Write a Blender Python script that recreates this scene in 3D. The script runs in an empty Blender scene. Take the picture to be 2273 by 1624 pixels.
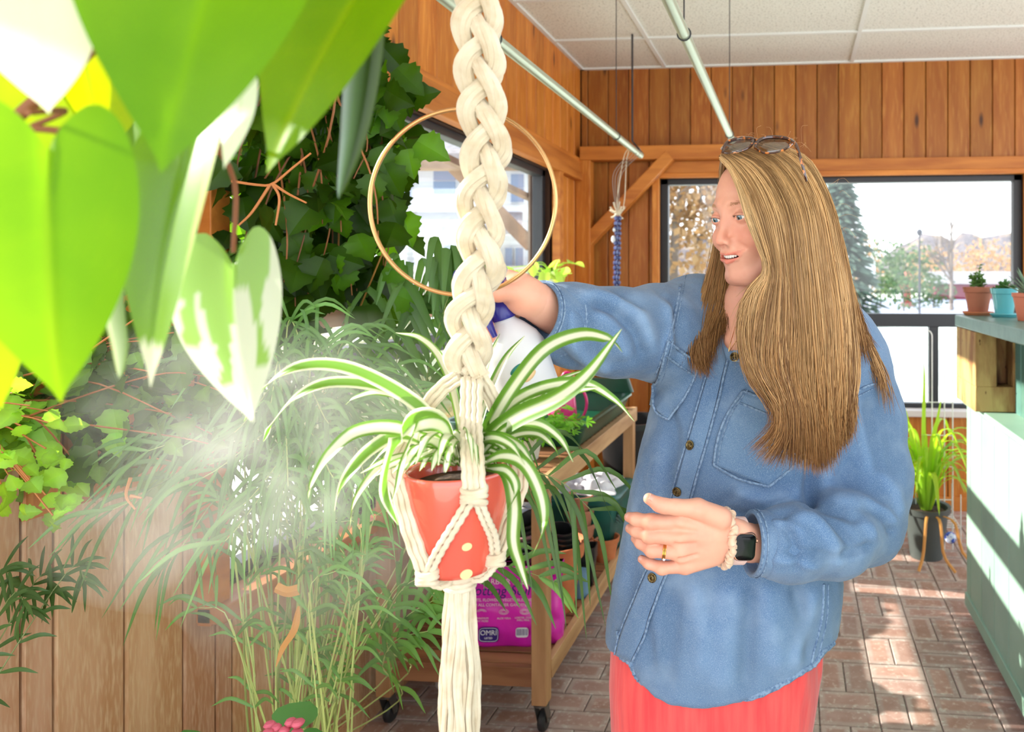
import bpy, math, random
import numpy as np
from mathutils import Vector, Matrix
from mathutils.bvhtree import BVHTree
random.seed(7); rng = np.random.default_rng(7)
scn = bpy.context.scene
COL = scn.collection
PI = math.pi
# ---------------------------------------------------------------- camera (real place, metres; +Y into the room, floor z=0)
TH = math.radians(5.28)
CH = 1.47
FPX, CX, CY = 1600.0, 1618.0, 620.0
Fv = np.array([-math.sin(TH), math.cos(TH), 0.0])
Rv = np.array([math.cos(TH), math.sin(TH), 0.0])
Uv = np.array([0, 0, 1.0])
C0 = np.array([0, 0, CH])
def P(px, py, d):
    return C0 + Fv*d + Rv*((px-CX)*d/FPX) + Uv*((CY-py)*d/FPX)
def proj(v):
    v = np.asarray(v, float) - C0
    d = v @ Fv
    return CX + FPX*(v @ Rv)/d, CY - FPX*v[..., 2]/d, d
def PZ(px, py, z):
    return P(px, py, FPX*(CH-z)/(py-CY))
def PY(px, py, Y):
    r = P(px, py, 1.0) - C0
    return C0 + r*(Y/r[1])
def PX(px, py, X):
    r = P(px, py, 1.0) - C0
    return C0 + r*(X/r[0])
cam = bpy.data.cameras.new('camera'); camo = bpy.data.objects.new('camera', cam); COL.objects.link(camo)
camo.location = (0, 0, CH); camo.rotation_euler = (PI/2, 0, TH)
cam.sensor_width = 36; cam.lens = FPX/2273*36
cam.shift_x = -(CX-1136.5)/2273; cam.shift_y = -(812-CY)/2273
cam.clip_start = 0.02; cam.clip_end = 400
cam.dof.use_dof = True; cam.dof.focus_distance = 1.2; cam.dof.aperture_fstop = 5.6
scn.camera = camo
# ---------------------------------------------------------------- materials
def srgb(r, g, b):
    f = lambda c: (c/255/12.92) if c/255 <= .04045 else ((c/255+.055)/1.055)**2.4
    return (f(r), f(g), f(b), 1)
MATS = {}
def M(name, col, rough=.6, metal=0.0, noise=None, stretch=(1, 1, 1), bump=None, transl=0.0, attr=False, coat=0.0,
      spec=.5, sss=0.0, alpha=1.0, sheen=0.0, tcol=None, knots=False, rand=0.0):
    if name in MATS: return MATS[name]
    m = bpy.data.materials.new(name); MATS[name] = m; m.use_nodes = True
    nt = m.node_tree; N = nt.nodes; L = nt.links
    b = N['Principled BSDF']; out = N['Material Output']
    b.inputs['Base Color'].default_value = col; b.inputs['Roughness'].default_value = rough
    b.inputs['Metallic'].default_value = metal; b.inputs['Specular IOR Level'].default_value = spec
    b.inputs['Coat Weight'].default_value = coat; b.inputs['Sheen Weight'].default_value = sheen
    if sss:
        b.inputs['Subsurface Weight'].default_value = sss
        b.inputs['Subsurface Radius'].default_value = (.012, .005, .003); b.inputs['Subsurface Scale'].default_value = 1
    b.inputs['Alpha'].default_value = alpha
    tc = N.new('ShaderNodeTexCoord'); mp = N.new('ShaderNodeMapping'); mp.inputs['Scale'].default_value = stretch
    L.new(tc.outputs['Object'], mp.inputs['Vector'])
    cur = None
    if noise:
        for (sc, col2, lo, hi, det) in noise:
            n = N.new('ShaderNodeTexNoise'); n.inputs['Scale'].default_value = sc; n.inputs['Detail'].default_value = det
            L.new(mp.outputs[0], n.inputs['Vector'])
            r = N.new('ShaderNodeMapRange'); r.inputs[1].default_value = lo; r.inputs[2].default_value = hi
            L.new(n.outputs['Fac'], r.inputs[0])
            mx = N.new('ShaderNodeMix'); mx.data_type = 'RGBA'
            L.new(r.outputs[0], mx.inputs[0])
            if cur is None: mx.inputs[6].default_value = col
            else: L.new(cur, mx.inputs[6])
            mx.inputs[7].default_value = col2
            cur = mx.outputs[2]
    if knots:
        mp2 = N.new('ShaderNodeMapping'); mp2.inputs['Scale'].default_value = knots
        L.new(tc.outputs['Object'], mp2.inputs['Vector'])
        vo = N.new('ShaderNodeTexVoronoi'); vo.inputs['Scale'].default_value = 1.0
        L.new(mp2.outputs[0], vo.inputs['Vector'])
        r = N.new('ShaderNodeMapRange'); r.inputs[1].default_value = .05; r.inputs[2].default_value = .13
        L.new(vo.outputs['Distance'], r.inputs[0])
        mx = N.new('ShaderNodeMix'); mx.data_type = 'RGBA'; L.new(r.outputs[0], mx.inputs[0])
        mx.inputs[6].default_value = srgb(92, 48, 18)
        if cur is None: mx.inputs[7].default_value = col
        else: L.new(cur, mx.inputs[7])
        cur = mx.outputs[2]
    if attr:
        a = N.new('ShaderNodeAttribute'); a.attribute_name = 'Col'
        mx = N.new('ShaderNodeMix'); mx.data_type = 'RGBA'; mx.blend_type = 'MULTIPLY'; mx.inputs[0].default_value = 1
        if cur is None: mx.inputs[6].default_value = col
        else: L.new(cur, mx.inputs[6])
        L.new(a.outputs['Color'], mx.inputs[7]); cur = mx.outputs[2]
    if cur is not None: L.new(cur, b.inputs['Base Color'])
    if bump:
        sc, st, dist = bump
        n = N.new('ShaderNodeTexNoise'); n.inputs['Scale'].default_value = sc; n.inputs['Detail'].default_value = 4
        L.new(mp.outputs[0], n.inputs['Vector'])
        bp = N.new('ShaderNodeBump'); bp.inputs['Strength'].default_value = st; bp.inputs['Distance'].default_value = dist
        L.new(n.outputs['Fac'], bp.inputs['Height']); L.new(bp.outputs[0], b.inputs['Normal'])
    if transl > 0:
        t = N.new('ShaderNodeBsdfTranslucent'); ms = N.new('ShaderNodeMixShader'); ms.inputs[0].default_value = transl
        if tcol is not None and cur is not None:
            mt = N.new('ShaderNodeMix'); mt.data_type = 'RGBA'; mt.blend_type = 'MULTIPLY'; mt.inputs[0].default_value = 1
            mt.inputs[7].default_value = tcol; L.new(cur, mt.inputs[6]); L.new(mt.outputs[2], t.inputs['Color'])
        elif tcol is not None: t.inputs['Color'].default_value = tcol
        elif cur is not None: L.new(cur, t.inputs['Color'])
        else: t.inputs['Color'].default_value = col
        L.new(b.outputs[0], ms.inputs[1]); L.new(t.outputs[0], ms.inputs[2]); L.new(ms.outputs[0], out.inputs['Surface'])
    return m
def glass_mat(name, tint=(1, 1, 1, 1), refl=.06, rough=0.0):
    m = bpy.data.materials.new(name); m.use_nodes = True; nt = m.node_tree; N = nt.nodes; L = nt.links
    N.remove(N['Principled BSDF']); out = N['Material Output']
    t = N.new('ShaderNodeBsdfTransparent'); t.inputs[0].default_value = tint
    g = N.new('ShaderNodeBsdfGlossy'); g.inputs['Roughness'].default_value = rough
    lw = N.new('ShaderNodeLayerWeight'); lw.inputs[0].default_value = .25
    mr = N.new('ShaderNodeMapRange'); mr.inputs[3].default_value = refl; mr.inputs[4].default_value = .22
    L.new(lw.outputs['Fresnel'], mr.inputs[0])
    ms = N.new('ShaderNodeMixShader'); L.new(mr.outputs[0], ms.inputs[0]); L.new(t.outputs[0], ms.inputs[1]); L.new(g.outputs[0], ms.inputs[2])
    L.new(ms.outputs[0], out.inputs['Surface']); return m
# ---------------------------------------------------------------- mesh builder (world coordinates)
def nrm(v):
    v = np.asarray(v, float); n = np.linalg.norm(v); return v/n if n > 1e-12 else v
def spline(pts, n):
    """Catmull-Rom resample of control points (k,m) -> (n,m)"""
    p = np.asarray(pts, float)
    if len(p) == 2:
        t = np.linspace(0, 1, n)[:, None]; return p[0]*(1-t)+p[1]*t
    q = np.vstack([2*p[0]-p[1], p, 2*p[-1]-p[-2]])
    s = np.linspace(0, len(p)-1-1e-9, n); i = s.astype(int); t = (s-i)[:, None]
    a, b, c, d = q[i], q[i+1], q[i+2], q[i+3]
    return .5*((2*b)+(-a+c)*t+(2*a-5*b+4*c-d)*t*t+(-a+3*b-3*c+d)*t**3)
class MB:
    def __init__(s): s.v = []; s.f = []; s.c = []; s.mi = []; s.n = 0
    def add(s, v, f, col=None, mi=0):
        v = np.asarray(v, float).reshape(-1, 3)
        if col is None: c = np.ones((len(v), 4))
        else:
            c = np.asarray(col, float)
            if c.ndim == 1: c = np.tile(c, (len(v), 1))
            if c.shape[1] == 3: c = np.hstack([c, np.ones((len(c), 1))])
        s.v.append(v); s.c.append(c)
        if isinstance(f, np.ndarray): s.f.append(f+s.n); s.mi.append(mi)
        else:
            d = {}
            for q in f: d.setdefault(len(q), []).append(q)
            for k, a in d.items(): s.f.append(np.array(a)+s.n); s.mi.append(mi)
        s.n += len(v); return s
    def box(s, lo, hi, col=None, mi=0):
        x0, y0, z0 = lo; x1, y1, z1 = hi
        v = [(x0,y0,z0),(x1,y0,z0),(x1,y1,z0),(x0,y1,z0),(x0,y0,z1),(x1,y0,z1),(x1,y1,z1),(x0,y1,z1)]
        return s.add(v, np.array([(0,3,2,1),(4,5,6,7),(0,1,5,4),(1,2,6,5),(2,3,7,6),(3,0,4,7)]), col, mi)
    def bar(s, a, b, w, h, up=(0, 0, 1), col=None, mi=0):
        a = np.asarray(a, float); b = np.asarray(b, float); d = nrm(b-a); x = nrm(np.cross(d, up)); y = np.cross(x, d)
        v = []
        for p in (a, b):
            for (i, j) in ((-1,-1),(1,-1),(1,1),(-1,1)): v.append(p+x*w/2*i+y*h/2*j)
        return s.add(v, np.array([(3,2,1,0),(4,5,6,7),(0,1,5,4),(1,2,6,5),(2,3,7,6),(3,0,4,7)]), col, mi)
    def tube(s, path, r, n=8, closed=False, cap=True, col=None, mi=0, flat=1.0):
        p = np.asarray(path, float); m = len(p); r = np.broadcast_to(np.asarray(r, float), (m,))
        if closed: t = np.roll(p, -1, 0)-np.roll(p, 1, 0)
        else: t = np.gradient(p, axis=0)
        t /= np.maximum(np.linalg.norm(t, axis=1), 1e-9)[:, None]
        ref = np.array([0, 0, 1.0]) if abs(t[0][2]) < .9 else np.array([0, 1.0, 0])
        nx = nrm(np.cross(t[0], ref)); X = [nx]
        for i in range(1, m):
            nx = nx-t[i]*(nx@t[i]); nx = nrm(nx); X.append(nx)
        X = np.array(X); Y = np.cross(t, X)
        a = np.arange(n)*2*PI/n
        v = p[:, None, :]+r[:, None, None]*(np.cos(a)[None, :, None]*X[:, None, :]+flat*np.sin(a)[None, :, None]*Y[:, None, :])
        i = np.arange(m if closed else m-1)[:, None]; j = np.arange(n)[None, :]
        i2 = (i+1) % m; j2 = (j+1) % n
        f = np.stack([i*n+j, i*n+j2, i2*n+j2, i2*n+j], -1).reshape(-1, 4)
        cc = col
        if col is not None:
            cc = np.asarray(col, float)
            if cc.ndim == 2: cc = np.repeat(cc, n, 0)
        base = s.n
        s.add(v.reshape(-1, 3), f, cc, mi)
        if cap and not closed:
            s.f.append(np.array([list(range(n))[::-1]])+base); s.mi.append(mi)
            s.f.append(np.array([list(range((m-1)*n, m*n))])+base); s.mi.append(mi)
        return s
    def lathe(s, prof, c=(0, 0, 0), n=32, axis=None, col=None, mi=0, sq=None, rot=0.0):
        """prof: list of (r,z). axis: optional unit vector; sq: superellipse power for square pots"""
        c = np.asarray(c, float); prof = np.asarray(prof, float); a = np.arange(n)*2*PI/n
        ca, sa = np.cos(a), np.sin(a)
        if sq:
            k = (np.abs(ca)**sq+np.abs(sa)**sq)**(-1/sq); ca, sa = ca*k, sa*k
            ca, sa = ca*math.cos(rot)-sa*math.sin(rot), ca*math.sin(rot)+sa*math.cos(rot)
        if axis is None: X, Y, Z = np.eye(3)
        else:
            Z = nrm(axis); X = nrm(np.cross(Z, (0.1, 1, 0))); Y = np.cross(Z, X)
        v = c+prof[:, 0, None, None]*(ca[None, :, None]*X+sa[None, :, None]*Y)+prof[:, 1, None, None]*Z
        m = len(prof); i = np.arange(m-1)[:, None]; j = np.arange(n)[None, :]; j2 = (j+1) % n
        f = np.stack([i*n+j, i*n+j2, (i+1)*n+j2, (i+1)*n+j], -1).reshape(-1, 4)
        cc = col
        if col is not None:
            cc = np.asarray(col, float)
            if cc.ndim == 2: cc = np.repeat(cc, n, 0)
        base = s.n; s.add(v.reshape(-1, 3), f, cc, mi)
        if prof[0, 0] > 1e-5: s.f.append(np.array([list(range(n))[::-1]])+base); s.mi.append(mi)
        if prof[-1, 0] > 1e-5: s.f.append(np.array([list(range((m-1)*n, m*n))])+base); s.mi.append(mi)
        return s
    def ball(s, c, r, n=16, col=None, mi=0, m=None):
        r = np.broadcast_to(np.asarray(r, float), (3,)); th = np.linspace(0, PI, n//2+1); a = np.arange(n)*2*PI/n
        v = np.stack([np.sin(th)[:, None]*np.cos(a), np.sin(th)[:, None]*np.sin(a), np.cos(th)[:, None]*np.ones(n)], -1)*r
        v = v.reshape(-1, 3)
        if m is not None: v = v@np.asarray(m).T
        k = n//2; i = np.arange(k)[:, None]; j = np.arange(n)[None, :]; j2 = (j+1) % n
        f = np.stack([(i+1)*n+j, (i+1)*n+j2, i*n+j2, i*n+j], -1).reshape(-1, 4)
        return s.add(v+np.asarray(c, float), f, col, mi)
    def grid(s, pts, col=None, mi=0, flip=False):
        """pts (a,b,3)"""
        a, b = pts.shape[:2]; i = np.arange(a-1)[:, None]; j = np.arange(b-1)[None, :]
        f = np.stack([i*b+j, i*b+j+1, (i+1)*b+j+1, (i+1)*b+j], -1).reshape(-1, 4)
        if flip: f = f[:, ::-1]
        if col is not None:
            col = np.asarray(col, float)
            if col.ndim == 3: col = col.reshape(-1, col.shape[-1])
        return s.add(pts.reshape(-1, 3), f, col, mi)
    def ribbon(s, path, w, side=None, cup=0.0, nv=3, cols=None, twist=0.0, mi=0):
        """strap leaf along path; cols: (nv,3) across"""
        p = np.asarray(path, float); m = len(p); w = np.broadcast_to(np.asarray(w, float), (m,))
        t = np.gradient(p, axis=0); t /= np.maximum(np.linalg.norm(t, axis=1), 1e-9)[:, None]
        if side is None:
            side = np.cross(t[0], (0, 0, 1.0))
            if np.linalg.norm(side) < .05: side = np.cross(t[len(t)//2], (0, 0, 1.0))
            if np.linalg.norm(side) < .05: side = np.array([1.0, 0, 0])
        sd = nrm(side)[None]-t*(t@nrm(side))[:, None]; sd /= np.maximum(np.linalg.norm(sd, axis=1), 1e-6)[:, None]
        nn = np.cross(sd, t)
        if twist:
            a = np.linspace(0, twist, m)[:, None]; sd, nn = sd*np.cos(a)+nn*np.sin(a), nn*np.cos(a)-sd*np.sin(a)
        v = np.linspace(-1, 1, nv)
        pts = p[:, None]+w[:, None, None]*.5*v[None, :, None]*sd[:, None]+w[:, None, None]*cup*(v**2)[None, :, None]*nn[:, None]
        c = None
        if cols is not None: c = np.tile(np.asarray(cols, float)[None], (m, 1, 1))
        return s.grid(pts, c, mi)
    def scatter(s, tv, tf, mats, loc, cols, mi=0):
        """tv (k,3), tf (q,3|4), mats (n,3,3) columns=axes, loc (n,3), cols (n,3) or (n,k,3)"""
        n = len(loc); k = len(tv)
        v = np.einsum('nij,kj->nki', mats, tv)+loc[:, None]
        f = (tf[None]+(np.arange(n)*k)[:, None, None]).reshape(-1, tf.shape[1])
        c = np.asarray(cols, float)
        if c.ndim == 2: c = np.repeat(c[:, None], k, 1)
        return s.add(v.reshape(-1, 3), f, c.reshape(-1, 3), mi)
    def build(s, name, mat, parent=None, smooth=True, bevel=0.0, label=None, cat=None, group=None, kind=None, sub=0, solid=0.0, angle=40, origin=None):
        v = np.vstack(s.v); c = np.vstack(s.c)
        if parent is not None: org = np.array(WORLD[parent.name])
        elif origin is not None: org = np.asarray(origin, float)
        else: lo, hi = v.min(0), v.max(0); org = np.array([(lo[0]+hi[0])/2, (lo[1]+hi[1])/2, lo[2]])
        me = bpy.data.meshes.new(name)
        me.vertices.add(len(v)); me.vertices.foreach_set('co', (v-org).astype(np.float32).ravel())
        ls = []; tot = []; mid = []
        for f, mi in zip(s.f, s.mi): ls.append(f.ravel()); tot.append(np.full(len(f), f.shape[1])); mid.append(np.full(len(f), mi))
        ls = np.concatenate(ls).astype(np.int32); tot = np.concatenate(tot).astype(np.int32); mid = np.concatenate(mid).astype(np.int32)
        st = np.concatenate([[0], np.cumsum(tot)[:-1]]).astype(np.int32)
        me.loops.add(len(ls)); me.loops.foreach_set('vertex_index', ls)
        me.polygons.add(len(tot)); me.polygons.foreach_set('loop_start', st); me.polygons.foreach_set('loop_total', tot)
        me.polygons.foreach_set('material_index', mid)
        me.update(calc_edges=True)
        me.polygons.foreach_set('use_smooth', np.full(len(tot), bool(smooth)))
        at = me.color_attributes.new('Col', 'FLOAT_COLOR', 'POINT'); at.data.foreach_set('color', c.astype(np.float32).ravel())
        for m_ in (mat if isinstance(mat, (list, tuple)) else [mat]): me.materials.append(m_)
        if smooth and angle < 180: me.set_sharp_from_angle(angle=math.radians(angle))
        me.validate(); me.update()
        o = bpy.data.objects.new(name, me); COL.objects.link(o)
        if parent is not None: o.parent = parent; WORLD[o.name] = tuple(org)
        else: o.location = org; WORLD[o.name] = tuple(org)
        if solid: md = o.modifiers.new('solid', 'SOLIDIFY'); md.thickness = solid; md.offset = 0
        if bevel:
            md = o.modifiers.new('bevel', 'BEVEL'); md.width = bevel; md.segments = 2; md.limit_method = 'ANGLE'; md.angle_limit = math.radians(50)
        if sub: md = o.modifiers.new('sub', 'SUBSURF'); md.levels = sub; md.render_levels = sub
        tag(o, label, cat, group, kind); return o
WORLD = {}
def tag(o, label=None, cat=None, group=None, kind=None):
    if label: o['label'] = label
    if cat: o['category'] = cat
    if group: o['group'] = group
    if kind: o['kind'] = kind
    return o
def thing(name, loc, label, cat, group=None):
    o = bpy.data.objects.new(name, None); COL.objects.link(o); o.location = loc; o.empty_display_size = .05
    WORLD[o.name] = tuple(loc); return tag(o, label, cat, group)
def copy_tree(o, delta, label=None):
    c = o.copy(); COL.objects.link(c); c.location = Vector(o.location)+Vector(delta); WORLD[c.name] = tuple(np.array(WORLD[o.name])+np.array(delta))
    def rec(src, dst):
        for ch in src.children:
            k = ch.copy(); COL.objects.link(k); k.parent = dst; rec(ch, k)
    rec(o, c)
    if label: c['label'] = label
    return c
def textmesh(txt, size, loc, xdir, ydir, name, mat, parent, depth=.0006, font=None, align='CENTER', shear=0):
    cu = bpy.data.curves.new(name, 'FONT'); cu.body = txt; cu.size = size; cu.align_x = align; cu.align_y = 'CENTER'; cu.extrude = depth; cu.shear = shear
    cu.resolution_u = 3
    to = bpy.data.objects.new('tmp', cu); COL.objects.link(to)
    dg = bpy.context.evaluated_depsgraph_get(); me = bpy.data.meshes.new_from_object(to.evaluated_get(dg))
    bpy.data.objects.remove(to); me.name = name
    x = nrm(xdir); y = nrm(np.asarray(ydir, float)-x*(x@np.asarray(ydir, float))); z = np.cross(x, y)
    mt = Matrix(((x[0], y[0], z[0], loc[0]), (x[1], y[1], z[1], loc[1]), (x[2], y[2], z[2], loc[2]), (0, 0, 0, 1)))
    me.transform(mt)
    org = WORLD[parent.name]; me.transform(Matrix.Translation((-org[0], -org[1], -org[2])))
    me.materials.clear(); me.materials.append(mat)
    o = bpy.data.objects.new(name, me); COL.objects.link(o); o.parent = parent; WORLD[o.name] = tuple(org); return o
# ---------------------------------------------------------------- implicit surfaces
def smin(a, b, k):
    h = np.clip(.5+.5*(b-a)/k, 0, 1); return b*(1-h)+a*h-k*h*(1-h)
def smax(a, b, k): return -smin(-a, -b, k)
def cone(Q, a, b, ra, rb):
    a = np.asarray(a, np.float32); b = np.asarray(b, np.float32); ba = b-a
    h = np.clip(((Q[0]-a[0])*ba[0]+(Q[1]-a[1])*ba[1]+(Q[2]-a[2])*ba[2])/max(float(ba@ba), 1e-9), 0, 1)
    d = np.sqrt((Q[0]-a[0]-h*ba[0])**2+(Q[1]-a[1]-h*ba[1])**2+(Q[2]-a[2]-h*ba[2])**2)
    return d-(ra+(rb-ra)*h)
def chain(Q, pts, rad, k=.004):
    d = None
    for i in range(len(pts)-1):
        e = cone(Q, pts[i], pts[i+1], rad[i], rad[i+1]); d = e if d is None else smin(d, e, k)
    return d
def ell(Q, c, r, ax=None):
    X, Y, Z = Q[0]-c[0], Q[1]-c[1], Q[2]-c[2]
    if ax is not None:
        ax = [nrm(a) for a in ax]
        X, Y, Z = [X*a[0]+Y*a[1]+Z*a[2] for a in ax]
    k0 = np.sqrt((X/r[0])**2+(Y/r[1])**2+(Z/r[2])**2)+1e-9
    k1 = np.sqrt((X/r[0]**2)**2+(Y/r[1]**2)**2+(Z/r[2]**2)**2)+1e-9
    return k0*(k0-1)/k1
def surfnet(fn, lo, hi, h):
    lo = np.asarray(lo, float); n = np.ceil((np.asarray(hi, float)-lo)/h).astype(int)+1
    ax = [(lo[i]+h*np.arange(n[i])).astype(np.float32) for i in range(3)]
    Q = np.meshgrid(*ax, indexing='ij'); v = fn(Q).astype(np.float32); del Q
    s = v < 0
    cnt = np.zeros(tuple(n-1), np.int8)
    for a in (0, 1):
        for b in (0, 1):
            for c in (0, 1): cnt += s[a:n[0]-1+a, b:n[1]-1+b, c:n[2]-1+c]
    idx = np.argwhere((cnt > 0) & (cnt < 8)); N = len(idx)
    cid = -np.ones(tuple(n-1), np.int32); cid[tuple(idx.T)] = np.arange(N)
    cor = np.array([(a, b, c) for a in (0, 1) for b in (0, 1) for c in (0, 1)])
    cv = np.stack([v[tuple((idx+k).T)] for k in cor], 1)
    acc = np.zeros((N, 3)); num = np.zeros(N)
    for i in range(8):
        for j in range(i+1, 8):
            if np.abs(cor[i]-cor[j]).sum() == 1:
                a, b = cv[:, i], cv[:, j]; m = (a < 0) != (b < 0)
                t = np.where(m, a/np.where(m, a-b, 1), 0)
                acc += np.where(m[:, None], cor[i]+t[:, None]*(cor[j]-cor[i]), 0); num += m
    V = lo+h*(idx+acc/num[:, None])
    F = []
    for d in range(3):
        a = [slice(None)]*3; b = [slice(None)]*3; a[d] = slice(0, -1); b[d] = slice(1, None)
        sa, sb = s[tuple(a)], s[tuple(b)]; e = np.argwhere(sa != sb)
        u, w = (d+1) % 3, (d+2) % 3
        e = e[(e[:, u] > 0) & (e[:, w] > 0) & (e[:, u] < n[u]-1) & (e[:, w] < n[w]-1)]
        eu = np.zeros(3, int); eu[u] = 1; ew = np.zeros(3, int); ew[w] = 1
        q = np.stack([cid[tuple((e-eu-ew).T)], cid[tuple((e-ew).T)], cid[tuple(e.T)], cid[tuple((e-eu).T)]], 1)
        fl = s[tuple(e.T)]
        q[~fl] = q[~fl][:, ::-1]; F.append(q)
    F = np.vstack(F); F = F[(F >= 0).all(1)]
    return V, F
def vnormals(V, F):
    n = np.cross(V[F[:, 2]]-V[F[:, 0]], V[F[:, 3]]-V[F[:, 1]]); N = np.zeros_like(V)
    for k in range(4): np.add.at(N, F[:, k], n)
    return N/np.maximum(np.linalg.norm(N, axis=1), 1e-12)[:, None]
def vsmooth(V, F, it=2, lam=.5):
    E = np.vstack([F[:, [0, 1]], F[:, [1, 2]], F[:, [2, 3]], F[:, [3, 0]]]); n = len(V)
    deg = np.bincount(E.ravel(), minlength=n).astype(float)
    for _ in range(it):
        A = np.zeros_like(V)
        for k in range(3): A[:, k] = np.bincount(E[:, 0], V[E[:, 1], k], n)+np.bincount(E[:, 1], V[E[:, 0], k], n)
        V = V+lam*(A/np.maximum(deg, 1)[:, None]-V)
    return V
def pdist(x, y, poly):
    """pixel distance to polyline, and the position along it 0..1"""
    poly = np.asarray(poly, float); best = np.full(x.shape, 1e9); tt = np.zeros(x.shape); m = len(poly)-1
    for i in range(m):
        a, b = poly[i], poly[i+1]; ba = b-a
        h = np.clip(((x-a[0])*ba[0]+(y-a[1])*ba[1])/max(ba@ba, 1e-9), 0, 1)
        d = np.hypot(x-a[0]-h*ba[0], y-a[1]-h*ba[1]); k = d < best
        best = np.where(k, d, best); tt = np.where(k, (i+h)/m, tt)
    return best, tt
def fbm(v, sc, seed=0, oct=3):
    """cheap smooth pseudo noise, -1..1"""
    r = np.random.default_rng(seed); o = np.zeros(len(v)); a = 1; tot = 0
    for k in range(oct):
        for j in range(4):
            d = r.normal(size=3); d /= np.linalg.norm(d)
            o += a*np.sin(v@d*sc*6.283*(1+.37*j)+r.uniform(0, 6.28)); tot += a*.7
        a *= .5; sc *= 2.1
    return o/tot
# ================================================================ materials
pine = M('pine_boards', srgb(206, 128, 50), .45, noise=[(3.0, srgb(176, 96, 28), .35, .7, 6), (14.0, srgb(220, 148, 68), .5, .8, 3)], stretch=(5, 5, .55),
         bump=(20, .15, .004), attr=True, knots=(7, 7, 2.1), spec=.4)
pine_h = M('pine_trim', srgb(200, 124, 52), .5, noise=[(3.0, srgb(164, 90, 32), .35, .7, 6)], stretch=(6, .6, 6), bump=(20, .15, .004), attr=True, spec=.4)
pine_x = M('pine_beam', srgb(204, 128, 54), .5, noise=[(3.0, srgb(168, 92, 32), .35, .7, 6)], stretch=(.8, 6, 6), bump=(20, .15, .004), attr=True, spec=.4)
panelw = M('sill_panel_wood', srgb(208, 164, 126), .6, noise=[(2.5, srgb(182, 130, 86), .35, .7, 6), (30, srgb(214, 178, 140), .45, .75, 2)], stretch=(5, 5, .7), bump=(25, .2, .003), attr=True, spec=.3)
darkgap = M('dark_joint', srgb(60, 34, 18), .9)
blackm = M('black_window_metal', srgb(42, 42, 46), .4, spec=.5)
brickm = M('floor_brick', srgb(178, 144, 132), .8, noise=[(14, srgb(164, 126, 114), .4, .7, 5), (60, srgb(206, 184, 172), .55, .8, 3)], bump=(60, .3, .0015), attr=True, spec=.3)
mortar = M('mortar', srgb(176, 166, 156), .95, noise=[(40, srgb(140, 128, 118), .4, .7, 3)])
tilem = M('ceiling_tile', srgb(226, 224, 214), .95, noise=[(90, srgb(176, 172, 160), .55, .68, 3)], bump=(120, .5, .003), spec=.1)
gridm = M('ceiling_grid', srgb(222, 222, 216), .6)
galv = M('galvanised_steel', srgb(186, 196, 176), .38, metal=.55)
panes = glass_mat('window_glass', (.97, .985, .98, 1), .03)
# ================================================================ floor of bricks
XL, YB, ZC = -1.427, 4.70, 2.868
fl = MB(); fl.box((-1.6, -1.2, -.06), (3.4, 4.9, -.012), mi=1)
def brick(x0, y0, x1, y1):
    g = .0022; x0 += g; y0 += g; x1 -= g; y1 -= g
    if x1-x0 < .02 or y1-y0 < .02: return
    j = rng.uniform(-.0012, .0012); b = .010; tone = rng.uniform(.82, 1.12); hue = rng.uniform(-.05, .05)
    c = np.array([tone*(1+hue), tone, tone*(1-hue)]); rim = np.array([1.12, 1.36, 1.46])*rng.uniform(.9, 1.06)
    v = []; cc = []
    for k, (e, z) in enumerate(((0, -.012), (0, -.0025), (.0025, j), (b+.004, j+.0002), (b+.014, j+.0002))):
        v += [(x0+e, y0+e, z), (x1-e, y0+e, z), (x1-e, y1-e, z), (x0+e, y1-e, z)]; cc += [(rim if k < 4 else c)]*4
    f = []
    for k in range(4):
        for i in range(4): f.append((k*4+i, k*4+(i+1) % 4, k*4+4+(i+1) % 4, k*4+4+i))
    f.append((16, 17, 18, 19)); fl.add(v, f, np.array(cc))
S = .200
for i in range(-8, 17):                       # basket weave (pairs of bricks turned square to one another), running bond under the bench
    for k in range(-6, 25):
        x, y = .08+i*S, k*S
        if x < .08-1e-6: continue
        if (i+k) % 2 == 0: brick(x, y, x+S, y+S/2); brick(x, y+S/2, x+S, y+S)
        else: brick(x, y, x+S/2, y+S); brick(x+S/2, y, x+S, y+S)
for k in range(-11, 49):
    y = k*.1; o = (k % 2)*.1
    for i in range(9):
        x1 = .08-i*S+o-.0; x0 = x1-S; x1 = min(x1, .08)
        if x0 > -1.62 and x1 > x0: brick(x0, y, x1, y+.1)
fl.build('floor', [brickm, mortar], smooth=False, kind='structure')
# ================================================================ ceiling: lay-in tiles in a T-bar grid
ce = MB(); ce.box((-1.5, -1.2, ZC+.006), (3.3, 4.8, ZC+.05))
xg = [-.86, .36, 1.58, 2.8]; yg = [4.12-.61*i for i in range(9)]
for x in xg: ce.box((x-.012, -1.2, ZC-.004), (x+.012, 4.7, ZC+.01), mi=1)
for y in yg: ce.box((-1.427, y-.012, ZC-.0045), (3.3, y+.012, ZC+.01), mi=1)
ce.box((-1.427, 4.676, ZC-.005), (3.3, 4.70, ZC+.01), mi=1); ce.box((-1.427, -1.2, ZC-.005), (-1.403, 4.7, ZC+.01), mi=1)
ce.build('ceiling', [tilem, gridm], smooth=False, kind='structure')
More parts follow.
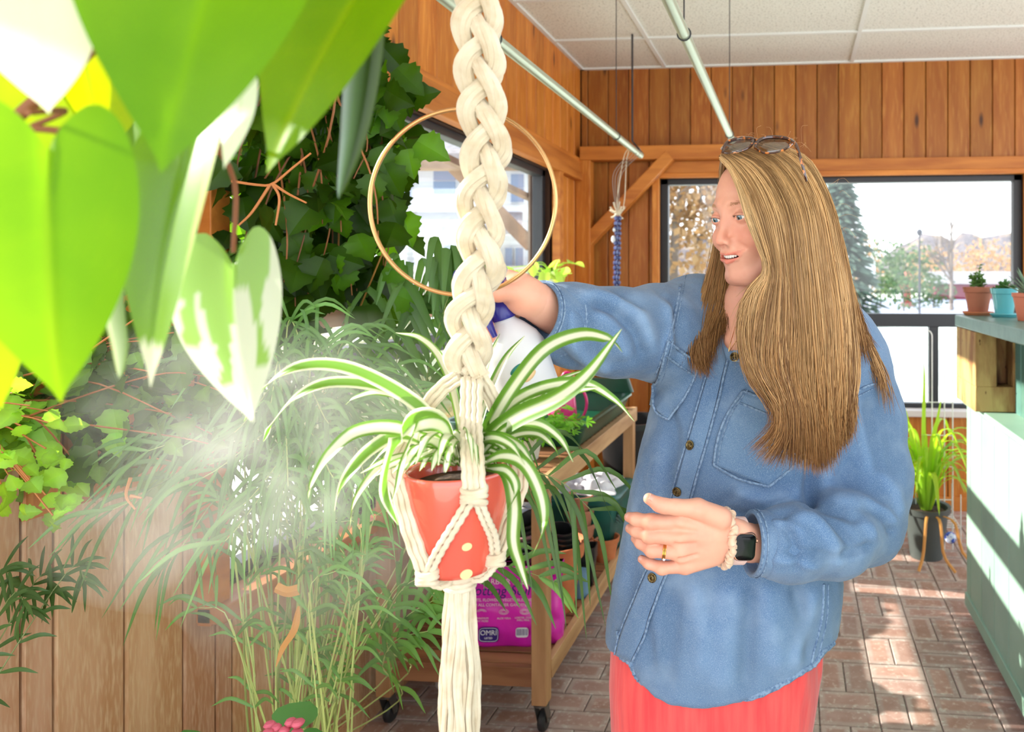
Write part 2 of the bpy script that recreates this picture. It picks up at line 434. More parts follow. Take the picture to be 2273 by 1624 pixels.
# ================================================================ walls of vertical boards
def boards(mb, fixed, axis, u0, u1, z0, z1, w=.138, dirn=1, tone=(.86, 1.1), off=0.0, mi=0):
    """boards standing in plane axis='x' (wall at x=fixed, running in y) or 'y'"""
    u = u0-((u0-off) % w); g = .0022; ch = .004
    while u < u1:
        a, b = max(u, u0)+g, min(u+w, u1)-g; r = np.random.default_rng(int((u+50)*1000))
        if b-a > .006:
            t = r.uniform(*tone); c = np.array([t, t*r.uniform(.95, 1.03), t*r.uniform(.88, 1.05)])
            d0, d1 = fixed-dirn*.0, fixed+dirn*.016
            sec = [(a, d0), (a, d1-dirn*ch), (a+ch, d1), (b-ch, d1), (b, d1-dirn*ch), (b, d0)]
            v = []
            for z in (z0, z1):
                for (p, q) in sec: v.append((q, p, z) if axis == 'x' else (p, q, z))
            f = [(i, (i+1) % 6, (i+1) % 6+6, i+6) for i in range(6)]+[(5, 4, 3, 2, 1, 0), (6, 7, 8, 9, 10, 11)]
            mb.add(v, f, c, mi)
        u += w
WY = [(-.90, 1.16, 1.30, 2.11), (1.66, 4.13, .685, 2.11)]      # openings in the left wall (y0,y1,z0,z1)
wl = MB()
for lo, hi in (((-1.56, -1.2, 0), (-1.443, -.90, ZC)), ((-1.56, 1.16, 0), (-1.443, 1.66, ZC)), ((-1.56, 4.13, 0), (-1.443, 4.85, ZC)),
               ((-1.56, -.9, 0), (-1.443, 1.16, 1.30)), ((-1.56, 1.66, 0), (-1.443, 4.13, .685)), ((-1.56, -.9, 2.11), (-1.443, 1.16, ZC)), ((-1.56, 1.66, 2.11), (-1.443, 4.13, ZC))):
    wl.box(lo, hi, mi=1)
boards(wl, -1.443, 'x', -1.2, 4.70, 2.22, ZC, w=.138)
boards(wl, -1.443, 'x', -1.2, 1.21, 0, 1.26, w=.148, off=.085, mi=2, tone=(.9, 1.05)); boards(wl, -1.443, 'x', 1.21, 1.66, 0, 1.02, w=.148, off=.085, mi=2, tone=(.9, 1.05)); boards(wl, -1.443, 'x', 1.66, 4.70, 0, .64, w=.148, off=.085, mi=2, tone=(.9, 1.05))
boards(wl, -1.443, 'x', 1.21, 1.60, 1.02, 2.22, w=.092); boards(wl, -1.443, 'x', 4.19, 4.7, .64, 2.22)
wl.build('wall_left', [pine, darkgap, panelw], smooth=False, kind='structure')
wb = MB()
WB = (-.892, 1.43, .645, 2.135)
for lo, hi in (((-1.56, 4.716, 0), (WB[0], 4.85, ZC)), ((WB[1], 4.716, 0), (3.3, 4.85, ZC)), ((WB[0], 4.716, 0), (WB[1], 4.85, WB[2])), ((WB[0], 4.716, WB[3]), (WB[1], 4.85, ZC))):
    wb.box(lo, hi, mi=1)
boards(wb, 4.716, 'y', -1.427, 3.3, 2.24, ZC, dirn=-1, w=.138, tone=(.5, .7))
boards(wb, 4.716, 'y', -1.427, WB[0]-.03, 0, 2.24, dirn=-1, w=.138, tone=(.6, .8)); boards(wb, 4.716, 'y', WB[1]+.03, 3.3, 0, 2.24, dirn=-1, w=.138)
boards(wb, 4.716, 'y', WB[0]-.03, WB[1]+.03, 0, .60, dirn=-1, w=.138)
wb.build('wall_back', [pine, darkgap], smooth=False, kind='structure')
# trims
t = MB(); t.box((-1.427, -1.2, 2.11), (-1.375, 4.7, 2.155)); t.box((-1.427, -1.2, 2.155), (-1.392, 4.7, 2.235)); t.box((-1.427, -1.2, 2.235), (-1.40, 4.7, 2.262), col=(1.15, 1.15, 1.1))
t.build('trim_1', pine_h, smooth=False, kind='structure', bevel=.003)
t = MB(); t.box((-.95, 4.655, 2.135), (3.3, 4.70, 2.165), col=(1.1, 1.1, 1.05)); t.box((-.95, 4.668, 2.165), (3.3, 4.70, 2.245), col=(.9, .88, .85))
t.build('trim_2', pine_x, smooth=False, kind='structure', bevel=.003)
t = MB(); t.box((-1.427, 4.13, .64), (-1.38, 4.20, 2.11)); t.box((-1.427, 1.60, .64), (-1.39, 1.66, 2.11)); t.box((-1.427, 1.16, 1.26), (-1.39, 1.21, 2.11)); t.build('trim_3', pine_x, smooth=False, kind='structure', bevel=.003)
t = MB(); t.box((WB[0]-.045, 4.66, .6), (WB[0], 4.70, 2.135)); t.box((WB[1], 4.66, .6), (WB[1]+.05, 4.70, 2.135)); t.build('trim_4', pine, smooth=False, kind='structure', bevel=.003)
t = MB(); t.box((-1.47, 1.60, .645), (-1.36, 4.2, .685)); t.box((-1.47, -.95, 1.26), (-1.37, 1.21, 1.30)); t.build('trim_5', pine_h, smooth=False, kind='structure', bevel=.004)
t = MB(); t.box((WB[0]-.04, 4.62, .605), (WB[1]+.05, 4.74, .645)); t.build('trim_6', M('painted_sill', srgb(214, 204, 196), .5), smooth=False, kind='structure', bevel=.004)
t = MB(); t.box((-1.427, -1.2, 0), (-1.409, 4.7, .075)); t.build('baseboard_left', panelw, smooth=False, kind='structure', bevel=.003)
t = MB(); t.box((-1.409, 4.682, 0), (3.3, 4.70, .09)); t.build('baseboard_back', pine_x, smooth=False, kind='structure', bevel=.003)
# windows
def window(name, axis, pos, u0, u1, z0, z1, rails, mulls, fw=.05, dirn=1):
    fr = MB(); gl = MB()
    def bx(mb, a0, a1, b0, b1, d0, d1):
        if axis == 'x': mb.box((min(d0, d1), a0, b0), (max(d0, d1), a1, b1))
        else: mb.box((a0, min(d0, d1), b0), (a1, max(d0, d1), b1))
    D0, D1 = pos-dirn*.05, pos+dirn*.012
    bx(fr, u0, u1, z0, z0+fw*.6, D0, D1); bx(fr, u0, u1, z1-fw*.75, z1, D0, D1); bx(fr, u0, u0+fw, z0, z1, D0, D1); bx(fr, u1-fw, u1, z0, z1, D0, D1)
    for (a, b) in rails: bx(fr, u0, u1, a, b, D0+dirn*.004, D1+dirn*.006)
    for (u, w, a, b) in mulls: bx(fr, u-w/2, u+w/2, a, b, D0+dirn*.004, D1-dirn*.002)
    o = fr.build(name, blackm, smooth=False, kind='structure', bevel=.003)
    g = .004; bx(gl, u0+fw*.5, u1-fw*.5, z0+fw*.3, z1-fw*.3, pos-dirn*.028, pos-dirn*.024)
    p = gl.build('window_pane', panes, parent=o, smooth=False)
window('window_1', 'x', -1.48, -.90, 1.16, 1.30, 2.11, [], [(.09, .05, 1.30, 2.11)])
window('window_2', 'x', -1.48, 1.66, 4.13, .685, 2.11, [(1.175, 1.245)], [(2.25, .035, .685, 1.18), (3.5, .035, .685, 1.18)])
window('window_3', 'y', 4.74, WB[0], WB[1], WB[2], WB[3], [(1.165, 1.25)], [(.885, .06, .645, 1.2), (-.02, .05, .645, 1.2)], dirn=-1)
# timber frame in the corner
t = MB(); t.box((-1.40, 4.58, 2.245), (-.33, 4.665, 2.335)); t.build('trim_7', pine_x, smooth=False, kind='structure', bevel=.005)
t = MB(); t.box((-1.425, 4.57, 0), (-1.325, 4.665, 2.245)); t.build('trim_8', pine, smooth=False, kind='structure', bevel=.006)
a = PY(1297, 545, 4.62); b = PY(1488, 345, 4.62); dd = nrm(b-a)
t = MB(); t.bar(a-dd*.03, b+dd*.00, .075, .085, up=(0, 1, 0)); bo = t.build('trim_9', pine_x, smooth=False, kind='structure', bevel=.005)
# ================================================================ hanging rails
def pipe(px, py, d, lab):
    e = P(px, py, d); m = MB(); y0 = -.9
    m.tube([(e[0], y0, e[2]), (e[0], e[1], e[2])], .0165, 20)
    r = thing('ceiling_rail', (e[0], y0, e[2]), lab, 'rail'); pb = m.build('pipe', galv, parent=r)
    c = MB(); c.lathe([(.0, 0), (.0178, 0), (.0178, .02), (.0, .02)], (e[0], e[1]-.01, e[2]), axis=(0, 1, 0), n=20); c.build('end_cap', galv, parent=r)
    for y in (.6, 2.0, 3.4):
        w = MB(); w.tube([(e[0], y, e[2]+.015), (e[0], y, ZC+.002)], .0022, 6); w.tube([(e[0]+.019*math.cos(q), y, e[2]+.019*math.sin(q)) for q in np.linspace(0, 2*PI, 16, endpoint=False)], .0022, 6, closed=True)
        w.build('hanger_wire', blackm, parent=r)
    return r
pipe(1421, 344, 4.0, 'galvanised hanging rail ending near the corner post, holding the knotted wires')
pipe(1625, 310, 3.55, 'galvanised hanging rail running toward the woman\'s head, the right one')
# ================================================================ outdoors
GZ = -.25
grassm = M('lawn', srgb(242, 242, 232), .95, noise=[(1.2, srgb(226, 230, 206), .35, .7, 5)])
roadm = M('road', srgb(160, 166, 190), .95, noise=[(3, srgb(150, 152, 164), .4, .7, 4)])
siding = M('white_siding', srgb(222, 224, 228), .8)
stonem = M('pale_stone', srgb(190, 184, 176), .9, noise=[(6, srgb(150, 142, 134), .4, .65, 3)])
roofm = M('grey_roof', srgb(150, 146, 148), .9, noise=[(8, srgb(116, 112, 116), .4, .7, 3)])
winblue = M('dull_window_glass', srgb(110, 130, 160), .15, spec=.8)
greyw = M('weathered_timber', srgb(172, 150, 132), .85, noise=[(3, srgb(120, 100, 86), .35, .7, 5)], stretch=(1, 1, 1), bump=(30, .3, .004))
barkm = M('pale_bark', srgb(112, 100, 92), .95)
conif = M('conifer_needles', srgb(84, 102, 84), .9, attr=True, transl=.25)
autumn = M('autumn_leaves', srgb(176, 142, 104), .9, attr=True, transl=.4)
greenl = M('shrub_leaves', srgb(86, 108, 74), .9, attr=True, transl=.3)
g = MB(); g.box((-70, -12, GZ-.3), (-1.75, 130, GZ)); g.box((-1.75, 5.0, GZ-.3), (90, 130, GZ)); g.box((-1.75, -12, GZ-.3), (3.6, 5.0, -.07))
g.build('lawn_ground', grassm, smooth=False, kind='structure')
r = MB(); a = [PZ(1300, 700, GZ+.01), PZ(2500, 706, GZ+.01), PZ(2500, 664, GZ+.01), PZ(1300, 660, GZ+.01)]
r.add(a, [(0, 1, 2, 3)]); r.build('road_surface', roadm, smooth=False, kind='structure')
# far rounded woods as one low ridge
h = MB(); n = 60
rr = np.random.default_rng(3); pts = []
for i in range(n):
    px = 1300+i*22; top = 560-28*math.sin(i*.21)-18*math.sin(i*.57+1)+rr.uniform(-5, 5)-(30 if 2130 < px < 2250 else 0)
    pts.append([P(px, 640, 88), P(px, (640+top)/2, 92), P(px, top, 98), P(px, top+10, 112), P(px, 640, 120)])
h.grid(np.array(pts)); h.build('far_wooded_hill', M('far_woods', srgb(112, 104, 106), 1, noise=[(.25, srgb(84, 76, 82), .4, .65, 8), (.6, srgb(150, 130, 108), .5, .7, 6)], bump=(.6, 1, .8)), kind='structure')
def crown_leaves(mb, cen, rad, n, size, cols, seed, surface=.55):
    r = np.random.default_rng(seed); d = r.normal(size=(n, 3)); d /= np.linalg.norm(d, axis=1)[:, None]
    rr_ = r.uniform(surface, 1, n)**.7
    loc = np.asarray(cen)+d*rr_[:, None]*np.asarray(rad)
    A = r.normal(size=(n, 3, 3)); Q = np.linalg.qr(A)[0]*(size*r.uniform(.6, 1.3, n))[:, None, None]
    tv = np.array([(-.5, 0, 0), (0, -.35, .08), (.5, 0, 0), (0, .35, .08)]); tf = np.array([(0, 1, 2, 3)])
    c = np.array(cols)[r.integers(0, len(cols), n)]*r.uniform(.7, 1.2, (n, 1)); mb.scatter(tv, tf, Q, loc, c)
def branchy(mb, base, top, r0, seed, levels=3, spread=.5, nb=6):
    r = np.random.default_rng(seed)
    def rec(a, b, ra, lv):
        mid = (a+b)/2+r.normal(size=3)*np.linalg.norm(b-a)*.05; pth = spline([a, mid, b], 6)
        mb.tube(pth, np.linspace(ra, ra*.35, 6), 5, cap=False)
        if lv == 0: return
        for k in range(nb):
            t = r.uniform(.3, 1.0); s = a+(b-a)*t; L = np.linalg.norm(b-a)*r.uniform(.3, .55)*(1.15-t*.4)
            d = nrm(nrm(b-a)*.8+r.normal(size=3)*spread); rec(s, s+d*L, ra*(1-.65*t)*.6, lv-1)
    rec(np.asarray(base, float), np.asarray(top, float), r0, levels)
def ground(px, d): p = P(px, 600, d); p[2] = GZ; return p
# conifer (right of the woman's hair)
b = ground(1868, 27); R_ = thing('conifer_tree', b, 'dark blue-green conifer outside, just right of the woman\'s hair', 'tree')
m = MB(); H = P(1868, 392, 27)[2]-GZ+.8; m.tube([b, b+[0, 0, H]], [.16, .02], 8); m.build('trunk', barkm, parent=R_)
m = MB(); r = np.random.default_rng(5); nb = 1500; zz = r.uniform(.08, 1, nb)**1.1; ang = r.uniform(0, 2*PI, nb); rad = (1.02-zz)*1.75+.08
tip = np.stack([np.cos(ang)*rad, np.sin(ang)*rad, zz*H-rad*.18], -1); q = r.uniform(.25, 1, nb)[:, None]
loc = b+tip*np.hstack([q, q, np.ones((nb, 1))])
X = np.stack([np.cos(ang), np.sin(ang), np.full(nb, -.25)], -1); Yv = np.stack([-np.sin(ang), np.cos(ang), np.zeros(nb)], -1); Zv = np.cross(X, Yv)
mt = np.stack([X*r.uniform(.35, .7, nb)[:, None], Yv*.28, Zv*.28], -1)
tv = np.array([(-.5, 0, 0), (0, -.5, -.1), (.6, 0, -.15), (0, .5, -.1), (0, 0, .25)]); tf = np.array([(0, 1, 4), (1, 2, 4), (2, 3, 4), (3, 0, 4)])
m.scatter(tv, tf, mt, loc, np.array([1, 1, 1])*r.uniform(.5, 1.15, (nb, 1))*np.array([.9, 1, 1.06]))
m.build('needles', conif, parent=R_, smooth=False)
# golden tree left of the woman
b = ground(1535, 15); R_ = thing('autumn_tree', b, 'pale golden-leaved tree outside, seen left of the woman\'s face', 'tree')
m = MB(); branchy(m, b, b+[0.3, 0, 5.5], .14, 8, 3, .55, 6); m.build('branches', barkm, parent=R_)
m = MB(); crown_leaves(m, b+[0, 0, 3.6], (2.0, 1.6, 2.6), 3200, .17, [(1, 1, 1), (1.05, .95, .8), (.9, .9, .85)], 9, .1); m.build('foliage', autumn, parent=R_, smooth=False)
def bush(name, px, d, w, hgt, lab, cols, mat, n=500, size=.22, cat='bush', z0=.0, seed=1, ptop=None):
    b = ground(px, d); R_ = thing(name, b, lab, cat); m = MB(); m.tube([b, b+[0, 0, hgt*.5]], [.06, .03], 6); m.build('stem', barkm, parent=R_)
    m = MB(); crown_leaves(m, b+[0, 0, hgt*.52], (w/2, w/2, hgt*.52), n, size, cols, seed, .2); m.build('foliage', mat, parent=R_, smooth=False)
G3 = [(1, 1, 1), (1.15, 1.1, .8), (.8, .95, .85)]
bush('shrub', 2006, 39, 3.6, 2.3, 'low green shrub outside at the foot of the dark lamp post, left side', G3, greenl, seed=11)
bush('shrub', 2072, 44, 3.0, 2.0, 'low green shrub outside just right of the dark lamp post', G3, greenl, seed=12)
bush('leafy_tree', 1955, 44, 4.2, 4.2, 'rounded green tree outside between the conifer and the lamp post', G3, greenl, 700, .3, 'tree', seed=13)
bush('leafy_tree', 2018, 60, 5.6, 4.8, 'hazy green tree far outside behind the lamp post', [(1.15, 1.1, 1.0)], greenl, 700, .4, 'tree', seed=14)
bush('autumn_tree', 2060, 76, 6, 5.2, 'peach-coloured tree far outside to the right of the lamp post', [(1, 1, 1), (.95, .9, .85)], autumn, 700, .4, 'tree', seed=15)
bush('autumn_tree', 1905, 36, 2.6, 4.4, 'small golden tree outside at the right flank of the conifer', [(1, 1, 1), (1, .85, .6)], autumn, 500, .2, 'tree', seed=19)
bush('autumn_tree', 2195, 78, 9, 6.0, 'broad tan tree far outside above the clay pot with saucer', [(.9, .86, .84), (1, .92, .86)], autumn, 900, .45, 'tree', seed=16)
b = ground(2112, 40); R_ = thing('bare_tree', b, 'slim leafless tree outside, right of the lamp post', 'tree')
m = MB(); branchy(m, b, P(2112, 492, 40), .14, 21, 3, .32, 8); m.build('branches', barkm, parent=R_)
b = ground(1815, 44); 
dk = M('dark_lamp_post', srgb(50, 52, 62), .6)
b = ground(2041, 34); R_ = thing('lamp_post', b, 'tall dark lamp post standing outside beyond the road', 'lamp post')
m = MB(); t_ = P(2041, 522, 34); m.tube([b, [b[0], b[1], t_[2]]], [.06, .04], 8); m.build('pole', dk, parent=R_)
m = MB(); m.lathe([(0, 0), (.1, .0), (.16, .18), (.05, .3), (0, .3)], (b[0], b[1], t_[2]), n=12); m.build('lantern', dk, parent=R_)
# signpost, figure-like red board, long red vehicle
b = ground(1931, 30); R_ = thing('signpost', b, 'pale signpost outside close to the woman\'s hair', 'sign')
m = MB(); m.tube([b, P(1931, 600, 30)], .035, 8); m.build('post', siding, parent=R_)
m = MB(); c = P(1931, 602, 30); m.box((c[0]-.22, c[1]-.02, c[2]-.45), (c[0]+.22, c[1]+.02, c[2]+.35)); m.build('board', siding, parent=R_, smooth=False)
b = ground(2165, 62); R_ = thing('barn', b, 'low dark red building far outside behind the bare tree', 'building')
m = MB(); m.box((b[0]-3.4, b[1], GZ), (b[0]+3.4, b[1]+4, P(2150, 630, 62)[2])); m.build('wall', M('barn_red', srgb(124, 40, 60), .8), parent=R_, smooth=False)
zt = P(2150, 630, 62)[2]
m = MB(); m.add([(b[0]-3.7, b[1]-.3, zt), (b[0]+3.7, b[1]-.3, zt), (b[0]+3.7, b[1]+4.3, zt), (b[0]-3.7, b[1]+4.3, zt), (b[0]-3.7, b[1]+2, zt+1.1), (b[0]+3.7, b[1]+2, zt+1.1)], [(0, 1, 5, 4), (2, 3, 4, 5), (0, 4, 3), (1, 2, 5), (0, 3, 2, 1)]); m.build('roof', roofm, parent=R_, smooth=False)
b = ground(2020, 46); m = MB(); m.box((b[0]-.55, b[1]-.2, GZ), (b[0]+.25, b[1]+.2, GZ+.25)); m.box((b[0]-.35, b[1]-.12, GZ+.25), (b[0]+.05, b[1]+.12, GZ+1.75)); m.ball((b[0]-.15, b[1], GZ+2.0), .26, 12); m.box((b[0]-.7, b[1]-.1, GZ+1.1), (b[0]+.4, b[1]+.1, GZ+1.35))
m.build('red_hydrant', M('faded_red', srgb(180, 90, 80), .7), label='small faded red post-like object outside on the lawn left of the lamp post', cat='hydrant', smooth=False)
# house seen through the left window
base = P(1000, 620, 13.5); base[2] = GZ
H = thing('white_house', base, 'white sided house with a porch, seen through the left window', 'building')
def hb(mb, px0, px1, py0, py1, d, th, mi=0):
    a = P(px0, py1, d); b = P(px1, py1, d); tz = P(px0, py0, d)[2]
    v = []
    for z in (a[2], tz):
        for q in (a, b, b+Fv*th, a+Fv*th): v.append((q[0], q[1], z))
    mb.add(v, np.array([(0, 3, 2, 1)[::-1], (4, 5, 6, 7), (0, 1, 5, 4), (1, 2, 6, 5), (2, 3, 7, 6), (3, 0, 4, 7)]), None, mi)
m = MB(); hb(m, 640, 1235, 330, 850, 14, 5)
for k in range(26): hb(m, 640, 1235, 332+k*20, 333.2+k*20, 13.985, .03)
m.build('wall', siding, parent=H, smooth=False)
m = MB(); a, b = P(600, 340, 13.4), P(1250, 340, 13.4); c, d = P(1250, 250, 16.5), P(600, 250, 16.5); m.add([a, b, c, d, a-Uv*.15, b-Uv*.15, c-Uv*.15, d-Uv*.15], [(0, 1, 2, 3), (7, 6, 5, 4), (0, 4, 5, 1)]); m.build('roof', roofm, parent=H, smooth=False)
m = MB(); a, b = P(700, 500, 12.2), P(1160, 500, 12.2); c, d = P(1160, 470, 14), P(700, 470, 14); m.add([a, b, c, d, a-Uv*.15, b-Uv*.15], [(0, 1, 2, 3), (0, 4, 5, 1)]); m.build('porch_roof', roofm, parent=H, smooth=False)
m = MB(); hb(m, 700, 1160, 502, 520, 12.25, .2); m.build('porch_beam', siding, parent=H, smooth=False)
for px in (958, 1060): m = MB(); hb(m, px, px+9, 518, 850, 12.3, .14); m.build('porch_post', siding, parent=H, smooth=False)
for (x0, x1, y0, y1) in ((1134, 1162, 386, 448), (962, 1010, 372, 430), (880, 912, 376, 440), (1121, 1136, 550, 640), (1144, 1160, 550, 640), (985, 1020, 545, 640)):
    m = MB(); hb(m, x0-3, x1+3, y0-3, y1+3, 13.93, .1); f = m.build('window_frame', siding, parent=H, smooth=False)
    m = MB(); hb(m, x0, x1, y0, (y0+y1)/2-1, 13.90, .04); hb(m, x0, x1, (y0+y1)/2+1, y1, 13.90, .04); m.build('window_glass', winblue, parent=f, smooth=False)
m = MB(); hb(m, 860, 1235, 590, 900, 13.6, .3); m.build('stone_base', stonem, parent=H, smooth=False)
# pergola just outside
base = P(1188, 620, 5.4); base[2] = GZ
T = thing('timber_pergola', base, 'weathered timber pergola standing outside the left window', 'pergola')
m = MB(); hb(m, 1172, 1207, 372, 1130, 5.4, .12); m.build('post', greyw, parent=T, smooth=False)
m = MB(); hb(m, 600, 1225, 355, 374, 5.35, .12); m.build('beam', greyw, parent=T, smooth=False)
m = MB(); m.bar(P(1000, 362, 5.5), P(1180, 545, 5.5), .10, .06, up=tuple(Fv)); m.build('brace', greyw, parent=T, smooth=False)
m = MB(); m.bar(P(860, 290, 3.6), P(1225, 462, 6.0), .05, .04); m.build('rafter', greyw, parent=T, smooth=False)
hm = M('hedge_leaves', srgb(168, 168, 128), .9, attr=True, transl=.3)
b = P(860, 620, 7.0); b[2] = GZ; m = MB(); m.box((b[0]-1.6, b[1]-.25, GZ), (b[0]+1.4, b[1]+.25, GZ+1.1)); crown_leaves(m, b+[0, 0, .8], (1.9, .6, .7), 1800, .1, [(1, 1, 1), (1.1, 1, .8)], 31, .4)
m.build('hedge', hm, smooth=False, label='pale hedge outside below the porch of the white house', cat='hedge')
# ================================================================ rolling potting bench
benchw = M('bench_wood', srgb(196, 150, 104), .6, noise=[(3, srgb(150, 104, 62), .35, .7, 6)], stretch=(6, 6, .8), bump=(25, .2, .003), attr=True)
benchx = M('bench_wood_long', srgb(206, 164, 118), .6, noise=[(3, srgb(160, 116, 74), .35, .7, 6)], stretch=(6, .8, 6), bump=(25, .2, .003), attr=True)
benchy = M('bench_wood_cross', srgb(176, 124, 84), .6, noise=[(3, srgb(132, 84, 54), .35, .7, 6)], stretch=(.8, 6, 6), bump=(25, .2, .003), attr=True)
steel = M('caster_steel', srgb(120, 118, 112), .4, metal=.8); rubber = M('black_rubber', srgb(38, 38, 40), .6)
terra = M('terracotta', srgb(216, 130, 82), .75, noise=[(9, srgb(188, 104, 62), .4, .7, 4), (4, srgb(226, 160, 124), .55, .8, 4)], bump=(60, .1, .001))
terra2 = M('pale_terracotta', srgb(206, 140, 112), .8, noise=[(9, srgb(180, 108, 82), .4, .7, 4), (5, srgb(222, 184, 164), .5, .75, 4)])
blackp = M('black_plastic', srgb(30, 30, 32), .35, spec=.6)
soilm = M('potting_soil', srgb(58, 40, 28), .95, noise=[(60, srgb(96, 70, 48), .5, .7, 3)], bump=(90, .8, .006))
BX0, BX1, BY0, BY1, BT = -1.375, -.785, 2.235, 3.53, .835
bench = thing('potting_bench', ((BX0+BX1)/2, (BY0+BY1)/2, 0), 'slatted wooden potting bench on casters behind the hanging pot', 'workbench')
m = MB(); n = 22
for i in range(n):
    y = BY0+.03+(BY1-BY0-.03)*i/n; m.box((BX0+.02, y, BT-.02), (BX1-.03, y+.046, BT), col=rng.uniform(.85, 1.15)*np.ones(3))
m.build('top_slats', benchy, parent=bench, smooth=False, bevel=.002)
m = MB(); m.box((BX1-.03, BY0, BT-.065), (BX1, BY1, BT+.002)); m.build('side_rail', benchx, parent=bench, smooth=False, bevel=.002)
m = MB(); m.box((BX0, BY0, BT-.065), (BX0+.03, BY1, BT+.002)); m.build('side_rail', benchx, parent=bench, smooth=False, bevel=.002)
m = MB(); m.box((BX0+.03, BY0, BT-.065), (BX1-.03, BY0+.025, BT)); m.build('end_rail', benchy, parent=bench, smooth=False, bevel=.002)
m = MB(); m.box((BX0+.03, BY1-.025, BT-.065), (BX1-.03, BY1, BT)); m.build('end_rail', benchy, parent=bench, smooth=False, bevel=.002)
LS = .222
m = MB()
for i in range(18):
    y = BY0+.04+(BY1-BY0-.06)*i/18; m.box((BX0+.03, y, LS-.018), (BX1-.03, y+.058, LS), col=rng.uniform(.8, 1.1)*np.ones(3))
m.build('shelf_slats', benchy, parent=bench, smooth=False, bevel=.002)
m = MB(); m.box((BX1-.028, BY0+.05, LS-.05), (BX1-.004, BY1-.05, LS+.012)); m.build('shelf_rail', benchx, parent=bench, smooth=False, bevel=.002)
m = MB(); m.box((BX0+.03, BY0+.012, LS-.062), (BX1-.03, BY0+.036, LS)); m.build('shelf_rail', benchy, parent=bench, smooth=False, bevel=.002)
for (x, y) in ((BX1-.058, BY0+.004), (BX1-.058, BY1-.055), (BX0+.008, BY0+.004), (BX0+.008, BY1-.055)):
    m = MB(); m.box((x, y, .105), (x+.05, y+.05, BT-.02)); m.build('leg', benchw, parent=bench, smooth=False, bevel=.003)
    cx, cy = x+.025, y+.025
    m = MB(); m.lathe([(.0, .105), (.026, .105), (.026, .099), (.0, .099)], (cx, cy, 0), n=20)
    for s in (-1, 1): m.add([(cx+s*.016, cy-.02, .1), (cx+s*.016, cy+.02, .1), (cx+s*.016, cy+.035, .035), (cx+s*.016, cy+.012, .03), (cx+s*.018, cy-.02, .1), (cx+s*.018, cy+.02, .1), (cx+s*.018, cy+.035, .035), (cx+s*.018, cy+.012, .03)], [(0, 1, 2, 3), (7, 6, 5, 4), (0, 4, 5, 1), (1, 5, 6, 2), (2, 6, 7, 3), (3, 7, 4, 0)])
    m.tube([(cx-.02, cy+.023, .036), (cx+.02, cy+.023, .036)], .005, 8)
    c = m.build('caster', steel, parent=bench)
    m = MB(); m.lathe([(0, -.012), (.03, -.012), (.036, -.006), (.036, .006), (.03, .012), (0, .012)], (cx, cy+.023, .036), axis=(1, 0, 0), n=28); m.build('wheel', rubber, parent=c)
# ---------------------------------------------------------------- pots
def potprof(r, h, rim=.22, taper=.68, t=.06, lip=1.09):
    b = r*taper; rz = h*(1-rim); rr_ = b+(r-b)*(1-rim)
    return [(0, 0), (b, 0), (rr_, rz), (rr_*lip, rz+.001), (r*lip, h), (r*lip-r*t*1.1, h), (r*(1-t), h*.98), (b*(1-t*1.2), h*.12), (0, h*.12)]
def pot(name, p, r, h, mat, label, cat='pot', group=None, parent=None, **k):
    m = MB(); m.lathe(potprof(r, h, **k), p, n=40); return m.build(name, mat, parent=parent, label=label, cat=cat, group=group, bevel=.0012)
bp = PZ(1231, 1350, LS); 
pot('terracotta_pot', (bp[0], bp[1], LS), .108, .255, terra, 'largest orange terracotta pot, on the bench\'s lower shelf beside the near leg', 'flower pot', taper=.66)
q = bp+[0, 0, .06]
for i in range(5):
    m = MB(); rr_ = .062-.003*i; hh = .13+.004*i
    tilt = nrm((.25-.02*i, -.12, 1))
    m.lathe([(0, 0), (rr_*.72, 0), (rr_, hh), (rr_*1.08, hh+.001), (rr_*1.08, hh+.006), (rr_*.96, hh+.006), (rr_*.70, .006), (0, .006)], (bp[0]+.008, bp[1]+.0, LS+.115+.012*i), axis=tilt, n=28)
    m.build('nursery_pot', blackp, label='shiny black nursery pots nested inside the largest terracotta pot', cat='flower pot', group='nested black nursery pots')
# leaning stack at the left of the leg
for i in range(6):
    m = MB(); rr_ = .082-.006*i; hh = .05
    tilt = nrm((-.25, -.35, 1)); ct = P(1188, 1222, 2.55)+np.array([.0, .0, .014*i])
    m.lathe([(0, 0), (rr_*.75, 0), (rr_, hh), (rr_*1.07, hh), (rr_*1.07, hh+.007), (rr_*.95, hh+.007), (rr_*.7, .005), (0, .005)], ct, axis=tilt, n=32)
    m.build('plant_saucer', [blackp, M('mauve_plastic', srgb(150, 110, 116), .4)][i == 3], label='stacked round dark plastic pots tilted forward left of the near leg', cat='flower pot', group='tilted dark round pots')
tb = PZ(1188, 1290, LS); m = MB(); m.lathe(potprof(.088, .14, taper=.74), (tb[0]-.02, tb[1]+.14, LS), n=36); m.build('terracotta_pot', terra2, label='terracotta pot behind the tilted dark round pots', cat='flower pot')
for i in range(4):
    s = PZ(1292, 1275, LS); pot('terracotta_pot', (s[0]-.05-.004*i, s[1]+.16, LS+.062*i), .072-.004*i, .105, terra2, 'pale terracotta pots nested into one upright stack before the green bin', 'flower pot', 'stacked pale terracotta pots')
s = PZ(1310, 1240, LS); pot('terracotta_pot', (s[0]-.01, s[1]+.22, LS), .05, .15, terra, 'slim orange terracotta pot between the pale stack and the green bin', 'flower pot')
s = PZ(1326, 1262, LS); pot('terracotta_pot', (s[0]+.01, s[1]+.10, LS), .058, .105, terra, 'small orange terracotta pot at the shelf edge nearest the woman', 'flower pot')
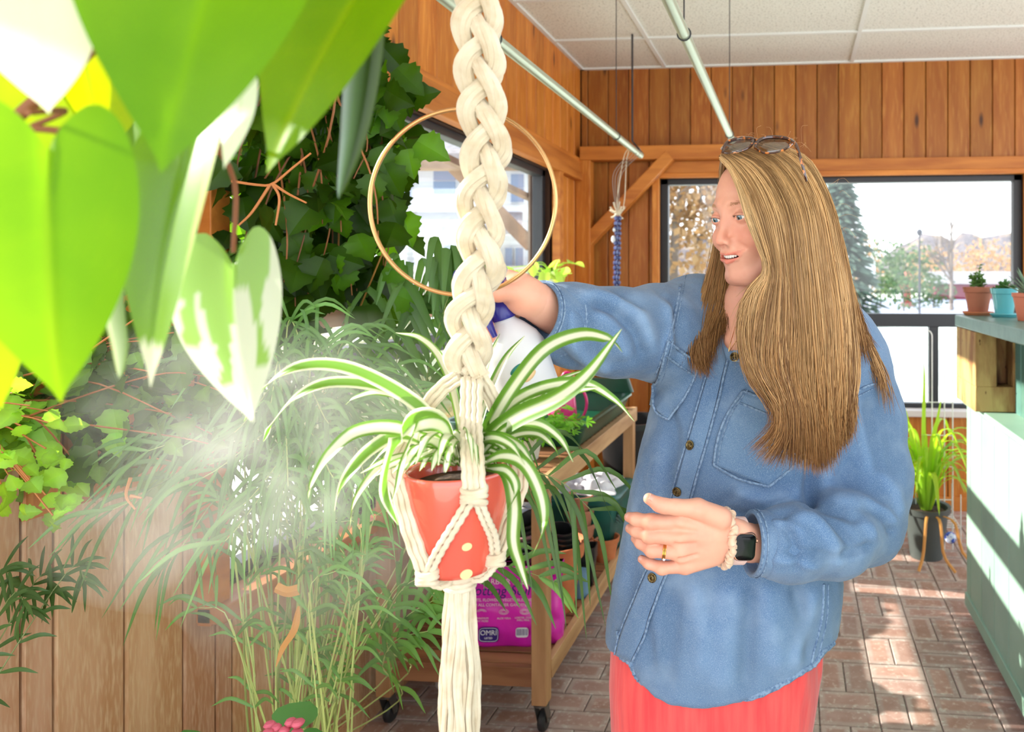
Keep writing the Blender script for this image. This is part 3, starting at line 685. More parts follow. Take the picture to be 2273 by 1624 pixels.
for i in range(3):
    s = PZ(1301, 1296, LS); m = MB(); m.lathe([(0, 0), (.028, 0), (.04, .11), (.043, .11), (.043, .128), (.038, .128), (.036, .105), (.026, .004), (0, .004)], (s[0], s[1], LS+.016*i), n=32, sq=8, rot=.12)
    m.build('square_nursery_pot', blackp, label='square black nursery pots nested together beside the small terracotta pot', cat='flower pot', group='nested square black pots')
s = PZ(1286, 1345, LS); m = MB(); m.lathe([(0, 0), (.03, 0), (.032, .1), (0, .1)], (s[0]-.02, s[1]+.09, LS), n=24); m.build('blue_tin', M('blue_paper', srgb(110, 150, 186), .6), label='small blue tin half hidden behind the largest terracotta pot', cat='tin')
# green bin with cloth
bm_ = M('teal_plastic', srgb(22, 96, 88), .35, noise=[(8, srgb(14, 74, 70), .4, .7, 3)], spec=.6)
bc = np.array([-.99, 3.32, LS]); R_ = thing('storage_bin', bc, 'teal plastic bin on the far end of the bench\'s lower shelf', 'bin')
m = MB(); m.lathe([(0, 0), (.17, 0), (.195, .245), (0, .245)], bc, n=40, sq=7); b_ = m.build('bin_body', bm_, parent=R_, bevel=.004)
m = MB(); m.lathe([(0, .245), (.207, .245), (.207, .268), (.195, .276), (0, .276)], bc, n=40, sq=7); m.build('lid', bm_, parent=R_, bevel=.003)
m = MB()
for k in range(7):
    a0 = P(1322+k*7, 1165-k*4, 3.25)-Uv*.015; pth = spline([a0, a0+Rv*.03+Uv*.03, a0+Rv*.07+Uv*(.02-.006*k)], 8); m.tube(pth, np.linspace(.006, .002, 8), 6)
m.build('embossed_leaves', M('dark_teal', srgb(10, 50, 46), .5), parent=R_)
# cloth heap
u, v_ = np.meshgrid(np.linspace(-1, 1, 60), np.linspace(-1, 1, 60), indexing='ij')
hgt = (1-np.abs(u)**3)*(1-np.abs(v_)**3)*(.035+.012*np.sin(5*u+2*v_)+.014*np.sin(9*v_-3*u+1)+.008*np.sin(17*u+6*v_*v_)+.01*np.sin(13*v_+4*np.sin(4*u)))
pt = np.stack([bc[0]+.01+.16*u*(1+.08*np.sin(5*v_)), bc[1]+.0+.15*v_*(1+.08*np.sin(4*u)), bc[2]+.279+np.maximum(hgt, .0)], -1)
m = MB(); m.grid(pt); m.build('cloth', M('white_cloth', srgb(232, 230, 238), .85, noise=[(30, srgb(206, 206, 222), .5, .7, 3)], sheen=.3), label='crumpled white cloth lying on the teal bin', cat='cloth', solid=.003)
m = MB(); k = np.array([-1.0, 3.72, .30]); m.lathe([(0, 0), (.15, 0), (.18, .28), (.19, .28), (.19, .31), (.175, .31), (.145, .01), (0, .01)], (-.86, 3.78, .42), n=36); m.lathe([(0, -.42), (.15, -.42), (.15, 0), (0, 0)], (-.86, 3.78, .42), n=36, sq=8)
m.build('black_bucket', blackp, label='black tub on a dark stand behind the far end of the bench', cat='bucket')
# ---------------------------------------------------------------- bag of potting soil
def bag(name, cx, cy, z, w, h, th, mats, label, rot=0.0, lean=.06, seed=2):
    R_ = thing(name, (cx, cy, z), label, 'bag'); m = MB(); nu, nz = 60, 46; r = np.random.default_rng(seed)
    a = np.linspace(0, 2*PI, nu, endpoint=False); z_ = np.linspace(0, 1, nz)
    A, Zz = np.meshgrid(a, z_); ca, sa = np.cos(A), np.sin(A); k = (np.abs(ca)**3.2+np.abs(sa)**3.2)**(-1/3.2)
    pin = np.sin(np.clip(Zz*1.12+.10, 0, 1)*PI)**.42
    x = ca*k*w/2*(1+.03*np.sin(7*Zz)); y = sa*k*th/2*pin
    cr_ = .004*np.sin(23*Zz+3*np.sin(3*A))+.004*np.sin(9*A+14*Zz); y += np.sign(sa)*cr_*np.minimum(1, np.abs(ca)*2.5)
    zz = Zz*h+.012*np.sin(5*A)*(Zz > .9)
    X_ = np.stack([cx+x*math.cos(rot)-(y+lean*zz)*math.sin(rot), cy+x*math.sin(rot)+(y+lean*zz)*math.cos(rot), z+zz], -1)
    i = np.arange(nz-1)[:, None]; j = np.arange(nu)[None]; f = np.stack([i*nu+j, i*nu+(j+1) % nu, (i+1)*nu+(j+1) % nu, (i+1)*nu+j], -1).reshape(-1, 4)
    m.add(X_.reshape(-1, 3), f); m.f.append(np.array([list(range(nu))[::-1]])); m.mi.append(0); m.f.append(np.array([list(range((nz-1)*nu, nz*nu))])); m.mi.append(1)
    b = m.build('bag_body', mats, parent=R_, angle=180); return R_
magenta = M('magenta_bag_plastic', srgb(240, 44, 196), .28, noise=[(12, srgb(224, 30, 190), .4, .7, 3)], bump=(28, .35, .006), spec=.6)
bagc = P(1130, 1437, 2.50); BW, BH = .36, .262
rot = .10
Bg = bag('soil_bag', -.985, 2.42, LS, BW, BH, .15, [magenta, blackp], 'magenta bag of potting soil on the bench\'s lower shelf', rot=rot)
ex = np.array([math.cos(rot), math.sin(rot), 0]); ey = nrm(np.array([-math.sin(rot)*.06, math.cos(rot)*.06, 1])); en = np.cross(ex, ey)
def bagp(u, v): return np.array([-.985, 2.42, LS])+ex*u+Uv*v+np.array([-math.sin(rot), math.cos(rot), 0])*(-.0815+.06*v)
cream = M('printed_cream', srgb(244, 214, 224), .5); navy = M('printed_navy', srgb(52, 30, 120), .5); whitep = M('printed_white', srgb(240, 240, 246), .5); pinkp = M('printed_pink', srgb(250, 150, 210), .5)
textmesh('BAR HARBOR BLEND', .026, bagp(-.015, .228), ex, ey, 'printed_text', cream, Bg)
textmesh('Potting Soil', .046, bagp(-.02, .198), ex, ey, 'printed_text', navy, Bg, shear=.2)
textmesh('FOR PLANTS, FLOWERS, VEGETABLES, HERBS', .0135, bagp(-.02, .168), ex, ey, 'printed_text', cream, Bg)
textmesh('AND ALL CONTAINER GARDENS', .0135, bagp(-.02, .152), ex, ey, 'printed_text', cream, Bg)
textmesh('SPHAGNUM\nPEAT MOSS', .009, bagp(-.075, .104), ex, ey, 'printed_text', cream, Bg)
textmesh('ALOE VERA', .009, bagp(-.0, .108), ex, ey, 'printed_text', cream, Bg)
textmesh('LOBSTER, CRAB\nSHELL MEAL', .008, bagp(.065, .106), ex, ey, 'printed_text', cream, Bg)
textmesh('8 QUARTS\n(.26 CU FT/7.6L)', .012, bagp(-.142, .05), ex, ey, 'printed_text', cream, Bg)
m = MB(); c = bagp(-.05, .055)
def plate(mb, c, w, h, t=.0008, r=.008, mi=0):
    a = np.linspace(0, 2*PI, 40, endpoint=False); ca, sa = np.cos(a), np.sin(a); k = (np.abs(ca)**5+np.abs(sa)**5)**(-1/5)
    o = c+(ca*k*w/2)[:, None]*ex+(sa*k*h/2)[:, None]*ey; o2 = o-np.cross(ex, ey)*-t*-1
    mb.add(np.vstack([o, o+en*t]), [tuple(range(40, 80))]+[(i, (i+1) % 40, 40+(i+1) % 40, 40+i) for i in range(40)], None, mi)
plate(m, c, .068, .050); lg = m.build('omri_badge', navy, parent=Bg, smooth=False)
m = MB(); a = np.linspace(0, 2*PI, 40, endpoint=False); ca, sa = np.cos(a), np.sin(a); k = (np.abs(ca)**5+np.abs(sa)**5)**(-1/5); m.tube(c+en*.0012+(ca*k*.031)[:, None]*ex+(sa*k*.0215)[:, None]*ey, .0008, 5, closed=True); m.build('badge_outline', whitep, parent=lg)
for t_, s_, dy in (('OMRI', .023, .006), ('LISTED', .009, -.011)):
    o = textmesh(t_, s_, c+en*.0016+ey*dy, ex, ey, 'badge_text', whitep, lg)
m = MB(); c2 = bagp(.062, .062); plate(m, c2, .042, .032); bc_ = m.build('barcode', whitep, parent=Bg, smooth=False)
m = MB(); r = np.random.default_rng(4); x = -.018
while x < .018:
    w = r.choice([.0008, .0014, .002]); a = c2+en*.0012+ex*x
    m.add([a-ey*.009, a+ex*w-ey*.009, a+ex*w+ey*.012, a+ey*.012], [(0, 1, 2, 3)]); x += w+r.choice([.0009, .0016])
m.build('barcode_lines', navy, parent=bc_, smooth=False)
m = MB()
for (u0, sc) in ((-.075, 1), (0.0, 1), (.07, 1)):
    for k in range(3): m.tube([bagp(u0+sc*(.016-.004*k)*math.cos(q), .130+(.009-.0025*k)*math.sin(q))+en*.001 for q in np.linspace(0, PI if u0 < -.05 else 2*PI, 14)], .0007, 4)
m.build('printed_drawings', cream, parent=Bg)
m = MB(); m.tube(spline([bagp(-.045, .235)+Uv*.02, bagp(-.04, .25)+Uv*.02, bagp(-.035, .245)+Uv*.03], 8), .006, 8); m.ball(bagp(-.042, .242)+Uv*.015, (.010, .010, .012)); m.build('bag_tie', M('red_tie', srgb(220, 40, 40), .5), parent=Bg)
# second bags behind: lime and dark printed, blue-white one
lime = M('lime_bag', srgb(176, 196, 70), .35, noise=[(3.2, srgb(70, 52, 54), .50, .56, 3)], bump=(20, .3, .006))
bag('compost_bag', -1.225, 2.60, LS, .25, .36, .16, [lime, lime], 'lime green and dark compost bag behind the tassel on the lower shelf', rot=.2, seed=5)
bag('paper_sack', -.985, 2.60, LS, .15, .40, .09, [M('blue_white_sack', srgb(206, 212, 226), .5, noise=[(9, srgb(130, 160, 196), .55, .62, 3)]), whitep], 'pale blue and white sack standing behind the magenta bag', rot=.05, seed=6)
# tub on the floor, behind the tassel
s = PZ(985, 1530, 0); m = MB(); m.lathe([(0, 0), (.052, 0), (.055, .15), (.058, .15), (.058, .165), (0, .165)], (s[0], s[1]+.05, 0), n=32); m.build('white_tub', M('offwhite_plastic', srgb(206, 198, 190), .5), label='off-white plastic tub on the floor under the bench', cat='tub')
# ---------------------------------------------------------------- tray on the bench top
green = M('dark_green_plastic', srgb(24, 84, 62), .3, noise=[(6, srgb(14, 62, 46), .4, .7, 3)], spec=.6)
tx0, tx1, ty0, ty1 = -1.33, -.785, 2.62, 3.40
def rrect(x0, x1, y0, y1, r, z, n=8):
    o = []
    for (cx, cy, a0) in ((x1-r, y1-r, 0), (x0+r, y1-r, 90), (x0+r, y0+r, 180), (x1-r, y0+r, 270)):
        for k in range(n+1): a = math.radians(a0+90*k/n); o.append((cx+r*math.cos(a), cy+r*math.sin(a), z))
    return np.array(o)
def loft(mb, rings, cap0=True, cap1=True, col=None, mi=0):
    k = len(rings[0]); v = np.vstack(rings); i = np.arange(len(rings)-1)[:, None]; j = np.arange(k)[None]
    f = np.stack([i*k+j, i*k+(j+1) % k, (i+1)*k+(j+1) % k, (i+1)*k+j], -1).reshape(-1, 4); b = mb.n; mb.add(v, f, col, mi)
    if cap0: mb.f.append(np.array([list(range(k))[::-1]])+b); mb.mi.append(mi)
    if cap1: mb.f.append(np.array([list(range((len(rings)-1)*k, len(rings)*k))])+b); mb.mi.append(mi)
m = MB(); z0 = BT+.002
def off(e, z, r=.05): return rrect(tx0-e, tx1+e, ty0-e, ty1+e, r+e, z)
loft(m, [off(-.035, z0), off(-.03, z0+.004), off(.0, z0+.085), off(.012, z0+.085), off(.012, z0+.094), off(-.006, z0+.094), off(-.036, z0+.008)])
m.build('potting_tray', green, label='dark green potting tray on the bench top', cat='tray')
m = MB(); loft(m, [rrect(tx0-.012, tx1+.012, ty1-.02, ty1+.012, .012, z0+.0945), rrect(tx0+.01, tx1-.01, ty1-.02, ty1+.012, .012, z0+.16)]); m.build('tray_back', green, label='raised green splash board along the far side of the tray', cat='tray')
# pink watering can
pk = M('pink_plastic', srgb(226, 44, 122), .3, spec=.6)
c = P(1252, 905, 3.05); c[2] = BT+.012; W_ = thing('watering_can', c, 'bright pink watering can with a looped handle behind the spider plant', 'watering can')
m = MB(); m.lathe([(0, 0), (.052, 0), (.055, .05), (.045, .14), (.032, .155), (.028, .15), (.04, .13), (.048, .05), (0, .01)], c, n=32); m.build('can_body', pk, parent=W_)
m = MB(); m.tube(spline([c+[.04, 0, .14], c+[.075, 0, .16], c+[.098, 0, .11], c+[.085, 0, .05], c+[.045, 0, .02]], 24), .006, 10); m.build('handle', pk, parent=W_)
m = MB(); m.tube(spline([c+[-.03, 0, .14], c+[.0, 0, .225], c+[.04, 0, .215], c+[.055, 0, .165]], 24), .006, 10); m.build('handle', pk, parent=W_)
m = MB(); m.tube([c+[-.045, 0, .04], c+[-.11, 0, .12], c+[-.16, 0, .17]], [.014, .009, .008], 10); m.lathe([(.008, 0), (.022, .02), (0, .022)], c+[-.16, 0, .17], axis=(-.7, 0, .6), n=16); m.build('spout', pk, parent=W_)
# ================================================================ green counter on the right
gpaint = M('sage_green_paint', srgb(146, 180, 160), .5, noise=[(4, srgb(132, 168, 148), .4, .7, 4)], bump=(30, .12, .003), attr=True)
tealp = M('teal_green_paint', srgb(98, 140, 132), .4, noise=[(20, srgb(84, 126, 118), .45, .7, 4)], bump=(60, .2, .002), attr=True)
KX = .738; KY = 3.215
K = thing('counter_cabinet', (KX, KY, 0), 'sage green board-clad counter with a lower ledge along the right', 'counter')
m = MB(); m.box((KX+.018, .2, .06), (1.5, KY-.018, .93)); m.box((.86, .2, .93), (.90, KY-.018, 1.265)); m.build('carcass', gpaint, parent=K, smooth=False)
m = MB(); boards(m, KX+.018, 'x', .2, KY, .10, .93, w=.185, dirn=-1, tone=(.95, 1.05)); m.build('front_boards', gpaint, parent=K, smooth=False)
m = MB(); boards(m, KY-.018, 'y', KX+.018, 1.5, .10, .93, w=.185, dirn=1, tone=(.95, 1.05)); m.build('end_boards', gpaint, parent=K, smooth=False)
m = MB(); boards(m, .86, 'x', .2, KY, .955, 1.265, w=.14, dirn=-1, tone=(.78, .88)); m.build('upper_boards', tealp, parent=K, smooth=False)
m = MB(); m.box((KX-.006, .2, .06), (KX+.02, KY, .115)); m.build('base_rail', gpaint, parent=K, smooth=False, bevel=.003)
m = MB(); m.box((KX-.012, .2, .93), (.862, KY+.006, .955)); m.build('ledge_top', gpaint, parent=K, smooth=False, bevel=.004)
for y in (3.10, 1.6): m = MB(); m.box((KX+.03, y, 0), (KX+.075, y+.05, .062)); m.build('foot', benchw, parent=K, smooth=False)
m = MB()
r = np.random.default_rng(12)
for i in range(26): y, z = r.uniform(2.0, 3.1), r.uniform(.98, 1.24); m.ball((.8435, y, z), (.002, .0035, .0035), 8)
m.build('nail_heads', M('dark_nails', srgb(40, 60, 54), .6), parent=K)
# thick shelf top
m = MB(); m.box((.690, .2, 1.268), (1.45, KY+.0, 1.317)); m.build('shelf_top', tealp, label='teal painted thick shelf board carrying the succulents', cat='shelf', smooth=False, bevel=.005)
# old timber block with slot
tb1 = M('old_timber', srgb(196, 164, 104), .8, noise=[(5, srgb(150, 104, 60), .42, .62, 6), (2.2, srgb(96, 60, 38), .60, .68, 5)], stretch=(3, 3, .8), bump=(18, .6, .006), knots=(30, 30, 14))
bx0, bx1, by0, by1, bz0, bz1 = .694, .855, 2.87, 3.20, .957, 1.266
m = MB(); fs0, fs1, sz0 = .775, .835, 1.055
m.box((bx0, by0, bz0), (bx1, by1, sz0)); m.box((bx0, by0, sz0), (fs0, by1, bz1)); m.box((fs1, by0, sz0), (bx1, by1, bz1)); m.box((fs0, by0+.09, sz0), (fs1, by1, bz1))
m.build('timber_block', tb1, label='old slotted timber block under the end of the teal shelf', cat='post', smooth=False, bevel=.003)
# ---------------------------------------------------------------- succulents on the shelf
leafg = M('succulent_leaf', srgb(110, 150, 78), .45, attr=True, transl=.15)
SZ = 1.3175
def base_on(px, py, z): p = PZ(px, py, z); return p
def potted(name, p, label, r, h, mat, saucer=None, sq=None, prof=None):
    R_ = thing(name, p, label, 'potted plant'); z = 0
    if saucer is not None:
        m = MB(); m.lathe([(0, 0), (r*.82, 0), (r*1.02, .012), (r*1.0, .016), (r*.8, .008), (0, .008)], p, n=36); m.build('saucer', saucer, parent=R_, bevel=.001); z = .0085
    m = MB(); m.lathe(prof if prof else potprof(r/1.09, h), p+[0, 0, z], n=40, sq=sq, rot=.3 if sq else 0); m.build('pot', mat, parent=R_, bevel=.0012)
    m = MB(); m.lathe([(0, 0), (r*.84, -.002), (r*.84, .004), (0, .008)], p+[0, 0, z+h*.86], n=24); m.build('soil', soilm, parent=R_)
    return R_, p+np.array([0, 0, z+h*.88])
brownt = M('brown_terracotta', srgb(176, 108, 80), .7, noise=[(6, srgb(154, 90, 66), .4, .7, 3)])
p = PZ(2171, 699, SZ); R_, t0 = potted('potted_succulent', p+[.0, 0, 0], 'leafy jade cutting in a terracotta pot on an orange saucer, leftmost on the teal shelf', .064, .112, brownt, saucer=terra)
def oval_leaf():
    u = np.linspace(0, 1, 6); w = np.sin(u*PI)**.7; v = np.linspace(-1, 1, 3)
    p_ = np.stack([v[None]*w[:, None]*.30, np.repeat(u[:, None], 3, 1), .10*(v[None]**2)*w[:, None]-.12*(u[:, None]**2)], -1).reshape(-1, 3)
    i = np.arange(5)[:, None]; j = np.arange(2)[None]; return p_, np.stack([i*3+j, i*3+j+1, (i+1)*3+j+1, (i+1)*3+j], -1).reshape(-1, 4)
OV, OF = oval_leaf()
def frames(dirs, r, tilt=.4):
    """matrix columns X(side),Y(dir),Z(normal)"""
    d = dirs/np.linalg.norm(dirs, axis=1)[:, None]; up = np.array([0, 0, 1.0])+r.normal(size=d.shape)*tilt
    x = np.cross(d, up); x /= np.linalg.norm(x, axis=1)[:, None]; z = np.cross(x, d); return np.stack([x, d, z], -1)
st = MB(); lf = MB(); r = np.random.default_rng(3)
for k in range(9):
    a = r.uniform(0, 2*PI); L = r.uniform(.04, .10) if k else .11; tip = t0+np.array([math.cos(a)*L*.45-(.03 if k < 3 else 0), math.sin(a)*L*.3, L*(.75 if k else .95)]); s = t0+np.array([math.cos(a)*.02, math.sin(a)*.02, 0])
    pth = spline([s, (s+tip)/2+r.normal(size=3)*.004, tip], 8); st.tube(pth, .0016, 6)
    for q in range(2, 8):
        nl = 3; dr = r.normal(size=(nl, 3)); dr[:, 2] = np.abs(dr[:, 2])*.5+.1; fr_ = frames(dr, r)*r.uniform(.018, .030)
        lf.scatter(OV, OF, fr_, np.repeat(pth[q][None], nl, 0), np.array([1, 1, 1])*r.uniform(.7, 1.25, (nl, 1)))
st.build('stems', leafg, parent=R_); lf.build('leaves', leafg, parent=R_)
tealg = M('teal_glaze', srgb(98, 186, 196), .12, spec=.7, coat=.5)
p = PZ(2229, 703, SZ); R_, t0 = potted('potted_succulent', p, 'spiky rosette in a glossy teal pot on the shelf, between two clay-coloured pots', .0565, .108, tealg, saucer=tealg)
lf = MB()
for c_, n_, s_ in ((np.array([0, 0, 0]), 18, .055), (np.array([.02, -.01, 0]), 10, .035), (np.array([-.022, .0, 0]), 10, .033)):
    dr = r.normal(size=(n_, 3)); dr[:, 2] = np.abs(dr[:, 2])+.35; lf.scatter(OV*[.75, 1, 1], OF, frames(dr, r)*s_, np.repeat((t0+c_)[None], n_, 0), np.array([.62, .8, .75])*r.uniform(.7, 1.2, (n_, 1)))
lf.build('leaves', leafg, parent=R_)
orp = M('orange_plastic', srgb(214, 118, 88), .45)
p = PZ(2288, 712, SZ); pr = [(0, 0), (.036, 0), (.05, .088), (.053, .088), (.054, .103), (.049, .103), (.047, .09), (.034, .004), (0, .004)]
R_, t0 = potted('potted_aloe', p, 'spreading aloe in a square orange pot at the photo\'s right edge', .05, .103, orp, sq=6, prof=pr)
lf = MB(); aloe = M('aloe_leaf', srgb(120, 150, 122), .4, attr=True, transl=.1)
for k in range(24):
    a = k*2.4; el = .15+.055*k; L = .115-.001*k; d = np.array([math.cos(a)*math.cos(el), math.sin(a)*math.cos(el), math.sin(el)]); e = t0+d*L+[0, 0, .02]
    pth = spline([t0+d*.005, t0+d*L*.5+[0, 0, .012], e], 9); lf.tube(pth, np.array([.007, .0075, .007, .006, .0055, .0045, .0035, .002, .0004]), 6, flat=.45, col=np.array([1, 1, 1])*r.uniform(.75, 1.15))
lf.build('leaves', aloe, parent=R_)
# ---------------------------------------------------------------- wire plant stand and strap-leaved plant
wirem = M('white_wire', srgb(236, 236, 230), .35, spec=.6)
wc = np.array([.775, 4.12, 0]); Wd = thing('wire_stand', wc, 'white wire plant stand behind the far end of the green counter', 'plant stand')
m = MB()
for s in (-1, 1):
    x = wc[0]+s*.055; m.tube([(x+.022*math.cos(q)*-1, wc[1]-.1, z) for q, z in [(0, .0), (0, 1.16)]]+[(x-.022*math.cos(q), wc[1]-.1, 1.16+.03*math.sin(q)) for q in np.linspace(.3, PI-.3, 8)]+[(x+.022, wc[1]-.1, 1.16), (x+.022, wc[1]-.1, 0)], .0035, 6)
m.build('side_loop', wirem, parent=Wd)
m = MB()
for z in (.12, .17, .22, .27, .45, .62, .80): m.tube([(wc[0]-.09, wc[1]-.1, z), (wc[0]+.08, wc[1]-.1, z)], .0028, 6)
m.tube([(wc[0]-.08, wc[1]-.1, .12), (wc[0]-.08, wc[1]-.1, .85)], .003, 6)
m.build('cross_wire', wirem, parent=Wd)
m = MB()
for y in np.linspace(-.1, .12, 7): m.tube([(wc[0]-.12, wc[1]+y, .12), (wc[0]+.12, wc[1]+y, .12)], .003, 6)
for x in (-.12, .12): m.tube([(wc[0]+x, wc[1]-.1, .12), (wc[0]+x, wc[1]+.12, .12)], .003, 6)
for x in (-.12, .12):
    for y in (-.1, .12): m.tube([(wc[0]+x, wc[1]+y, .0), (wc[0]+x, wc[1]+y, .3)], .003, 6)
m.build('wire_shelf', wirem, parent=Wd)
m = MB(); q = P(2141, 1160, 3.5); m.ball((.735, 3.52, .24), .028, 16); m.build('blue_glass_ball', M('blue_white_china', srgb(210, 220, 240), .2, noise=[(40, srgb(40, 80, 190), .5, .55, 2)]), label='small blue and white china ball peeking past the counter end', cat='ornament')
pc = PZ(2062, 1246, 0); pc = np.array([pc[0]+.0, pc[1]+.08, 0])
strap = M('strap_leaf', srgb(166, 204, 64), .42, attr=True, transl=.5, tcol=(1.5, 1.5, .6, 1))
Cv = thing('potted_clivia', pc, 'bright green strap-leaved plant in a dark pot by the low window', 'potted plant')
m = MB(); m.lathe(potprof(.118, .27, rim=.12, taper=.72), pc, n=36); m.build('pot', M('dark_grey_pot', srgb(74, 80, 78), .5), parent=Cv)
m = MB(); m.lathe([(0, 0), (.1, 0), (0, .004)], pc+[0, 0, .245], n=24); m.build('soil', soilm, parent=Cv)
m = MB(); r = np.random.default_rng(23)
for k in range(56):
    a = r.uniform(0, 2*PI); up = r.uniform(.3, 1.0); L = r.uniform(.45, .78); s = pc+np.array([math.cos(a)*.03, math.sin(a)*.03, .25])
    reach = L*(1.15-up*.75)*.62; hh = L*(.25+.75*up)*.72; sag = (1-up)*.55+.1
    e = np.array([math.cos(a), math.sin(a)*.8, 0])
    pts = [s, s+e*reach*.28+[0, 0, hh*.8], s+e*reach*.75+[0, 0, hh*(1-sag*.25)], s+e*reach*1.15+[0, 0, hh*(1-sag*1.5)-.03*(1-up)]]
    if pts[-1][2] < .02: pts[-1][2] = .03
    w = .026*np.sin(np.linspace(.35, PI, 16))**.6*r.uniform(.75, 1.1)
    c = np.array([1, 1, 1])*r.uniform(.75, 1.2)*(np.array([1.35, .95, .5]) if k % 13 == 0 else 1)
    m.ribbon(spline(pts, 16), w, side=np.cross(e, Uv), cup=.18, nv=3, cols=[c, c*1.08, c])
for (px, py) in ((2052, 806), (2010, 905), (2090, 880)):
    e = P(px, py, 3.86); s = pc+[0, 0, .25]; m.ribbon(spline([s, s*.6+e*.4+[-.01, 0, .03], e], 16), .026*np.sin(np.linspace(.5, PI, 16))**.6, side=Rv, cup=.15, nv=3, cols=[(1, 1, 1)]*3)
m.build('leaves', strap, parent=Cv)
m = MB()
for k in range(3):
    s = pc+[.02*k, -.05, .24]; m.ribbon(spline([s, s+[-.03+.05*k, -.12, .0], s+[-.05+.08*k, -.16, -.15], s+[-.08+.16*k, -.2, -.225]], 12), .016, side=Rv, cup=.2, nv=3, cols=[(1, 1, 1)]*3)
m.build('yellowed_leaves', M('dry_leaf', srgb(226, 160, 84), .6, transl=.3), parent=Cv)
# ================================================================ foliage indoors
ivy = M('ivy_leaf', srgb(66, 108, 20), .42, attr=True, transl=.42, tcol=(2.6, 2.3, .7, 1), spec=.3)
ivyl = M('trailing_leaf', srgb(110, 150, 54), .45, attr=True, transl=.5, tcol=(1.9, 1.8, .8, 1))
palmm = M('palm_leaf', srgb(104, 146, 78), .4, attr=True, transl=.38, tcol=(1.6, 1.6, .7, 1))
canem = M('palm_cane', srgb(178, 192, 116), .5, attr=True)
vinem = M('vine_stem', srgb(168, 106, 62), .6, attr=True)
fernm = M('fern_leaf', srgb(112, 178, 48), .5, attr=True, transl=.4, tcol=(1.5, 1.5, .6, 1))
def ivy_template():
    out = [(0, 0), (.22, .02), (.34, .16), (.50, .24), (.42, .36), (.49, .46), (.36, .56), (.36, .66), (.22, .76), (.17, .86), (0, 1.05)]
    o = [(x, y) for x, y in out]+[(-x, y) for x, y in out[-2:0:-1]]
    mid = [(0, .25), (0, .5), (0, .75)]
    z = lambda x, y: .22*abs(x)-.22*(y-.3)**2-.10*abs(x)*math.sin(9*y)
    v = [(x, y, z(x, y)) for x, y in o]+[(x, y, z(x, y)-.02) for x, y in mid]
    n = len(o); m0, m1, m2 = n, n+1, n+2; f = []
    R_ = list(range(0, 11)); L_ = [0]+list(range(n-1, 9, -1))
    for side in (R_, L_):
        fs = [(m0, side[i], side[i+1]) for i in range(0, 4)]+[(m1, side[i], side[i+1]) for i in range(4, 7)]+[(m2, side[i], side[i+1]) for i in range(7, 10)]+[(m0, side[4], m1), (m1, side[7], m2)]
        f += fs
    return np.array(v), np.array(f)
IV, IF = ivy_template()
icol = np.ones((len(IV), 3)); icol[-3:] = 1.35                     # paler midrib
def droopy(n, r, down=.9, face=None, spread=.6):
    d = r.normal(size=(n, 3))*spread; d[:, 2] -= down; d /= np.linalg.norm(d, axis=1)[:, None]
    up = (np.array([.4, -.9, .35]) if face is None else np.asarray(face, float))+r.normal(size=(n, 3))*.55
    x = np.cross(d, up); x /= np.linalg.norm(x, axis=1)[:, None]; return np.stack([x, d, np.cross(x, d)], -1)
# ---- grape ivy curtain by the left window
r = np.random.default_rng(41)
top = P(690, -160, 2.1); GI = thing('grape_ivy', (top[0], top[1], 1.2), 'dense dark green grape ivy hanging before the left window, behind the brass hoop', 'hanging plant')
edge = lambda y: np.interp(y, [-300, 0, 100, 200, 330, 420, 500, 600, 680, 730], [850, 845, 850, 890, 960, 900, 925, 850, 930, 890])
st = MB(); lf = MB(); nv = 70; allp = []; allc = []
for k in range(nv):
    q = k/nv; x0 = 560+300*r.uniform(); dep = r.uniform(1.75, 2.25); y1 = r.uniform(250, 730)
    x1 = 500+(edge(y1)-500)*r.uniform()
    if k % 5 == 0: y1 = r.uniform(600, 720); x1 = r.uniform(520, 900)
    pts = [P(x0*.8+130, -260, dep), P((x0*.6+x1*.4), y1*.3, dep-.04+r.normal()*.04), P(x1+r.normal()*14, y1*.72, dep-.08+r.normal()*.04), P(x1, y1, dep-.1)]
    pth = spline(pts, 40)
    st.tube(pth[::2], np.linspace(.0035, .0014, 20), 5, col=np.array([1, 1, 1])*r.uniform(.4, 1.0))
    idx = r.integers(3, 40, 13); allp.append(pth[idx]+r.normal(size=(13, 3))*.03)
extra = []
while len(extra) < 560:
    y = r.uniform(-140, 725); x = r.uniform(470, 1000)
    if x < edge(y)-12 and not (y > 700 and x < 600): extra.append(P(x, y-30, r.uniform(1.8, 2.35)))
loc = np.vstack(allp+[np.array(extra)]); n = len(loc)
px_, py_, _ = proj(loc); keep = (px_ < edge(py_)+8); loc = loc[keep]; n = len(loc)
sz = r.uniform(.055, .105, n); tone = r.choice([.28, .42, .62, .9, 1.6], n, p=[.28, .3, .24, .13, .05])[:, None]*np.array([1, 1, .9])
lf.scatter(IV, IF, droopy(n, r)*sz[:, None, None], loc, tone[:, None, :]*icol[None])
def one(px, py, d, s, ang, tn=1.0, face=(.15, -1, .25), mb=None):
    a = math.radians(ang); dr = nrm(Rv*math.sin(a)-Uv*math.cos(a)); x = nrm(np.cross(dr, face)); z = np.cross(x, dr)
    (mb or lf).scatter(IV, IF, (np.stack([x, dr, z], -1)*s)[None], P(px, py, d)[None], (np.array([1, 1, .9])*tn)[None, None]*icol[None])
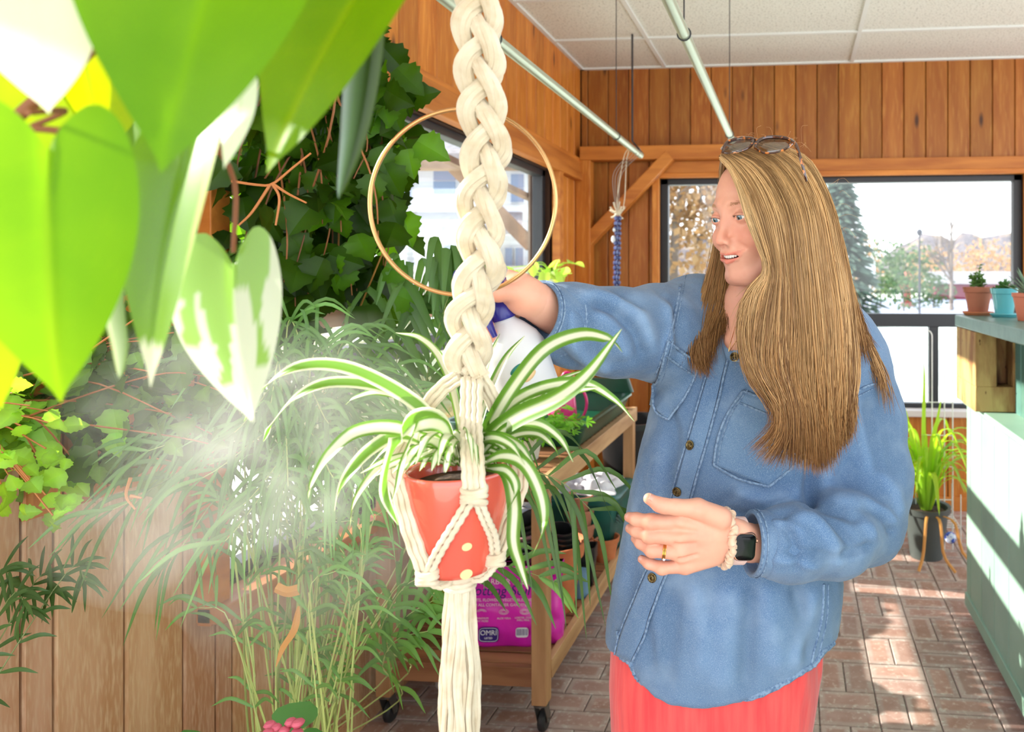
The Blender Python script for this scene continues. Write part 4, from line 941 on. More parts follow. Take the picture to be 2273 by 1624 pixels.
for a in ((895, 470, 1.75, .085, 12, 1.6), (860, 440, 1.74, .085, 20, .5), (925, 312, 1.7, .085, 60, 1.25), (905, 330, 1.7, .07, 10, 1.2), (640, 440, 1.72, .10, 20, 1.2), (880, 150, 1.8, .09, 45, .6), (860, 215, 1.8, .09, 20, .7),
          (690, 170, 1.7, .05, 50, 2.2), (880, 655, 1.7, .075, 70, 1.4), (855, 590, 1.72, .07, 60, 1.1), (730, 560, 1.72, .075, 10, 1.4)): one(*a)
# woody curl and dry twig
for pts in ([(515, 402), (570, 410), (605, 408), (650, 372), (690, 340)], [(605, 408), (620, 440), (612, 500)], [(600, 410), (560, 470), (530, 500)], [(606, 408), (640, 430), (680, 450)]):
    st.tube(spline([P(a, b, 1.5) for a, b in pts], 14), np.linspace(.0032, .002, 14), 6, col=(1.3, 1.25, 1.1))
for pts in ([(890, 470), (850, 560), (800, 680), (770, 740)], [(820, 300), (815, 420), (812, 520)], [(750, 430), (752, 520), (748, 600)]):
    st.tube(spline([P(a, b, 1.8) for a, b in pts], 14), .0022, 6, col=(.9, 1.1, .6))
st.build('vines', vinem, parent=GI); lf.build('foliage', ivy, parent=GI)
m = MB(); hb_ = P(700, -200, 2.1); m.lathe([(0, 0), (.10, 0), (.14, .14), (.15, .15), (.14, .16), (0, .14)], hb_, n=28); m.build('basket', M('brown_basket', srgb(110, 80, 56), .8), parent=GI)
m = MB()
for k in range(3): m.tube([hb_+[.14*math.cos(k*2.1), .14*math.sin(k*2.1), .15], [hb_[0], hb_[1], ZC]], .002, 5)
m.build('hanging_wire', blackm, parent=GI)
# ---- trailing vine in the lower left, over the panelling
s0 = PX(-60, 900, -1.36); TV = thing('trailing_vine', (-1.36, .98, 1.302), 'sunlit small-leaved vine trailing over the wood panelling at the left', 'trailing plant')
st = MB(); lf = MB(); r = np.random.default_rng(77); L_ = []; T_ = []
for k in range(34):
    y0 = r.uniform(820, 1000); x1 = r.uniform(80, 620); y1 = r.uniform(700, 1060)-x1*.05; dp = r.uniform(1.28, 1.5)
    pts = [P(-90, y0, 1.22), P(x1*.35-20, (y0*.6+y1*.4)+r.normal()*40-30, dp-.03), P(x1*.75, y1+r.normal()*35-20, dp), P(x1, y1+r.uniform(0, 50), dp+.03)]
    pth = spline(pts, 30); st.tube(pth[::2], np.linspace(.002, .0011, 15), 5, col=np.array([1.1, 1.0, .8])*r.uniform(.7, 1.3))
    idx = r.integers(2, 30, 15); L_.append(pth[idx]+r.normal(size=(15, 3))*.018)
loc = np.vstack(L_); n = len(loc); px_, py_, _ = proj(loc)
tone = r.choice([.38, .55, .8, 1.2], n, p=[.3, .32, .25, .13])[:, None]*np.where((px_ < 150)[:, None], [1.6, 1.6, .9], [1, 1, .95])  # leaves near the left edge tinted brighter, standing for strong sun
lf.scatter(IV*[.95, 1, 1], IF, droopy(n, r, .5, (.25, -1, .4), .8)*r.uniform(.03, .06, n)[:, None, None], loc, tone[:, None, :]*icol[None])
for a in ((250, 905, 1.3, .06, 10, 1.9), (205, 790, 1.3, .05, -50, 1.5), (80, 920, 1.28, .07, 20, 1.9), (440, 850, 1.34, .075, 30, .7), (400, 800, 1.3, .06, 0, .6), (255, 960, 1.3, .045, 5, 2.2), (280, 720, 1.4, .06, 10, .6)): one(*a, mb=lf)
bl = np.array([P(r.uniform(-20, 150), r.uniform(850, 1160), r.uniform(1.04, 1.16)) for _ in range(46)])
lf.scatter(IV, IF, droopy(46, r, .4, (.6, -.9, .4), .9)*r.uniform(.020, .036, 46)[:, None, None], bl, (np.array([1.7, 1.7, 1.0])*r.uniform(.7, 1.3, (46, 1)))[:, None, :]*icol[None])  # high tones paint the sun's overexposure into these leaves
for k in range(0, 46, 2): st.tube(spline([P(-90, 950, 1.15), (P(-90, 950, 1.15)+bl[k])/2+[0, 0, .02], bl[k]], 8), .0012, 5, col=(1.2, 1.1, .8))
for pts in ([(290, 1060), (280, 1100), (300, 1130)], [(290, 1100), (315, 1105)]): st.tube(spline([P(a, b, 1.2) for a, b in pts], 10), np.linspace(.003, .0015, 10), 6, col=(1.5, 1.6, 1.5))
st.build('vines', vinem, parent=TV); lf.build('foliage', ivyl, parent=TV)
m = MB(); m.lathe([(0, 0), (.05, 0), (.066, .10), (.07, .10), (.07, .12), (0, .11)], (-1.385, .98, 1.302), n=24); m.build('pot', terra, parent=TV)
# ---- palms
def frond(lf, st, pth, n, L, w, r, droop=.5, tone=1.0, vshape=.6, start=.35, rr_=.0022, face=(0, -1, .3)):
    """pinnate frond: rachis pth, n leaflet pairs"""
    m_ = len(pth); st.tube(pth, np.linspace(rr_, rr_*.35, m_), 6, col=np.array([1, 1, 1])*tone)
    t = np.gradient(pth, axis=0); t /= np.linalg.norm(t, axis=1)[:, None]
    for i in range(n):
        s = start+(1-start)*i/(n-1); k = s*(m_-1); k0 = min(int(k), m_-2); p_ = pth[k0]*(1-k+k0)+pth[k0+1]*(k-k0); d = t[k0]
        sd = np.cross(d, face); sd = nrm(sd+r.normal(size=3)*.12)
        for sg in (-1, 1):
            Lk = L*(math.sin((.18+.8*(1-abs(2*(s-start)/(1-start)-.9)*.55))*PI/2))*r.uniform(.8, 1.1)
            dr = nrm(sd*sg*(1-vshape*s)+d*(vshape+.25*s)+r.normal(size=3)*.10)
            e = p_+dr*Lk; e[2] -= Lk*droop*r.uniform(.6, 1.3); mid = p_+dr*Lk*.55; mid[2] += Lk*.02
            q = spline([p_, mid, e], 9); ww = w*np.array([.35, .75, .95, 1, .95, .85, .65, .4, .05])
            c = np.array([1, 1, 1])*tone*r.uniform(.75, 1.25); lf.ribbon(q, ww, side=np.cross(dr, face), cup=.12, nv=3, cols=[c, c*1.15, c])
# bamboo palm in the lower left: many thin canes fanning up from one pot
bpos = np.array([-1.02, 1.42, 0]); r = np.random.default_rng(90)
BP = thing('bamboo_palm', bpos, 'feathery palm with many thin canes rising from the bottom, in the mist', 'palm')
m = MB(); m.lathe(potprof(.15, .30, taper=.72), bpos, n=36); m.build('pot', terra, parent=BP); m = MB(); m.lathe([(0, 0), (.13, 0), (0, .004)], bpos+[0, 0, .27], n=24); m.build('soil', soilm, parent=BP)
st = MB(); lf = MB()
tips = [(250, 1130, 1.25), (330, 1000, 1.3), (420, 900, 1.35), (380, 1240, 1.2), (470, 830, 1.4), (520, 960, 1.3), (560, 770, 1.45), (600, 900, 1.35), (640, 800, 1.5), (680, 700, 1.5), (700, 860, 1.4), (730, 940, 1.3), (760, 760, 1.5), (800, 850, 1.45),
        (840, 740, 1.55), (860, 960, 1.4), (880, 860, 1.5), (900, 1060, 1.35), (820, 1100, 1.25), (540, 1120, 1.25), (450, 1060, 1.25), (640, 1080, 1.2), (740, 1060, 1.22), (350, 860, 1.4), (500, 1200, 1.2), (930, 780, 1.6)]
for k, (px, py, d) in enumerate(tips):
    py = py+90 if py < 880 else py
    s = bpos+np.array([r.uniform(-.08, .08), r.uniform(-.07, .07), .28]); tp = P(px, py, d); hi = s*.35+tp*.65; hi[2] = max(s[2], tp[2])+.05-.12*abs(tp[0]-s[0]); hi[:2] = s[:2]*.62+tp[:2]*.38
    pth = spline([s, s*.55+hi*.45+r.normal(size=3)*.01, hi, tp], 30); frond(lf, st, pth, 12, .15, .0085, r, droop=.38, tone=r.uniform(.8, 1.5), start=.52, rr_=.0026)
for k in range(26):
    s = bpos+np.array([r.uniform(-.09, .09), r.uniform(-.08, .08), .28]); x = r.uniform(500, 900); tp = P(x, r.uniform(1150, 1380), r.uniform(1.25, 1.5)); st.tube(spline([s, s*.5+tp*.5+r.normal(size=3)*.012, tp], 12), .0019, 6, col=np.array([1, 1, .9])*r.uniform(.55, 1.25))
    frond(lf, st, spline([s*.4+tp*.6, tp, tp+nrm(Rv*r.normal()+Uv*.8)*.06], 8), 4, .10, .007, r, droop=.3, tone=r.uniform(.8, 1.4), start=.1, rr_=.0015)
lf.build('fronds', palmm, parent=BP); st.build('canes', canem, parent=BP)
m = MB(); m.ribbon(spline([P(662, 1345, 1.2), P(650, 1400, 1.2), P(625, 1440, 1.2), P(612, 1480, 1.2)], 10), .012*np.array([.3, .8, 1, 1, .9, .8, .8, .6, .4, .1]), side=Rv, cup=.3); m.ribbon(spline([P(610, 1305, 1.2), P(635, 1315, 1.2), P(660, 1310, 1.2)], 8), .018, side=Uv, cup=.2)
m.build('dry_leaf', M('dry_leaf', srgb(226, 160, 84), .6), parent=BP)
# broad areca fronds behind the pot and rope
ap = np.array([-1.28, 1.66, 0]); AP = thing('areca_palm', ap, 'glossy palm whose drooping fronds show on both sides of the coral pot', 'palm'); r = np.random.default_rng(97)
m = MB(); m.lathe(potprof(.105, .28, taper=.74), ap, n=36); m.build('pot', M('dark_grey_pot', srgb(74, 80, 78), .5), parent=AP); m = MB(); m.lathe([(0, 0), (.09, 0), (0, .004)], ap+[0, 0, .25], n=24); m.build('soil', soilm, parent=AP)
st = MB(); lf = MB(); s = ap+[0, 0, .26]
def fr(pts, n, L, w, tone, **k): frond(lf, st, spline(pts, 24), n, L, w, r, tone=tone, **k)
fr([s, P(960, 1150, 1.9), P(940, 900, 1.75), P(985, 690, 1.65), P(1010, 640, 1.6)], 16, .26, .022, .75, droop=.75, start=.5)
fr([s, P(930, 1150, 1.9), P(880, 880, 1.8), P(900, 700, 1.75), P(960, 665, 1.7)], 16, .24, .02, .8, droop=.8, start=.5)
fr([s, P(990, 1150, 1.8), P(1000, 1040, 1.6), P(1100, 1040, 1.45), P(1230, 1060, 1.4), P(1310, 1130, 1.4)], 10, .19, .010, .52, droop=.75, start=.5, vshape=.5)
fr([s, P(960, 1200, 1.8), P(1000, 1080, 1.6), P(1080, 1060, 1.5), P(1180, 1090, 1.45)], 6, .15, .010, .5, droop=.75, start=.5)
fr([s, P(980, 1300, 1.9), P(1020, 1290, 1.75), P(1110, 1255, 1.7), P(1230, 1290, 1.7)], 9, .14, .014, .7, droop=.3, start=.45)
fr([s, P(900, 1500, 1.8), P(860, 1440, 1.6), P(900, 1370, 1.55), P(985, 1320, 1.5)], 11, .13, .013, .95, droop=.25, start=.35)
fr([s, P(860, 1500, 1.8), P(840, 1420, 1.6), P(890, 1310, 1.5), P(960, 1270, 1.45)], 10, .13, .012, 1.0, droop=.3, start=.4)
fr([s, P(880, 1560, 1.8), P(850, 1480, 1.6), P(880, 1420, 1.55), P(950, 1400, 1.5)], 9, .12, .012, .9, droop=.35, start=.35)
fr([s, P(900, 1300, 1.9), P(920, 1100, 1.8), P(870, 1000, 1.7), P(800, 1020, 1.6)], 12, .2, .014, .85, droop=.5, start=.45)
lf.build('fronds', palmm, parent=AP); st.build('canes', canem, parent=AP)
# small leaves and blossom low at the bottom edge
c = PX(520, 1700, -.62); BF = thing('begonia', (-.80, 1.02, 0), 'low round-leaved plant with a pink bloom at the bottom edge, by the palm canes', 'potted plant')
r = np.random.default_rng(15); m = MB(); st = MB(); b0 = np.array([-.80, 1.02, 0]); n = 44
m.lathe(potprof(.11, .5, rim=.12, taper=.8), b0, n=28); m.build('pot', terra, parent=BF); m = MB()
for k in range(n):
    t_ = P(r.uniform(430, 700), r.uniform(1600, 1720), r.uniform(.98, 1.14)) if k < 12 else b0+[r.normal()*.08, r.normal()*.08, .56+r.uniform(0, .04)]
    st.tube(spline([b0+[0, 0, .49], (b0+[0, 0, .5])*.5+t_*.5+[0, 0, .02], t_], 8), .002, 5)
    m.scatter(OV*[2.3, 1, 1], OF, frames(r.normal(size=(1, 3))*[1, 1, .3], r, .3)*r.uniform(.035, .06), t_[None], np.array([[.55, .8, .7]])*r.uniform(.7, 1.2))
m.build('foliage', palmm, parent=BF); st.build('stems', canem, parent=BF)
m = MB(); q = P(640, 1622, .98)
for k in range(14): m.ball(q+r.normal(size=3)*[.014, .008, .005], (.008, .008, .005), 8)
m.build('blossom', M('pink_blossom', srgb(226, 110, 130), .6, transl=.3), parent=BF)
# fern sprig lower left
FS = thing('fern', (-1.32, .92, 0), 'dim green fern sprigs in front of the panelling at the left edge', 'fern'); st = MB(); lf = MB(); r = np.random.default_rng(5)
m = MB(); m.lathe(potprof(.10, .62, rim=.1, taper=.8), (-1.32, .92, 0), n=28); m.build('pot', terra, parent=FS)
f0 = np.array([-1.32, .92, .6])
for tp in ((190, 1290, 1.2), (120, 1310, 1.2), (60, 1350, 1.15), (30, 1300, 1.18)):
    frond(lf, st, spline([f0, f0*.5+P(tp[0]-60, tp[1]-30, tp[2])*.5, P(tp[0]-40, tp[1]-22, tp[2]), P(*tp)], 16), 13, .06, .007, r, droop=.2, tone=.45, start=.3, vshape=.5, rr_=.0015)
lf.build('fronds', palmm, parent=FS); st.build('stems', canem, parent=FS)
# ---- shelf across the left window with its things
sh = M('rail_shelf_wood', srgb(206, 168, 140), .6, noise=[(3, srgb(176, 124, 92), .35, .7, 5)], stretch=(6, .6, 6), attr=True)
m = MB(); m.box((-1.388, 1.70, 1.345), (-1.20, 4.16, 1.40)); m.build('window_shelf', sh, label='long wooden plant shelf running across the left window', cat='shelf', smooth=False, bevel=.003)
for y in (1.72, 2.9, 4.05):
    pass
gp = M('green_bottle_plastic', srgb(20, 150, 74), .25, spec=.6)
q = PZ(1018, 654, 1.40); q[0] = -1.24; q = PX(1019, 640, -1.26); q[2] = 1.401
Rb = thing('green_bottle', q, 'small green bottle on the window shelf, just left of the rope', 'bottle'); m = MB(); m.lathe([(0, 0), (.026, 0), (.028, .01), (.028, .06), (.024, .078), (.012, .088), (.012, .095), (0, .095)], q, n=24); m.build('bottle_body', gp, parent=Rb)
m = MB(); m.lathe([(0, 0), (.014, 0), (.014, .018), (.006, .022), (.006, .045), (0, .045)], q+[0, 0, .095], n=16); m.build('cap', siding, parent=Rb)
q = PX(985, 640, -1.27); q[2] = 1.401; Rb = thing('bowl', q, 'white bowl with a blue rim on the window shelf, left of the rope', 'bowl')
m = MB(); m.lathe([(0, 0), (.03, 0), (.075, .035), (.073, .036), (.028, .006), (0, .006)], q, n=32); m.build('bowl_body', M('white_glaze', srgb(236, 234, 226), .25), parent=Rb); m = MB(); m.tube([q+[.075*math.cos(a), .075*math.sin(a), .036] for a in np.linspace(0, 2*PI, 32, endpoint=False)], .0022, 6, closed=True); m.build('rim', M('blue_rim', srgb(70, 90, 190), .3), parent=Rb)
pothm = M('pothos_leaf', srgb(176, 206, 98), .4, attr=True, transl=.5, tcol=(1.4, 1.4, .8, 1))
def heart(nu=9, nv=9, lobes=.16, L=1.0, W=.8, cup=.12, droop=.18, wave=0.0):
    k = lobes/.16; o = spline([(0, 0), (.10, -.09*k), (.25, -.15*k), (.40, -.09*k), (.49, .07), (.505, .26), (.45, .46), (.33, .66), (.17, .85), (.05, .97), (0, 1.04)], nu*3)
    o = o[np.round(np.linspace(0, 1, nu)**.9*(nu*3-1)).astype(int)]; o[0] = (.02, -.02)
    u = np.linspace(0, 1, nu); v = np.linspace(-1, 1, nv); U_, V_ = np.meshgrid(u, v, indexing='ij'); A_ = np.abs(V_)
    x = V_*o[:, :1]*W; y = ((1-A_)*U_+A_*o[:, 1:])*L
    z = cup*(np.abs(x)*2)**1.6-droop*y*np.abs(y)+wave*np.sin(6*U_+3*V_)*A_
    i = np.arange(nu-1)[:, None]; j = np.arange(nv-1)[None]; f = np.stack([i*nv+j, i*nv+j+1, (i+1)*nv+j+1, (i+1)*nv+j], -1).reshape(-1, 4)
    return np.stack([x, y, z], -1).reshape(-1, 3), f, y.ravel(), (x/(.505*W)).ravel()
HV, HF, HU, HVV = heart()
q = PX(1225, 660, -1.28); q[2] = 1.401; PO = thing('pothos', q, 'pale green pothos on the window shelf above the woman\'s cuff', 'potted plant'); r = np.random.default_rng(12)
m = MB(); m.lathe(potprof(.05, .09), q, n=28); m.build('pot', siding, parent=PO); m = MB(); st = MB()
for k in range(26):
    if k < 16: t_ = q+np.array([r.normal()*.06, r.normal()*.10, .09+r.uniform(0, .09)])
    else: t_ = P(r.uniform(1090, 1275), r.uniform(595, 640), 3.75)
    st.tube(spline([q+[0, 0, .09], (q+[0, 0, .09]+t_)/2+[0, 0, .03], t_], 8), .002, 5); d = r.normal(size=(1, 3)); d[0, 2] -= .6
    m.scatter(HV, HF, frames(d, r, .5)*r.uniform(.05, .075), t_[None], np.ones((1, 3))*r.uniform(.7, 1.25))
m.build('foliage', pothm, parent=PO); st.build('stems', pothm, parent=PO)
# ---- small plants on the bench
q = PZ(1172, 1018, BT); q[2] = BT+.001; FP = thing('potted_fern_geranium', q, 'bright green feathery-leaved plant in a small white pot on the bench slats', 'potted plant'); r = np.random.default_rng(19)
m = MB(); m.lathe(potprof(.052, .09, rim=.1), q, n=28); m.build('pot', M('white_pot', srgb(230, 226, 220), .4), parent=FP); m = MB(); st = MB()
def lobed():
    v = [(0, 0, 0)]; f = []
    for a in (-70, -38, 0, 38, 70):
        a = math.radians(a); L = 1-.25*abs(math.sin(a)); dx, dy = math.sin(a), math.cos(a); px, py = dy, -dx; k = len(v)
        v += [(dx*.35*L+px*.07, dy*.35*L+py*.07, .02), (dx*.35*L-px*.07, dy*.35*L-py*.07, .02), (dx*.7*L+px*.13, dy*.7*L+py*.13, .0), (dx*.7*L-px*.13, dy*.7*L-py*.13, .0), (dx*L, dy*L, -.08), (dx*.62*L, dy*.62*L, .03)]
        f += [(0, k, k+5), (0, k+5, k+1), (k, k+2, k+5), (k+1, k+5, k+3), (k+2, k+4, k+5), (k+5, k+4, k+3)]
    return np.array(v), np.array(f)
LV, LFf = lobed()
for k in range(150):
    d = r.normal(size=3)*[1.1, 1, .8]; d[2] = abs(d[2])*.5+.1; d = nrm(d)*r.uniform(.05, .16)*[1.25, 1, .9]; t_ = q+[.02, 0, .09]+d
    if k % 5 == 0: st.tube([q+[0, 0, .08], t_], .0012, 5)
    dd_ = nrm(d*[1, 1, .1]+r.normal(size=3)*.05+[0, 0, -.02]); m.scatter(LV, LFf, frames(dd_[None], r, .4)*r.uniform(.03, .05), t_[None], np.array([[1, 1, 1]])*r.uniform(.65, 1.25))
m.build('foliage', fernm, parent=FP); st.build('stems', fernm, parent=FP)
m = MB()
for k in range(6): m.ball(q+[.0+r.normal()*.03, r.normal()*.03, .2+r.uniform(0, .03)], (.007, .007, .006), 8)
m.build('blossom', M('pink_blossom', srgb(226, 110, 130), .6), parent=FP)
q = P(1350, 905, 3.46); q[2] = BT+.001; q = np.array([-.90, 3.462, BT+.001]); SP = thing('potted_sedum', q, 'small green square pot of pale sedum on the bench\'s far edge', 'potted plant')
m = MB(); m.lathe([(0, 0), (.033, 0), (.043, .075), (.038, .075), (0, .068)], q, n=28, sq=7); m.build('pot', M('sage_pot', srgb(96, 130, 96), .5), parent=SP); m = MB()
for k in range(60): m.scatter(OV*[1.2, 1, 1], OF, frames(r.normal(size=(1, 3))+[0, 0, .8], r, .5)*r.uniform(.016, .03), (q+[r.normal()*.025, r.normal()*.022, .08+r.uniform(0, .03)])[None], np.array([[2.0, 1.6, 1.7]])*r.uniform(.7, 1.1))
m.build('foliage', pothm, parent=SP)
q = np.array([-1.03, 3.462, BT+.001]); SP = thing('potted_sedum', q, 'second pale flowering succulent on the bench\'s far edge, nearer the pink can', 'potted plant')
m = MB(); m.lathe([(0, 0), (.03, 0), (.04, .07), (.035, .07), (0, .062)], q, n=28); m.build('pot', M('sage_pot', srgb(96, 130, 96), .5), parent=SP); m = MB()
for k in range(60): m.scatter(OV*[1.2, 1, 1], OF, frames(r.normal(size=(1, 3))+[0, 0, .8], r, .5)*r.uniform(.016, .03), (q+[r.normal()*.03, r.normal()*.02, .075+r.uniform(0, .035)])[None], np.array([[1.6, 1.5, 1.3]])*r.uniform(.7, 1.1))
m.build('foliage', pothm, parent=SP)
# ================================================================ big foreground philodendron leaves
def philo_mat(name, c1, c2, tcol, scale=6):
    return M(name, c1, .42, attr=True, transl=.5, tcol=tcol, spec=.22, noise=[(scale, c2, .4, .65, 3)])
phg = philo_mat('philodendron_leaf', srgb(104, 152, 2), srgb(132, 174, 4), (1.4, 1.2, .3, 1))
phv = M('variegated_leaf', srgb(236, 240, 222), .3, attr=True, transl=.5, spec=.6, noise=[(3, srgb(224, 232, 206), .4, .65, 3)])
PHc = P(430, -150, .42); PH = thing('philodendron', PHc, 'huge blurred heart-shaped leaves filling the upper left foreground', 'hanging plant')
def bigleaf(base, tip, wpx, d0, d1, cols, mat, roll=0.0, cup=.10, droop=.12, lobes=.2, wave=.0, label=None, W=None):
    a = P(*base, d0); b = P(*tip, d1); ax = nrm(b-a); L = np.linalg.norm(b-a); nf = nrm(-Fv+.15*Uv); nf = nrm(nf-ax*(nf@ax)); sd = np.cross(ax, nf)
    c, s_ = math.cos(roll), math.sin(roll); sd, nf = sd*c+nf*s_, nf*c-sd*s_
    w = wpx*(d0+d1)/2/FPX/L; v, f, U_, V_ = heart(34, 27, lobes, 1.0, w, cup, droop, wave); v = v-[0, 0, 0]
    v[:, 2] += droop*v[:, 1]*.0
    v[:, 2] -= .018*np.exp(-(V_/.07)**2)*(1-U_)
    pts = a+L*(v[:, :1]*sd+v[:, 1:2]*ax+v[:, 2:]*nf)
    m = MB(); cc = cols(U_, V_) if callable(cols) else np.tile(np.asarray(cols, float), (len(U_), 1)); m.add(pts, f, cc)
    return m.build('leaf', mat, parent=PH, label=label, angle=180)
def vein(c0, c1):
    def f(U_, V_):
        k = np.exp(-(V_/.05)**2)+.5*np.exp(-((np.abs(V_)*1.2-((U_*6) % 1))/.08)**2)*.35; k = np.clip(k, 0, 1)[:, None]; return np.asarray(c0)*(1-k)+np.asarray(c1)*k
    return f
bigleaf((520, -260), (333, 352), 640, .34, .33, vein((.82, .95, .4), (1.0, 1.1, .4)), phg, roll=-.10, droop=.05)
bigleaf((860, -130), (540, 338), 430, .43, .42, vein((.95, 1.0, .6), (1.4, 1.2, .7)), phg, roll=-.3, cup=.15)
bigleaf((100, 330), (85, 885), 400, .36, .36, vein((.9, 1.0, .6), (1.15, 1.1, .7)), phg, roll=.2)
bigleaf((430, 300), (262, 835), 290, .42, .40, lambda U_, V_: np.where((U_ > .86)[:, None], (1, .97, .9), (np.where((V_ < -.72)[:, None], (.6, .72, .2), (.24, .46, .01)))), phv, roll=-.35, cup=.16, label='leaf with a pale tip')
def vg(U_, V_):
    g_ = (np.abs(V_-.28) < .17+.09*np.sin(7*U_)) & (U_ < .78) | ((np.abs(V_+.45) < .13+.06*np.sin(9*U_+1)) & (U_ < .68) & (U_ > .1)) | ((U_ < .16) & (np.abs(V_) < .75)) | ((V_ > .62) & (U_ < .5) & (V_ < .85))
    return np.where(g_[:, None], (.42, .70, .16), (1, 1, 1))
bigleaf((515, 585), (528, 930), 262, .50, .49, vg, phv, roll=-.1, lobes=.24, cup=.12, wave=.02, label='white and green variegated heart leaf')
bigleaf((60, -40), (95, 240), 230, .33, .34, (1.0, .97, .85), phv, roll=.5, label='pale cream leaf')  # blown-out light put into the leaf's pale colour
bigleaf((180, 120), (215, 310), 90, .45, .45, (1.9, 1.3, 2.5), phg, roll=.4)
m = MB(); m.ribbon(spline([P(805, -60, .48), P(798, 100, .475), P(780, 280, .47), P(752, 440, .465)], 26), .026*np.sin(np.linspace(1.2, PI, 26))**.7, side=Rv, cup=.25, nv=5, cols=[(.62, .74, .88), (.62, .74, .88), (.3, .42, .3), (.05, .10, .01), (.12, .2, .02)]); m.build('leaf', phv, parent=PH, label='narrow leaf seen edge-on', solid=.0008)
m = MB(); m.ribbon(spline([P(330, 350, .44), P(272, 480, .435), P(240, 650, .43), P(258, 770, .43), P(266, 840, .43)], 26), .014*np.sin(np.linspace(.9, PI, 26))**.6, side=Rv, cup=.3, nv=3, cols=[(.5, .62, .3), (.95, .95, .85), (.45, .6, .2)]); m.build('leaf', phv, parent=PH, label='pale folded leaf edge', solid=.0008)
bigleaf((540, 190), (505, 370), 60, .40, .40, (1.2, 1.2, 1.2), phv, roll=.9, label='pale folded leaf')  # white highlight among the leaves, put in as leaf geometry
bigleaf((150, 60), (20, 360), 260, .52, .52, (1.3, 1.1, 1.0), phg, roll=.5)
bigleaf((290, 250), (300, 450), 190, .56, .56, (.75, .8, .8), phg, roll=-.4)
bigleaf((230, 140), (235, 330), 150, .50, .50, (1.5, 1.15, 2.0), phg, roll=.5)
bigleaf((-60, 640), (-10, 900), 160, .42, .42, (1.3, 1.15, 1.2), phg, roll=.5)
bigleaf((20, 20), (-40, 330), 200, .40, .40, (1.4, 1.2, .8), phg, roll=.6)
m = MB(); m.tube(spline([P(-40, 330, .40), P(60, 240, .40), P(180, 130, .40), P(330, -30, .41), P(430, -180, .42)], 20), .0034, 10); m.tube(spline([P(-20, 300, .4), P(60, 285, .4), P(150, 292, .4)], 8), .002, 8)
for a, b in (((180, 130, .4), (480, -190, .34)), ((60, 285, .4), (60, 250, .36)), ((330, -30, .41), (410, 285, .42)), ((330, -30, .41), (790, -150, .43)), ((400, 240, .44), (518, 560, .50)), ((430, -180, .42), (815, -60, .48))):
    m.tube(spline([P(*a), (P(*a)+P(*b))/2+[0, .02, .01], P(*b)], 10), .0016, 8)
m.build('vine', M('brown_vine', srgb(134, 78, 44), .6), parent=PH)
m = MB(); m.lathe([(0, 0), (.07, 0), (.09, .1), (.095, .11), (0, .1)], PHc+[0, .05, .06], n=28); m.build('pot', terra, parent=PH); m = MB(); m.tube([PHc+[0, .05, .16], [PHc[0], PHc[1]+.05, ZC]], .002, 5); m.build('hanging_wire', blackm, parent=PH)
# ================================================================ macrame hanger, hoop, pot and spider plant
rope = M('cotton_rope', srgb(232, 218, 192), .9, noise=[(40, srgb(214, 194, 162), .4, .7, 3)], bump=(160, .4, .002), sheen=.4, transl=.12)
hc = P(1040, 820, .85); HG = thing('macrame_hanger', (hc[0], hc[1], hc[2]-.5), 'chunky braided cream rope hanger with a long tassel, in front of the woman\'s hand', 'plant hanger')
ctl = [P(1050, -420, .80), P(1058, -60, .80), P(1062, 100, .80), P(1070, 230, .805), P(1080, 340, .81), P(1065, 460, .82), P(1068, 590, .83), P(1042, 690, .84), P(1040, 780, .85), P(1042, 830, .85)]
ax_ = spline(ctl, 400); sl = np.concatenate([[0], np.cumsum(np.linalg.norm(np.diff(ax_, axis=0), axis=1))])
m = MB(); per = .142
for k in range(3):
    ph = sl/per*2*PI+k*2*PI/3; A = .0175; B = .0085
    cen = ax_+(A*np.sin(ph))[:, None]*Rv-(B*np.sin(2*ph))[:, None]*Fv
    for j in range(6):
        a = j*PI/3+sl*26+k; rr_ = .0062+.001*np.sin(sl*90+j*2)
        if j == 0: pass
        off_ = (rr_*np.cos(a))[:, None]*Rv*.95+(rr_*np.sin(a))[:, None]*(Uv*.5-Fv*.8)
        m.tube((cen+off_)[::3], .0052, 7, col=np.array([1, 1, 1]))
    m.tube(cen[::3], .006, 7)
m.build('braid', rope, parent=HG)
pr_ = P(1018, 1040, .85)                                                   # rim centre of the pot
RR, PHT = .0605, .116
def cord(pts, rad=.0034, n=40, pair=.0034, wob=.0006, name='cord', strands=2):
    p_ = spline(pts, n); m = MB(); t = np.gradient(p_, axis=0); t /= np.linalg.norm(t, axis=1)[:, None]; sd = np.cross(t, -Fv); sd /= np.maximum(np.linalg.norm(sd, axis=1), 1e-6)[:, None]
    for s in (np.linspace(-1, 1, strands) if strands > 1 else [0]): m.tube(p_+sd*s*pair*(strands-1)*.95+wob*np.sin(np.arange(n)*1.7+s)[:, None]*sd, rad, 8)
    return m.build(name, rope, parent=HG)
def prad(y):                                                                 # pot radius at pixel row (front)
    return 0
def onpot(ang, s, e=.005):
    """point on the outer pot wall; ang 0=towards camera, + = right; s 0 rim .. 1 bottom"""
    ang = ang+.30; r_ = RR*(1-.36*s**1.3)+e; return np.array(pr_)+(-Fv*math.cos(ang)+Rv*math.sin(ang))*r_-Uv*PHT*s
J = P(1042, 835, .85)
cord([J+Rv*.003, P(1046, 930, .825), P(1048, 1000, .80), onpot(.30, .12, .009)], strands=4, rad=.0036)
cord([J-Rv*.012, P(965, 880, .86), onpot(-1.25, -.15, .012), onpot(-1.25, .1, .006), onpot(-1.0, .55, .006), onpot(-.75, .92, .006)], strands=3)
cord([J+Rv*.012, P(1100, 900, .86), P(1142, 1000, .87), onpot(1.5, .15, .012), onpot(1.35, .45, .008), onpot(1.05, .85, .006)], strands=3)
